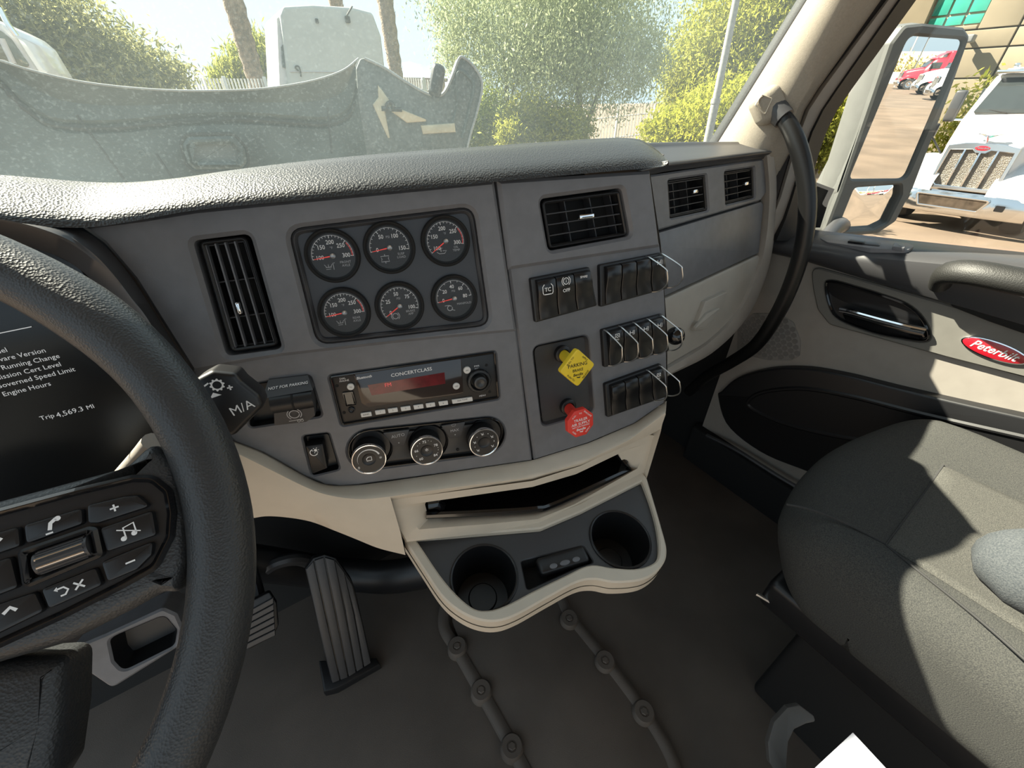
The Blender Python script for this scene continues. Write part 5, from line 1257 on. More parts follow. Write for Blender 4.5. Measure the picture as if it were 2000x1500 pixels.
def seam(pts, z=-0.515, r=0.0016):
    P = []
    for p in crom([atZ(u, v, z) for u, v in pts], 26): P.append((p[0], p[1], stop(p[0], p[1]) + 0.0006))
    m = MB(); m.tube(P, r, 6); build(m, 'seam', SEAM, seat, WORLD)
seam([(1535, 986), (1580, 997), (1650, 1027), (1727, 1066)])
seam([(1727, 1068), (1790, 985), (1846, 905)])
seam([(1846, 905), (1920, 945), (2020, 990)])
seam([(1727, 1068), (1800, 1130), (1900, 1215), (2020, 1330)])
for u0, v0, u1, v1 in ((1822, 935, 2030, 1045), (1797, 972, 2030, 1105), (1765, 1020, 2030, 1185)):
    seam([(u0, v0), ((u0 + u1) / 2, (v0 + v1) / 2), (u1, v1)], -0.512, 0.0009)
mb = MB(); mb.rbox(((SX0 + SX1) / 2 + 0.005, -0.22, SZ - 0.205), (SX1 - SX0 - 0.06, 0.60, 0.07), 0.012); build(mb, 'seat_pan', BLACK, seat, WORLD)
mb = MB(); mb.rbox(((SX0 + SX1) / 2 + 0.02, -0.25, FLZ + 0.15), (SX1 - SX0 - 0.10, 0.52, 0.31), 0.015); build(mb, 'pedestal', VOID, seat, WORLD)
mb = MB(); mb.tube(crom([np.array([0.585, 0.085, SZ - 0.215]), np.array([0.60, 0.04, SZ - 0.22]), np.array([0.60, -0.04, SZ - 0.22])], 8), 0.004, 8); build(mb, 'slide_bar', STEEL, seat, WORLD)
mb = MB(); mb.rbox((0.815, -0.60, SZ + 0.26), (0.50, 0.14, 0.60), 0.05, 5); build(mb, 'backrest', FAB, seat, WORLD, sharp=80)
mb = MB(); P = crom([atZ(2020, 1098, -0.375), atZ(2060, 1135, -0.37), np.array([0.56, -0.22, CAMZ - 0.36]), np.array([0.60, -0.50, CAMZ - 0.35])], 16)
mb.tube([P[0] + (P[0] - P[1]) * 0.45, P[0] + (P[0] - P[1]) * 0.25] + P, [(0.008, 0.006), (0.030, 0.026)] + [(0.042, 0.036)] * 16, 20, flat=(1, 0, 0)); build(mb, 'armrest', fabric('armrest_cloth', (0.040, 0.046, 0.052), (0.072, 0.078, 0.082)), seat, WORLD, sharp=80)
# seat lever
LV = Fr(atZ(1545, 1440, -0.74), (0.75, -0.66, 0), (0.45, 0.5, 0.74), (-0.49, -0.56, 0.67))
nn = np.array([-0.45, -0.35, 0.82]); nn /= np.linalg.norm(nn); e1 = np.array([0.8, -0.6, 0.0]); e1 -= nn * (e1 @ nn); e1 /= np.linalg.norm(e1); LV = Fr(atZ(1545, 1440, -0.74), e1, np.cross(nn, e1), nn)
mb = MB(); mb.prism(rpoly(LV.pxs([(1500, 1450), (1512, 1410), (1538, 1382), (1562, 1377), (1590, 1398), (1594, 1410), (1575, 1414), (1552, 1425), (1540, 1450), (1536, 1500), (1560, 1540), (1530, 1530), (1503, 1490)]), 0.004), -0.012, 0.0, 0.002, back=True)
build(mb, 'adjuster_lever', mat('lever_grey', (0.085, 0.082, 0.078), 0.5, bump=0.1, bscale=500, dist=0.0005), seat, LV, label='grey curved adjuster lever')
# sheet of paper on a small box between the seats
pc = [atZ(u, v, -0.62) for u, v in ((1667, 1430), (1735, 1503), (1650, 1640), (1560, 1530))]
mid_ = sum(pc) / 4
mb = MB(); mb.prism([tuple((mid_ + (p - mid_) * 0.6)[:2]) for p in pc], FLZ, CAMZ - 0.623, 0.004); tag(build(mb, 'document_box', BLACK), 'black box under the white paper beside the passenger seat', 'box')
mb = MB(); mb.prism([tuple(p[:2]) for p in pc], CAMZ - 0.624, CAMZ - 0.6215, back=True); tag(build(mb, 'paper_sheet', mat('paper', (0.34, 0.35, 0.40), 0.8, var=0.01)), 'white paper sheet corner beside the passenger seat', 'paper')

# ================================================================== outside: ground, hills, building
GROUND = mat('sunlit_asphalt', (0.150, 0.108, 0.075), 0.9, bump=0.3, bscale=40, var=0.18, vscale=0.6)
mb = MB(); mb.rbox((20, 0, -0.1), (400, 400, 0.2), 0.02); gr = build(mb, 'ground', GROUND); structure(gr); gr['label'] = 'tan asphalt of the truck yard'
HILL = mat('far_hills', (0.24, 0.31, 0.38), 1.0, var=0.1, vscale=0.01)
def hills(name, lab, pts, d):
    mb = MB(); rows = []
    for u, v in pts:
        r = ray(u, v); k = d / sqrt(r[0] ** 2 + r[1] ** 2); p = CAM + r * k; rows.append(p)
    mb.grid([[tuple(p) for p in rows], [(p[0] * 0.93, p[1] * 0.93, p[2] * 0.35) for p in rows], [(p[0] * 0.86, p[1] * 0.86, -5) for p in rows]])
    mb.grid([[tuple(p) for p in rows], [(p[0] * 1.1, p[1] * 1.1, -5) for p in rows]])
    tag(build(mb, name, HILL), lab, 'mountain')
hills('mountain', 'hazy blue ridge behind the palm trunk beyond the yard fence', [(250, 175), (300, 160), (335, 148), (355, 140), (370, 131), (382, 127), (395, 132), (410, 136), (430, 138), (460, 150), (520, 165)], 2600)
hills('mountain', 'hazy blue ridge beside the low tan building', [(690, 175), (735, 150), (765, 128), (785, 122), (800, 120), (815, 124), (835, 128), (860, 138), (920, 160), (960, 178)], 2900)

BX = 24.0
PANEL = mat('concrete_panel', (0.27, 0.225, 0.155), 0.9, bump=0.15, bscale=20, var=0.05, vscale=1.5)
bld = thing('office_building', 'tan concrete panel building with green glass window beyond the white truck', 'building', Fr((BX, 3, 0), (1, 0, 0), (0, 1, 0), (0, 0, 1)))
def by(u, v): p = atX(u, v, BX); return float(p[1]), float(p[2])
yj = by(1972, 85)[0]; z1 = by(1950, 54)[1]; z2 = by(1929, 93)[1]; z3 = by(1900, 153)[1]
wy0, wy1 = by(1934, 3)[0], by(1826, 3)[0]; wz = by(1860, 51)[1]
mb = MB(); mb.rbox((BX + 8.2, 0, 5), (16, 30, 10), 0.05); build(mb, 'block', PANEL, bld, WORLD)
def wpanel(y0, y1, za, zb):
    mb = MB(); mb.rbox((BX + 0.12, (y0 + y1) / 2, (za + zb) / 2), (0.24, abs(y1 - y0) - 0.05, zb - za - 0.04), 0.02); build(mb, 'wall_panel', PANEL, bld, WORLD)
YB = [-14.9, -8.5, yj - 7.2, yj, 11.9]; YB = sorted(set([-14.9, yj - 7.4, yj, 11.9]))
for i in range(len(YB) - 1):
    for za, zb in ((0, z3), (z3, z2), (z2, z1)): wpanel(YB[i], YB[i + 1], za, zb)
    if YB[i] == yj:
        wpanel(yj, wy0, z1, 9.8); wpanel(wy1, 11.9, z1, 9.8); wpanel(wy0, wy1, z1, wz)
    else: wpanel(YB[i], YB[i + 1], z1, 9.8)
GG = mat('green_glass', (0.05, 0.33, 0.26), 0.12, spec=0.6, coat=0.2, var=0.06, vscale=0.7)
win = None
mb = MB(); mb.rbox((BX + 0.30, (wy0 + wy1) / 2, (wz + 9.8) / 2), (0.1, wy1 - wy0 + 0.1, 9.8 - wz + 0.1), 0.01); win = build(mb, 'window_back', VOID, bld, WORLD)
for i in range(3):
    zz = [wz, by(1868, 28)[1], by(1868, 28)[1] * 2 - wz + 0.4, 9.8]
    for j in range(3):
        ya, yb = wy0 + (wy1 - wy0) * i / 3, wy0 + (wy1 - wy0) * (i + 1) / 3
        mb = MB(); mb.rbox((BX + 0.18, (ya + yb) / 2, (zz[j] + zz[j + 1]) / 2), (0.05, yb - ya - 0.07, zz[j + 1] - zz[j] - 0.07), 0.005); build(mb, 'window_pane', GG, bld, WORLD)
p = atX(1893, 77, BX - 0.2); wl = thing('wall_lamp', 'small grey wall lamp on the concrete building', 'lamp', Fr(p, (1, 0, 0), (0, 1, 0), (0, 0, 1)))
mb = MB(); mb.rbox((p[0] - 0.25, p[1], p[2]), (0.35, 0.42, 0.22), 0.04); build(mb, 'hood', mat('lamp_grey', (0.22, 0.22, 0.22), 0.5, var=0.05), wl, WORLD)
mb = MB(); mb.rbox((p[0] + 0.08, p[1], p[2]), (0.34, 0.1, 0.1), 0.02); build(mb, 'bracket', MATS['lamp_grey'], wl, WORLD)
# low tan building far ahead
c = atY(812, 155, 30.0); mb = MB(); lb = thing('storage_building', 'low tan building with flat roof beyond the fence', 'building', Fr((c[0], c[1], 0), (1, 0, 0), (0, 1, 0), (0, 0, 1)))
mb.rbox((c[0] - 2.0, c[1] + 4, (CAMZ + 0.9) / 2), (9, 6, CAMZ + 0.9), 0.05); build(mb, 'wall', PANEL, lb, WORLD)
mb = MB(); mb.rbox((c[0] - 2.0, c[1] + 4, CAMZ + 1.0), (9.3, 6.3, 0.2), 0.04); build(mb, 'roof_edge', mat('roof_brown', (0.20, 0.16, 0.13), 0.8, var=0.1), lb, WORLD)

# ================================================================== foliage
def leafmat(name, c1, c2, trans=0.5):
    m = bpy.data.materials.new(name); m.use_nodes = True; nt = m.node_tree; N = nt.nodes; L = nt.links; N.remove(N['Principled BSDF'])
    g = N.new('ShaderNodeNewGeometry'); r = N.new('ShaderNodeValToRGB')
    r.color_ramp.elements[0].color = (*c1, 1); r.color_ramp.elements[1].color = (*c2, 1)
    L.new(g.outputs['Random Per Island'], r.inputs[0])
    d = N.new('ShaderNodeBsdfDiffuse'); t = N.new('ShaderNodeBsdfTranslucent'); x = N.new('ShaderNodeMixShader'); x.inputs[0].default_value = trans
    L.new(r.outputs[0], d.inputs[0]); L.new(r.outputs[0], t.inputs[0]); L.new(d.outputs[0], x.inputs[1]); L.new(t.outputs[0], x.inputs[2]); L.new(x.outputs[0], N['Material Output'].inputs[0])
    return m
BARK = mat('bark', (0.16, 0.12, 0.085), 0.95, bump=0.8, bscale=30, var=0.3, vscale=14, dist=0.02)
def dirpt(u, v, d):
    r = ray(u, v); return CAM + r * (d / sqrt(r[0] ** 2 + r[1] ** 2))
def leaves(blobs, n, size, aspect=2.6, clump=0.16, droop=0.6):
    """clumped leaf blades filling ellipsoids; blobs: (centre, rx, rz)"""
    vol = np.array([b[1] ** 2 * b[2] for b in blobs]); vol = vol ** 0.75; vol /= vol.sum(); C = []; 
    for b, w_ in zip(blobs, vol):
        k = max(12, int(n * w_)); nc = max(6, k // 26)
        d = RNG.normal(size=(nc, 3)); d /= np.linalg.norm(d, axis=1)[:, None]; rr = RNG.random(nc) ** 0.42
        cc = d * rr[:, None] * np.array([b[1], b[1], b[2]]) + np.asarray(b[0])
        idx = RNG.integers(0, nc, k)
        C.append(cc[idx] + RNG.normal(size=(k, 3)) * np.array([1, 1, 1.2]) * clump * (b[1] * b[1] * b[2]) ** (1 / 3))
    C = np.concatenate(C); C = C[C[:, 2] > 0.05]; k = len(C)
    a = RNG.normal(size=(k, 3)); a[:, 2] -= droop; a /= np.linalg.norm(a, axis=1)[:, None]
    b = np.cross(a, RNG.normal(size=(k, 3))); b /= np.linalg.norm(b, axis=1)[:, None]
    s = size * (0.6 + 0.8 * RNG.random(k))[:, None]
    V = np.stack([C - a * s, C + b * s / aspect, C + a * s, C - b * s / aspect], 1).reshape(-1, 3)
    return V, k
def foliage(name, V, k, m, parent):
    me = bpy.data.meshes.new(name); inv = np.array(MW[parent].inverted()); V = V @ inv[:3, :3].T + inv[:3, 3]
    me.vertices.add(4 * k); me.vertices.foreach_set('co', V.astype(np.float32).ravel())
    me.loops.add(4 * k); me.loops.foreach_set('vertex_index', np.arange(4 * k, dtype=np.int32))
    me.polygons.add(k); me.polygons.foreach_set('loop_start', np.arange(0, 4 * k, 4, dtype=np.int32))
    me.update(calc_edges=True); me.materials.append(m)
    o = bpy.data.objects.new(name, me); COL.objects.link(o); o.parent = parent; MW[o] = MW[parent]; o['kind'] = 'stuff'
    return o
def B_(u, v, d, ru, rv):
    c = dirpt(u, v, d); r = ray(u, v); dep = d * FPX / sqrt(r[0] ** 2 + r[1] ** 2)
    return (c, ru * dep / FPX, rv * dep / FPX)
def tree(name, label, cat, blobs, n, size, m, trunks, group=None, **k):
    base = trunks[0][0] if trunks else (blobs[0][0][0], blobs[0][0][1], 0)
    t = thing(name, label, cat, Fr((base[0], base[1], 0), (1, 0, 0), (0, 1, 0), (0, 0, 1)), group)
    V, c = leaves(blobs, n, size, **k); foliage('foliage', V, c, m, t)
    for path in trunks:
        P = crom([np.array(p) for p in path], 14); r0 = path[0][3] if len(path[0]) > 3 else 0.12
        mb = MB(); mb.tube([p[:3] for p in P], [r0 * (1 - 0.65 * i / 13) for i in range(14)], 10); build(mb, 'trunk', BARK, t, WORLD, sharp=80)
    return t
def tr_(u0, v0, u1, v1, d, r):
    a = dirpt(u0, v0, d); b = dirpt(u1, v1, d); return [(b[0], b[1], 0.0, r), (*lerp(b[:3], [b[0], b[1], 0], 0.3), r), (*b[:3], r), (*lerp(a, b, 0.5), r), (*a, r)]
MESQ = leafmat('mesquite_leaf', (0.12, 0.13, 0.045), (0.36, 0.35, 0.16))
PALO = leafmat('palo_verde_leaf', (0.16, 0.19, 0.035), (0.40, 0.40, 0.11))
GREYG = leafmat('grey_green_leaf', (0.22, 0.27, 0.13), (0.52, 0.56, 0.34))
YELG = leafmat('yellow_green_leaf', (0.20, 0.23, 0.03), (0.48, 0.46, 0.09), 0.6)
tree('mesquite_tree', 'feathery mesquite tree behind the raised hood and the parked cab', 'tree', [B_(-140, 60, 13, 170, 130), B_(40, 70, 13, 130, 110), B_(150, 110, 13.5, 110, 85), B_(250, 140, 14, 80, 60), B_(320, 160, 14.5, 60, 42)], 40000, 0.065, MESQ, [tr_(60, 60, 70, 190, 13.5, 0.16)], aspect=3.4, clump=0.2)
tree('palo_verde_tree', 'light green upright bush beside the leaning palm trunk', 'tree', [B_(520, 125, 19, 42, 55), B_(480, 145, 19, 45, 42), B_(445, 160, 19.5, 38, 28)], 10000, 0.11, PALO, [tr_(510, 120, 512, 190, 19, 0.1)], aspect=5, droop=-1.4)
tree('willow_tree', 'large grey green willow-like tree with drooping crown', 'tree', [B_(1010, -40, 17, 190, 130), B_(1150, -10, 16.5, 170, 150), B_(905, 40, 17.5, 75, 75), B_(1080, 100, 16, 150, 90), B_(1180, 120, 16, 110, 90), B_(1255, 120, 16.5, 55, 55), B_(880, 100, 18, 40, 45), B_(1000, 130, 17, 80, 55)], 100000, 0.052, GREYG, [tr_(1120, 120, 1140, 272, 16.3, 0.20), tr_(1180, 150, 1140, 262, 16.3, 0.14), tr_(985, 110, 996, 270, 17.0, 0.13), tr_(1005, 160, 992, 230, 17.0, 0.08)], aspect=3.0, clump=0.17, droop=1.3)
tree('acacia_tree', 'bright yellow green tree behind the light pole', 'tree', [B_(1420, 60, 22, 90, 90), B_(1510, 30, 21.5, 90, 90), B_(1350, 130, 22.5, 65, 70), B_(1560, -40, 21, 110, 110), B_(1430, 160, 22, 100, 75), B_(1335, 175, 22.5, 40, 40), B_(1520, 150, 21, 80, 80)], 60000, 0.088, YELG, [tr_(1420, 120, 1415, 250, 22, 0.2)], aspect=3.2, clump=0.18, droop=0.8)
SHR = 'shrubs along the yard fence'
tree('shrub', 'yellow green shrub in front of the white fence below the willow tree', 'shrub', [B_(1040, 240, 15.2, 60, 42), B_(1100, 255, 15.0, 60, 35), B_(1003, 256, 14.6, 38, 32)], 18000, 0.06, YELG, [tr_(1050, 240, 1050, 290, 15.2, 0.05)], SHR)
tree('shrub', 'dense green shrub beside the raised fender', 'shrub', [B_(950, 235, 15.8, 45, 60), B_(905, 260, 16, 40, 40)], 10000, 0.06, leafmat('shrub_leaf', (0.16, 0.22, 0.04), (0.45, 0.48, 0.12)), [tr_(950, 240, 950, 290, 15.8, 0.05)], SHR)
tree('shrub', 'low yellow flowering shrub at the foot of the light pole', 'shrub', [B_(1400, 235, 12.0, 75, 60), B_(1310, 255, 12.5, 55, 40), B_(1450, 205, 12, 45, 45)], 18000, 0.055, leafmat('flower_leaf', (0.22, 0.25, 0.025), (0.50, 0.48, 0.07), 0.55), [tr_(1400, 240, 1400, 290, 12, 0.05)], SHR)
tree('hedge', 'leafy hedge between the side mirror and the pillar', 'hedge', [B_(1610, 235, 16.5, 60, 60), B_(1560, 272, 16.8, 60, 45), B_(1640, 290, 16.5, 40, 34)], 16000, 0.068, YELG, [tr_(1610, 230, 1610, 290, 16.5, 0.05)])
tree('hedge', 'green hedge at the foot of the concrete building behind the white truck', 'hedge', [(np.array([21.9, yy, 1.2]), 1.2, 1.75) for yy in (-1.6, -0.2, 1.1, 2.4, 3.7, 5.0)], 26000, 0.09, leafmat('hedge_leaf', (0.20, 0.24, 0.03), (0.58, 0.55, 0.10), 0.5), [[(22.0, 4, 0, 0.05), (22.0, 4, 0.5, 0.05), (22.0, 4, 1.0, 0.05)]])

# palms: leaning trunks with ragged leaf bases
PALM = mat('palm_trunk', (0.23, 0.17, 0.12), 0.95, bump=1.0, bscale=18, var=0.35, vscale=10, dist=0.04)
def palm(label, a, b, d, r):
    p0 = dirpt(*b, d); p1 = dirpt(*a, d); base = p0 + (p0 - p1) * (p0[2] / (p1[2] - p0[2])); top = p1 + (p1 - p0) * 1.2
    t = thing('palm_tree', label, 'palm tree', Fr(base, (1, 0, 0), (0, 1, 0), (0, 0, 1)), 'palm trunks beyond the raised hood')
    n = 40; mb = MB(); P = [lerp(base, top, i / (n - 1)) for i in range(n)]
    mb.tube(P, [r * (0.86 + 0.14 * (i % 2) + 0.45 * (i / n) ** 2) for i in range(n)], 12); build(mb, 'trunk', PALM, t, WORLD, sharp=80)
    mb = MB()
    for i in range(150):
        f = 0.35 + 0.65 * RNG.random(); c = lerp(base, top, f); an = RNG.random() * 2 * pi; rr = r * (0.95 + 0.45 * f * f)
        o = np.array([cos(an), sin(an), 0]); s = np.array([-sin(an), cos(an), 0]) * 0.05; ln = 0.10 + 0.16 * RNG.random()
        mb.add([c + o * rr * 0.8 - s, c + o * rr * 0.8 + s, c + o * (rr + 0.05 * RNG.random()) + np.array([0, 0, ln])], [(0, 1, 2)])
    q = build(mb, 'leaf_base', PALM, t, WORLD); q['kind'] = 'stuff'
palm('thick leaning palm trunk left of the white sleeper cab', (455, 0), (504, 172), 17, 0.24)
palm('shaggy palm trunk right of the white sleeper cab', (752, 0), (774, 148), 17, 0.21)
palm('palm trunk rising behind the white sleeper cab roof', (652, -14), (668, 60), 22, 0.22)

# light pole
t = thing('light_pole', 'thin grey steel light pole in front of the acacia tree', 'pole', Fr((dirpt(1383, 262, 8)[0], dirpt(1383, 262, 8)[1], 0), (1, 0, 0), (0, 1, 0), (0, 0, 1)))
a, b = dirpt(1438, 0, 8), dirpt(1383, 270, 8); POLE = mat('pole_grey', (0.26, 0.27, 0.27), 0.6, bump=0.2, bscale=60, var=0.12, vscale=30)
m_ = lerp(a, b, 0.70); mb = MB(); mb.tube([b + (b - a) * (b[2] / (a[2] - b[2])), b, m_], [0.062, 0.060, 0.060], 12); build(mb, 'lower_tube', POLE, t, WORLD)
mb = MB(); mb.tube([m_, a, a + (a - b) * 0.8], [0.052, 0.048, 0.042], 12); build(mb, 'upper_tube', POLE, t, WORLD)
mb = MB(); mb.tube([m_ + (b - a) * 0.02, m_ - (b - a) * 0.02], 0.068, 12); build(mb, 'joint', POLE, t, WORLD)

# fences of thin pickets
FEN = mat('fence_grey', (0.62, 0.63, 0.63), 0.5, var=0.08, vscale=3)
def fence(label, pts, d, n, rails, bent=False):
    """pts: (u, v of picket tops); all stand on the ground"""
    tops = [dirpt(u, v, d + dd) for u, v, dd in pts]; c = tops[0]
    t = thing('picket_fence', label, 'fence', Fr((c[0], c[1], 0), (1, 0, 0), (0, 1, 0), (0, 0, 1)), 'steel yard fences')
    T = [lerp(tops[min(int(s), len(tops) - 2)], tops[min(int(s), len(tops) - 2) + 1], s - min(int(s), len(tops) - 2)) for s in np.linspace(0, len(tops) - 1, n)]
    mb = MB()
    for p in T:
        P = [(p[0], p[1], 0.02), (p[0], p[1], p[2] - 0.35), (p[0], p[1], p[2])]
        if bent:
            o = -np.array([p[0], p[1]]) / np.hypot(p[0], p[1]) * 0.22; P = [(p[0], p[1], 0.02), (p[0], p[1], p[2] - 0.45), (p[0] + o[0] * 0.2, p[1] + o[1] * 0.2, p[2] - 0.2), (p[0] + o[0], p[1] + o[1], p[2])]
        mb.tube(P, 0.022, 6)
    q = build(mb, 'pickets', FEN, t, WORLD); q['kind'] = 'stuff'
    for h in rails:
        mb = MB(); mb.tube([(p[0], p[1], p[2] - h) for p in T[::4] + [T[-1]]], 0.022, 6); build(mb, 'rail', FEN, t, WORLD)
    for p in T[::12]:
        mb = MB(); mb.rbox((p[0], p[1], (p[2] + 0.05) / 2), (0.09, 0.09, p[2] + 0.05), 0.01); build(mb, 'post', FEN, t, WORLD)
fence('grey picket fence behind the raised hood', [(280, 152, 0), (420, 153, 0), (560, 154, 0)], 16.5, 44, (0.30,))
fence('picket fence beyond the raised fender by the tan building', [(770, 148, 0), (840, 156, 0)], 17.5, 16, (0.3,))
fence('bent top white picket fence under the willow tree', [(880, 178, 0), (960, 192, 0), (1060, 206, 0), (1150, 212, 0), (1300, 196, 1.0)], 23.5, 100, (0.45, 1.3), True)

# ================================================================== vehicles
WPAINT = mat('white_paint', (0.55, 0.55, 0.545), 0.28, coat=0.5, var=0.01)
GLASS = mat('dark_glass', (0.03, 0.035, 0.035), 0.06, coat=0.3, var=0.05)
TYRE = mat('tyre', (0.02, 0.02, 0.02), 0.85, bump=0.3, bscale=60)
ALU = mat('bright_metal', (0.80, 0.81, 0.82), 0.14, metal=1.0, bump=0.02, bscale=10)
def semi(label, paint, fr, detail=True, group=None, sleeper=False):
    """bonneted tractor; local x runs to its rear, y across, z up"""
    t = thing('semi_truck', label, 'truck', fr, group)
    # hood
    rows = []
    for x, zt, hw, zs in ((0.33, 1.60, 0.50, 1.05), (0.36, 1.67, 0.54, 1.05), (0.6, 1.80, 0.62, 1.05), (1.2, 1.95, 0.76, 1.1), (1.75, 2.07, 0.88, 1.15), (2.05, 2.12, 0.93, 1.2)):
        sec = [(x, -hw * 1.05, zs), (x, -hw, zt - 0.34), (x, -hw * 0.93, zt - 0.12), (x, -hw * 0.75, zt - 0.03), (x, -hw * 0.4, zt), (x, 0, zt + 0.015), (x, hw * 0.4, zt), (x, hw * 0.75, zt - 0.03), (x, hw * 0.93, zt - 0.12), (x, hw, zt - 0.34), (x, hw * 1.05, zs)]
        rows.append([tuple(p) for p in crom(sec, 31)])
    mb = MB(); mb.grid(rows); mb.fan(rows[0]); hd = build(mb, 'bonnet', paint, t, sharp=60)
    for s in (-1, 1):
        rows = []
        for y, sc in ((0.45, 0.93), (0.70, 1.0), (0.95, 1.0), (1.10, 0.97), (1.17, 0.90), (1.19, 0.80)):
            P = [(0.13, 0.72), (0.15, 0.98), (0.30, 1.14), (0.62, 1.30), (1.0, 1.38), (1.4, 1.34), (1.75, 1.18), (1.95, 0.85), (1.98, 0.6)]
            rows.append([(1.0 + (x - 1.0) * (0.96 + 0.04 * sc), s * y, 0.6 + (z - 0.6) * sc) for x, z in P])
        rows = [[tuple(p) for p in crom(r, 24)] for r in rows]
        rows.append([(x, y * 0.99, max(z - 0.1, 0.6)) for x, y, z in rows[-1]])
        mb = MB(); mb.grid(rows); build(mb, 'fender', paint, t, sharp=60)
        q = [(0.16, 0.66, 0.86), (0.145, 1.02, 0.84), (0.20, 1.12, 0.92), (0.28, 1.08, 1.06), (0.20, 0.86, 1.00)]
        mb = MB(); mb.add([(x - 0.02, s * y, z) for x, y, z in q] + [(x + 0.1, s * y, z) for x, y, z in q], [(0, 1, 2, 3, 4)] + [(i, (i + 1) % 5, 5 + (i + 1) % 5, 5 + i) for i in range(5)]); build(mb, 'headlamp', mat('headlamp_lens', (0.55, 0.58, 0.60), 0.08, coat=0.4, var=0.1) if 'headlamp_lens' not in MATS else MATS['headlamp_lens'], t)
        mb = MB(); mb.lathe([(0.30, -0.16), (0.48, -0.17), (0.515, -0.10), (0.52, 0.0), (0.515, 0.10), (0.48, 0.17), (0.30, 0.16), (0.28, 0.12)], 28)
        FRW = Fr((1.12, s * 0.99, 0.52), (1, 0, 0), (0, 0, 1), (0, -1, 0)); mb.tf(FRW); tw = build(mb, 'front_tyre', TYRE, t)
        mb = MB(); mb.lathe([(0.30, 0.13), (0.22, 0.10), (0.12, 0.12), (0.10, 0.16), (0, 0.17)], 24); mb.tf(Fr((1.12, s * 0.99, 0.52), (1, 0, 0), (0, 0, 1), (0, s * 1.0, 0))); build(mb, 'wheel_hub', ALU, tw)
        # mirrors on arms
        mb = MB(); mb.rbox((2.35, s * 1.32, 2.25), (0.14, 0.22, 0.62), 0.05); mr = build(mb, 'door_mirror', DGREY if detail else BLACK, t)
        mb = MB(); mb.tube([(2.45, s * 1.02, 1.98), (2.36, s * 1.30, 1.98)], 0.025, 8); build(mb, 'mirror_arm', ALU, mr)
        if detail:
            mb = MB(); mb.tube([(0.95, s * 0.78, 1.38), (0.85, s * 0.98, 1.62), (0.80, s * 1.05, 1.70)], 0.018, 8); a = build(mb, 'bonnet_mirror_arm', BLACK, t)
            mb = MB(); mb.rbox((0.80, s * 1.08, 1.82), (0.07, 0.16, 0.26), 0.03); build(mb, 'bonnet_mirror', BLACK, a)
    # grille
    gq = [(-0.50, 0.93), (-0.42, 0.87), (0.42, 0.87), (0.50, 0.93), (0.48, 1.52), (0.14, 1.545), (0.08, 1.49), (-0.08, 1.49), (-0.14, 1.545), (-0.48, 1.52)]
    GF = Fr((0.17, 0, 0), (0, -1, 0), (0, 0, 1), (-1, 0, 0)).tip(-3)
    def gt(z): return z
    oq = [(-0.56, 0.88), (-0.46, 0.80), (0.46, 0.80), (0.56, 0.88), (0.54, 1.60), (0.30, 1.655), (0.10, 1.67), (-0.10, 1.67), (-0.30, 1.655), (-0.54, 1.60)]
    mb = MB(); mb.plate(oq, [gq], -0.10, 0.02, 0.012); mb.tf(GF); gl = build(mb, 'grille_surround', ALU, t)
    mb = MB(); mb.prism(gq, -0.06, -0.03); mb.tf(GF); build(mb, 'grille_mesh', mat('grille_mesh', (0.14, 0.125, 0.105), 0.45, metal=0.4, bump=0.9, bscale=60, kind='voronoi', dist=0.01) if 'grille_mesh' not in MATS else MATS['grille_mesh'], gl)
    for x in (-0.25, 0.0, 0.25):
        mb = MB(); mb.prism([(x - 0.016, 0.87), (x + 0.016, 0.87), (x + 0.016, 1.55 if x else 1.50), (x - 0.016, 1.55 if x else 1.50)], -0.04, 0.012, 0.006, 2); mb.tf(GF); build(mb, 'grille_bar', ALU, gl)
    mb = MB(); mb.prism(circ(0.115, 28, 0, 1.575, ry=0.043), 0.0, 0.03, 0.006); mb.tf(GF); bg_ = build(mb, 'badge', MATS['badge_red'], gl)
    mb = MB(); mb.text('Peterbilt', 0.055, 0, 1.577, 0.033, shear=0.3, bold=0.01); mb.tf(GF); build(mb, 'badge_lettering', ALU, bg_)
    if detail:
        mb = MB(); mb.tube([(0.26, 0, 1.68), (0.22, 0, 1.74), (0.10, 0, 1.80)], [0.02, 0.022, 0.008], 10); 
        for s in (-1, 1): mb.grid([[(0.22, 0, 1.74), (0.30, 0, 1.79)], [(0.24, s * 0.12, 1.80), (0.32, s * 0.11, 1.81)], [(0.30, s * 0.22, 1.815), (0.36, s * 0.20, 1.815)]])
        build(mb, 'bonnet_ornament', ALU, t)
    # bumper with centre opening
    rows = []
    for y in np.linspace(-1.19, 1.19, 41):
        bow = 0.16 * (y / 1.19) ** 2; c = 0.02 if abs(y) < 0.62 else 0.0
        rows.append([(0.10 + bow, y, 0.34), (0.03 + bow, y, 0.36), (0.0 + bow, y, 0.42), (-0.01 + bow + c, y, 0.55), (0.0 + bow + c, y, 0.68), (0.03 + bow, y, 0.76), (0.12 + bow, y, 0.78)])
    mb = MB(); mb.grid(rows); bm = build(mb, 'bumper', ALU, t, sharp=60)
    BF = Fr((-0.01, 0, 0), (0, -1, 0), (0, 0, 1), (-1, 0, 0)); o = rpoly([(-0.50, 0.46), (0.50, 0.46), (0.62, 0.72), (-0.62, 0.72)], 0.05)
    mb = MB(); mb.plate(o, [inset(ccw(o), 0.035)], -0.05, 0.022, 0.01); mb.tf(BF); op = build(mb, 'bumper_opening', ALU, bm)
    mb = MB(); mb.prism(inset(ccw(o), 0.03), -0.03, 0.004); mb.tf(BF); build(mb, 'opening_dark', mat('opening_shade', (0.10, 0.075, 0.055), 0.4, metal=0.5, var=0.4, vscale=6) if 'opening_shade' not in MATS else MATS['opening_shade'], bm)
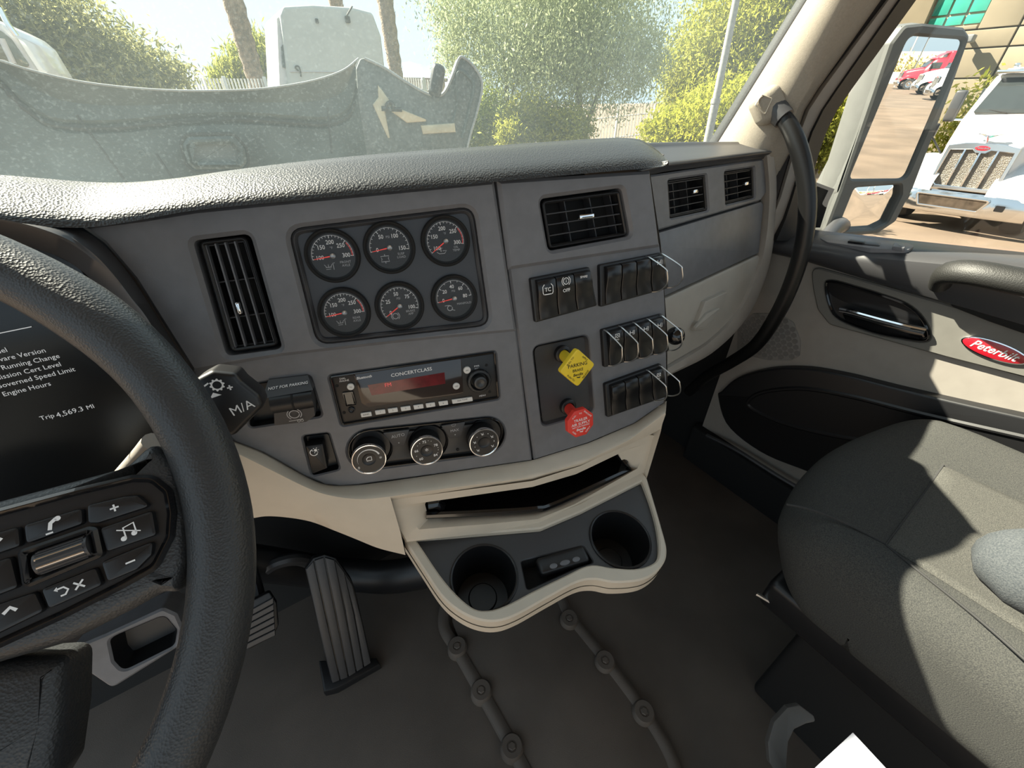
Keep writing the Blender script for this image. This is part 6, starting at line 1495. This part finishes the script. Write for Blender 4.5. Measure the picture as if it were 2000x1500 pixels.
    for s in (-1, 1):
        mb = MB(); mb.prism(rrect(0.14, 0.11, 0.02, 3, s * 0.78, 0.58), -0.06, -0.02 if False else 0.0); mb.tf(Fr((0.045, 0, 0), (0, -1, 0), (0, 0, 1), (-1, 0, 0))); build(mb, 'tow_hole', BLACK, bm)
    # cab
    cab = [(1.95, 1.02, 2.10), (2.55, 1.0, 2.82)]
    mb = MB(); rows = []
    for x, z0, z1, hw in ((1.98, 0.75, 2.02, 1.0), (2.05, 0.7, 2.14, 1.02), (2.62, 0.7, 2.86, 0.98), (2.8, 0.7, 2.95, 1.0), (3.7, 0.7, 3.0, 1.02), (3.75, 0.7, 2.9, 1.0)):
        P = [(x, -hw, z0), (x, -hw * 1.02, 1.5), (x, -hw * 0.98, z1 - 0.15), (x, -hw * 0.85, z1), (x, 0, z1 + 0.02), (x, hw * 0.85, z1), (x, hw * 0.98, z1 - 0.15), (x, hw * 1.02, 1.5), (x, hw, z0)]
        rows.append(P)
    mb.grid(rows); mb.fan(rows[0]); mb.fan(rows[-1]); cb = build(mb, 'cab', paint, t, sharp=50)
    mb = MB(); q = [(2.02, -0.86, 2.14), (2.02, 0.86, 2.14), (2.56, 0.80, 2.78), (2.56, -0.80, 2.78)]; mb.add([(x - 0.03, y, z) for x, y, z in q] + [(x + 0.05, y, z) for x, y, z in q], [(3, 2, 1, 0), (0, 1, 5, 4), (1, 2, 6, 5), (2, 3, 7, 6), (3, 0, 4, 7)]); ws = build(mb, 'windscreen', GLASS, t)
    for y in (-0.35, 0.30):
        mb = MB(); mb.tube([(1.97, y, 2.14), (2.06, y + 0.42, 2.20)], 0.010, 6); build(mb, 'wiper', BLACK, ws)
    for s in (-1, 1):
        mb = MB(); mb.rbox((2.95, s * 1.01, 2.28), (0.85, 0.05, 0.62), 0.02); build(mb, 'side_window', GLASS, cb)
    mb = MB(); mb.rbox((2.50, 0, 2.88), (0.30, 1.85, 0.08), 0.03); vs_ = build(mb, 'sun_visor', ALU if detail else paint, t)
    for y in (-0.7, -0.35, 0, 0.35, 0.7):
        mb = MB(); mb.rbox((2.66, y, 3.0), (0.14, 0.10, 0.08), 0.03); build(mb, 'marker_lamp', ALU, vs_)
    if sleeper:
        mb = MB(); mb.rbox((4.5, 0, 2.15), (1.7, 2.1, 2.9), 0.18, 3); build(mb, 'sleeper', paint, t)
        mb = MB(); rows = [[(2.7, y, 2.9 + 0.02 * (1 - y * y)) for y in (-0.9, -0.45, 0, 0.45, 0.9)], [(3.3, y, 3.35) for y in (-0.95, -0.45, 0, 0.45, 0.95)], [(4.2, y, 3.62) for y in (-1.0, -0.45, 0, 0.45, 1.0)], [(4.4, y, 2.9) for y in (-1.0, -0.45, 0, 0.45, 1.0)]]; mb.grid(rows); build(mb, 'roof_fairing', paint, t)
    for x in (5.2, 6.5):
        for s in (-1, 1):
            mb = MB(); mb.lathe([(0.30, -0.25), (0.48, -0.26), (0.52, -0.18), (0.52, 0.18), (0.48, 0.26), (0.30, 0.25)], 24); mb.tf(Fr((x, s * 0.93, 0.52), (1, 0, 0), (0, 0, 1), (0, -1, 0))); build(mb, 'rear_tyre', TYRE, t)
    mb = MB(); mb.rbox((4.2, 0, 0.75), (6.2, 0.85, 0.25), 0.03); build(mb, 'chassis', BLACK, t)
    mb = MB(); mb.rbox((3.0, 0, 0.55), (1.4, 2.2, 0.3), 0.1); build(mb, 'side_tank', ALU, t)
    return t
yard = 'tractors parked in a row across the yard'
def yfr(x, y): return Fr((x, y, 0.0), (1, 0, 0), (0, 1, 0), (0, 0, 1))
white = semi('white tractor with chrome grille and bumper facing the cab, hedge behind it', WPAINT, yfr(12.9, 2.72), True, yard)
semi('red tractor with roof fairing, last of the parked row, seen in the side mirror', mat('red_paint', (0.55, 0.02, 0.035), 0.25, coat=0.5, var=0.02), yfr(20.0, -72.0), False, yard, True)
w2 = semi('white tractor parked next to the red one, seen in the side mirror', WPAINT, yfr(18.6, -60.0), False, yard)
bpy.context.view_layer.update()
c = copy_tree(w2, yfr(17.2, -51.0).mat()); c['label'] = 'white tractor second from the red one, seen in the side mirror'

# things the side mirror looks back at
wallm = mat('far_wall', (0.60, 0.47, 0.30), 0.9, var=0.05, vscale=0.2)
mb = MB(); mb.rbox((45, -118, 2.0), (90, 2, 4.3), 0.05); tag(build(mb, 'long_wall', wallm), 'long tan wall across the far end of the yard', 'wall')
mb = MB(); mb.rbox((40, -92, 0.7), (80, 0.6, 1.4), 0.05); tag(build(mb, 'low_wall', mat('pale_wall', (0.72, 0.70, 0.62), 0.8, var=0.04)), 'pale low wall behind the parked tractors', 'wall')
tree('hedge', 'dry planting along the pale low wall at the yard end', 'hedge', [(np.array([x, -100 - 3 * (i % 2), 1.2]), 4.0, 1.8) for i, x in enumerate(range(14, 60, 6))], 9000, 0.3, leafmat('dry_leaf', (0.26, 0.22, 0.08), (0.50, 0.44, 0.22)), [[(30, -100, 0, 0.1), (30, -100, 0.5, 0.1), (30, -100, 1.0, 0.1)]])
for x, y in ((24.5, -84), (29, -84), (22.2, -80)):
    t = thing('lamp_post', 'tall thin lamp post at the far end of the yard', 'lamp post', yfr(x, y), 'lamp posts at the yard end')
    mb = MB(); mb.tube([(0, 0, 0), (0, 0, 4), (0, 0, 9)], [0.10, 0.08, 0.06], 10); build(mb, 'post', POLE, t)
    mb = MB(); mb.rbox((0.5, 0, 9.0), (1.0, 0.25, 0.12), 0.04); build(mb, 'lamp_head', POLE, t)

# sleeper cab seen from behind through the windscreen
SLP = mat('dull_white_panel', (0.42, 0.45, 0.43), 0.5, bump=0.05, bscale=10, var=0.05, vscale=3)
SY = 12.0
SF = Fr(atY(648, 120, SY), (1, 0, 0), (0, 0, 1), (0, -1, 0))
sl = thing('sleeper_cab', 'pale grey rear of a tall sleeper cab beyond the raised hood', 'truck', yfr(float(SF.o[0]), SY + 1))
o = rpoly(SF.pxs([(547, 28), (553, 12), (610, 9), (690, 14), (728, 24), (745, 70), (752, 130), (757, 185), (768, 300), (566, 300), (563, 165), (556, 100)]), 0.10)
mb = MB(); mb.prism(o, -2.4, 0.0, 0.06, 3); build(mb, 'rear_panel', SLP, sl, SF, sharp=40)
o2 = SF.pxs([(543, 34), (549, 30), (566, 165), (570, 300), (556, 300), (548, 160)]); mb = MB(); mb.prism(o2, -2.0, -0.15); build(mb, 'side_fairing', WPAINT, sl, SF)
mb = MB(); mb.prism(rpoly(SF.pxs([(549, 92), (556, 80), (560, 120), (560, 132), (552, 132)], -0.1), 0.02), -0.16, -0.10); build(mb, 'side_window', GLASS, sl, SF)
def spt(u, v, z): return (*SF.px(u, v, z), z)
mb = MB(); mb.tube(crom([spt(678, 42, 0.03), spt(677, 32, 0.10), spt(681, 24, 0.12), spt(688, 12, 0.14)], 10), 0.018, 8); mb.rbox(spt(679, 38, 0.03), (0.10, 0.12, 0.08), 0.02); build(mb, 'antenna_mount', BLACK, sl, SF)
mb = MB(); mb.rbox(spt(619, 41, 0.02), (0.06, 0.08, 0.04), 0.01); build(mb, 'clip', BLACK, sl, SF)
mb = MB(); mb.tube(crom([spt(583, 138, 0.03), spt(577, 133, 0.04), spt(579, 129, 0.05), spt(585, 132, 0.05), spt(588, 150, 0.05)], 14), 0.016, 8); build(mb, 'air_hose', BLACK, sl, SF)
mb = MB(); mb.tube([spt(566, 140, 0.01), spt(745, 141, 0.01)], 0.012, 6); build(mb, 'panel_seam', DIMP, sl, SF)
for x in (-0.8, 0.8):
    mb = MB(); mb.lathe([(0.3, -0.2), (0.5, -0.2), (0.52, 0), (0.5, 0.2), (0.3, 0.2)], 20); mb.tf(Fr((SF.o[0] + x, SY + 1.5, 0.52), (0, 1, 0), (0, 0, 1), (1, 0, 0))); build(mb, 'tyre', TYRE, sl, WORLD)
mb = MB(); mb.rbox((SF.o[0], SY + 1.2, 0.9), (1.9, 2.2, 0.5), 0.05); build(mb, 'chassis', BLACK, sl, WORLD)
# parked cab at the left edge
PF = Fr(atY(20, 100, 6.0), (1, 0, 0), (0, 0, 1), (0, -1, 0))
pcb = thing('parked_cab', 'pale truck cab with sloping side window left of the mesquite tree', 'truck', yfr(float(PF.o[0]) - 0.6, 6.5))
o = rpoly(PF.pxs([(-330, -60), (-120, -10), (-40, 25), (0, 45), (30, 70), (52, 105), (72, 135), (85, 160), (110, 320), (-330, 320)]), 0.06); mb = MB(); mb.prism(o, -1.6, 0.0, 0.04, 3); build(mb, 'cab_shell', WPAINT, pcb, PF, sharp=40)
o = rpoly(PF.pxs([(-30, 60), (0, 58), (22, 76), (44, 108), (60, 130), (30, 134), (10, 115), (-30, 118)], 0.01), 0.03); mb = MB(); mb.prism(o, -0.01, 0.012, 0.004); build(mb, 'side_glass', mat('pale_glass', (0.16, 0.17, 0.13), 0.08, coat=0.3, var=0.2), pcb, PF)
mb = MB(); mb.tube([(*PF.px(2, 75, 0.02), 0.02), (*PF.px(26, 124, 0.02), 0.02)], 0.022, 8); build(mb, 'window_post', WPAINT, pcb, PF)
mb = MB(); mb.tube([(*PF.px(-2, 14, 0.05), 0.05), (*PF.px(14, 45, 0.05), 0.05), (*PF.px(32, 70, 0.05), 0.05)], 0.02, 8); build(mb, 'roof_rail', ALU, pcb, PF)
mb = MB(); mb.rbox((PF.o[0] - 0.9, 6.9, 0.45), (2.0, 1.4, 0.9), 0.1); build(mb, 'under_body', BLACK, pcb, WORLD)

# ================================================================== our own bonnet, tilted forward
HOODM = mat('hood_underside', (0.070, 0.090, 0.090), 0.55, bump=0.35, bscale=30, var=0.30, vscale=6, dist=0.01)
hoo = thing('raised_hood', 'grey underside of the raised truck hood with curved lip', 'truck hood', yfr(CLX, 3.0))
lip = [(-220, 45), (-80, 95), (0, 118), (60, 137), (150, 158), (250, 171), (350, 177), (430, 177), (500, 174), (560, 167), (620, 155), (670, 137), (700, 114)]
cre = [(-220, 105), (-90, 110), (0, 160), (40, 200), (105, 241), (220, 246), (340, 235), (430, 231), (500, 232), (570, 237), (640, 239), (682, 218), (697, 150)]
bots = [(-220, 430), (-90, 430), (0, 430), (60, 430), (140, 430), (240, 430), (340, 430), (430, 430), (500, 430), (570, 430), (640, 430), (715, 430), (740, 430)]
n = 70
def hrow(pts, y): return crom([atY(u, v, y) for u, v in pts], n)
r0b = [p + np.array([0, 0.06, -0.02]) for p in hrow(lip, 2.92)]
r0 = hrow(lip, 2.92); r2 = hrow(cre, 3.06); r4 = hrow(bots, 3.0)
up8 = [(u, v - 12) for u, v in cre]; r1 = hrow(up8, 3.02)
r1a = [lerp(a, b, 0.55) + np.array([0, 0.05, 0]) for a, b in zip(r0, r1)]
r2b = [p + np.array([0, 0.03, -0.012]) for p in r2]; r2c = [p + np.array([0, -0.02, -0.03]) for p in r2]
mid_ = [lerp(a, b, 0.5) + np.array([0, 0.02, 0]) for a, b in zip(r2c, r4)]
mb = MB(); mb.grid([[tuple(p) for p in r] for r in (r0b, r0, r1a, r1, r2, r2b, r2c, mid_, r4)]); build(mb, 'hood_shell', HOODM, hoo, WORLD, sharp=50)
mb = MB(); mb.tube([p + np.array([0, -0.004, 0]) for p in r0], 0.0045, 8); build(mb, 'lip_edge', mat('worn_edge', (0.30, 0.31, 0.30), 0.6, var=0.1), hoo, WORLD)
mb = MB(); mb.tube([p + np.array([0, -0.015, -0.004]) for p in r2[10:-4]], [0.010 + 0.008 * (0.5 + 0.5 * sin(i * 1.7)) for i in range(n - 14)], 8); build(mb, 'rubber_seal', SEAL, hoo, WORLD, label='cracked black rubber seal')
HF = Fr(atY(422, 298, 2.93), (1, 0, 0), (0, 0, 1), (0, -1, 0))
o = ccw(rpoly(HF.pxs([(357, 282), (366, 267), (455, 265), (478, 290), (482, 318), (470, 330), (380, 331), (366, 318)]), 0.03))
mb = MB(); mb.plate(o, [inset(o, 0.035)], -0.10, 0.02, 0.012); fr_ = build(mb, 'intake_frame', HOODM, hoo, HF)
mb = MB(); oo = inset(o, -0.016); mb.plate(oo, [inset(oo, 0.014)], -0.04, 0.012, 0.004); build(mb, 'intake_gasket', SEAL, fr_, HF)
mb = MB(); mb.prism(inset(o, 0.03), -0.10, -0.012); build(mb, 'intake_screen', mat('intake_dark', (0.14, 0.155, 0.15), 0.7, bump=0.4, bscale=60, var=0.1), fr_, HF)
for a, b in (((150, 225), (250, 360)), ((640, 210), (648, 300)), ((305, 300), (345, 360))):
    mb = MB(); mb.tube(crom([atY(*a, 2.97), lerp(atY(*a, 2.97), atY(*b, 2.95), 0.5), atY(*b, 2.95)], 8), 0.006, 6); build(mb, 'crack_line', SEAL, hoo, WORLD)
p = atY(275, 299, 2.97); mb = MB(); mb.lathe([(0.02, 0), (0.018, 0.008), (0.008, 0.008), (0.006, 0.002), (0, 0.002)], 14); mb.tf(Fr(p, (1, 0, 0), (0, 0, 1), (0, -1, 0))); build(mb, 'plug', HOODM, hoo, WORLD)
# right flank and fender of the hood
FF = Fr(atY(830, 230, 2.72), (1, 0, 0), (0, 0, 1), (0, -1, 0)).turn(-17)
o = FF.pxs([(695, 135), (703, 115), (714, 113), (750, 132), (790, 158), (830, 181), (856, 187), (870, 178), (884, 148), (896, 114), (906, 112), (928, 132), (943, 165), (932, 218), (917, 270), (905, 330), (860, 420), (735, 420), (716, 300), (700, 200)])
mb = MB(); mb.prism(rpoly(o, 0.02, 3), -0.10, 0.0, 0.008, 2); fd = build(mb, 'flank', mat('spotted_underside', (0.060, 0.072, 0.068), 0.6, bump=0.3, bscale=50, col2=(0.125, 0.135, 0.125), vscale=45), hoo, FF)
edge_ = [(*FF.px(u, v, 0.005), 0.005) for u, v in ((712, 114), (750, 132), (790, 158), (830, 181), (856, 187), (870, 178), (884, 148), (897, 114), (908, 114), (928, 133), (942, 165), (932, 218), (917, 270), (905, 330))]
mb = MB(); mb.tube(crom(edge_, 60), 0.007, 8); build(mb, 'flank_edge', MATS['worn_edge'], fd, FF)
inn = [(*FF.px(u, v, 0.0), 0.0) for u, v in ((882, 250), (893, 205), (890, 165), (897, 138), (915, 150), (925, 170), (915, 220), (902, 270))]
mb = MB(); mb.tube(crom(inn, 40), 0.010, 6); build(mb, 'fender_bead', HOODM, fd, FF)
TAN = mat('tan_fibreglass', (0.50, 0.44, 0.30), 0.7, var=0.12, vscale=9)
o = FF.pxs([(738, 166), (748, 178), (766, 204), (832, 237), (795, 240), (762, 216), (752, 212), (758, 270), (742, 235), (728, 204), (739, 190)], 0.02); mb = MB(); mb.prism(o, -0.02, 0.03, 0.01, 2); build(mb, 'inner_bracket', TAN, fd, FF, label='tan fibreglass bracket')
o = FF.pxs([(822, 245), (888, 240), (890, 258), (826, 262)], 0.01); mb = MB(); mb.prism(o, -0.02, 0.02, 0.01, 2); build(mb, 'inner_shelf', TAN, fd, FF)
mb = MB(); mb.tube(crom([(*FF.px(u, v, 0.04), 0.04) for u, v in ((753, 213), (756, 204), (761, 200), (767, 203), (767, 213))], 14), 0.010, 8); mb.tube([(*FF.px(745, 212, 0.03), 0.03), (*FF.px(785, 214, 0.03), 0.03)], 0.012, 8); build(mb, 'latch_loop', BLACK, fd, FF)
mb = MB(); mb.tube(crom([(*FF.px(u, v, 0.05), 0.05) for u, v in ((848, 190), (846, 178), (850, 160))], 8), 0.012, 8); ma = build(mb, 'mirror_stalk', BLACK, hoo, FF)
MFm = FF.at(*FF.px(853, 158, 0.06), 0.06).rot(-18); mb = MB(); mb.rbox((0, 0, 0), (0.075, 0.16, 0.06), 0.03); build(mb, 'bonnet_mirror', BLACK, ma, MFm)

# ================================================================== passenger side mirror
_n = np.array([cos(radians(242)), sin(radians(242)), -0.03]); _n /= np.linalg.norm(_n)
_ex = np.cross([0, 0, 1], _n); _ex /= np.linalg.norm(_ex)
M = Fr(atX(1770, 210, 1.58), _ex, np.cross(_n, _ex), _n)
mir = thing('side_mirror', 'tall grey side mirror with flat and convex glass outside the passenger window', 'mirror', M)
MIRR = mat('mirror_silver', (0.93, 0.94, 0.94), 0.0, metal=1.0)
MIRR.node_tree.nodes['Principled BSDF'].inputs['Roughness'].default_value = 0.005
HOUS = mat('mirror_housing', (0.12, 0.125, 0.12), 0.55, bump=0.1, bscale=300, var=0.05, vscale=20)
g1 = ccw(rpoly(M.pxs([(1774, 69), (1884, 77), (1767, 349), (1657, 350)]), [0.018] * 4))
g2 = ccw(rpoly(M.pxs([(1668, 366), (1757, 360), (1757, 380), (1730, 434), (1704, 446), (1636, 450), (1642, 430)]), 0.012))
ho = ccw(rpoly(M.pxs([(1738, 84), (1764, 50), (1800, 46), (1880, 54), (1892, 72), (1850, 190), (1782, 366), (1748, 432), (1712, 456), (1625, 462), (1608, 455), (1640, 370)]), 0.015))
mb = MB(); mb.plate(ho, [g1, g2], -0.02, 0.006, 0.005); fr_ = build(mb, 'face_frame', HOUS, mir, M)
mb = MB(); rr = [[(x, y, -0.012) for x, y in ho]]
for k, (d, z) in enumerate(((-0.004, -0.03), (0.0, -0.07), (0.02, -0.105), (0.05, -0.12))): rr.append([(x, y, z) for x, y in inset(ho, d)])
mb.rings(rr, cap1=True); build(mb, 'back_shell', HOUS, mir, M, sharp=60)
mb = MB(); mb.prism(inset(g1, -0.001), -0.012, -0.003); build(mb, 'flat_glass', MIRR, mir, M)
cxm = np.mean(np.array(g2), 0); rr = []
for s in (1.0, 0.8, 0.6, 0.4, 0.2, 0.02): rr.append([(cxm[0] + (x - cxm[0]) * s, cxm[1] + (y - cxm[1]) * s, -0.010 + 0.006 * (1 - s * s)) for x, y in g2])
mb = MB(); mb.rings(rr, cap1=True); build(mb, 'convex_glass', MIRR, mir, M, sharp=180)
# deep left flank of the shell as the photo shows it
sh = [atX(u, v, x) for u, v, x in ((1752, 52, 1.60), (1700, 130, 1.60), (1650, 250, 1.60), (1590, 370, 1.58), (1590, 395, 1.56), (1606, 458, 1.52))]
fa = [M.w(*M.px(u, v, 0.0), -0.004) for u, v in ((1764, 50), (1727, 120), (1690, 225), (1641, 360), (1636, 385), (1615, 458))]
mb = MB(); A1 = crom(sh, 24); A2 = crom(fa, 24); mb.grid([[tuple(p + np.array([0.10, 0.02, 0])) for p in A1], [tuple(p + np.array([0.02, 0.01, 0])) for p in A1], [tuple(p) for p in A1], [tuple(lerp(a, b, 0.5) + np.array([-0.012, -0.008, 0])) for a, b in zip(A1, A2)], [tuple(p) for p in A2]]); build(mb, 'shell_flank', HOUS, mir, WORLD, sharp=60)
mb = MB(); q0 = M.w(*M.px(1650, 440, -0.08), -0.08); mb.tube(crom([q0, np.array([1.42, 0.50, CAMZ - 0.30]), np.array([1.24, 0.46, CAMZ - 0.33])], 10), [(0.022, 0.020)] * 10, 12); build(mb, 'mirror_arm', DGREY, mir, WORLD)
# door glass corner cover below the mirror
q = [atX(u, v, 1.19) for u, v in ((1560, 350), (1618, 372), (1607, 395), (1590, 448), (1545, 448))]
mb = MB(); mb.fan([tuple(p) for p in q]); mb.fan([tuple(p + np.array([0.03, 0, 0])) for p in q[::-1]]); build(mb, 'mirror_base', DGREY, mir, WORLD)
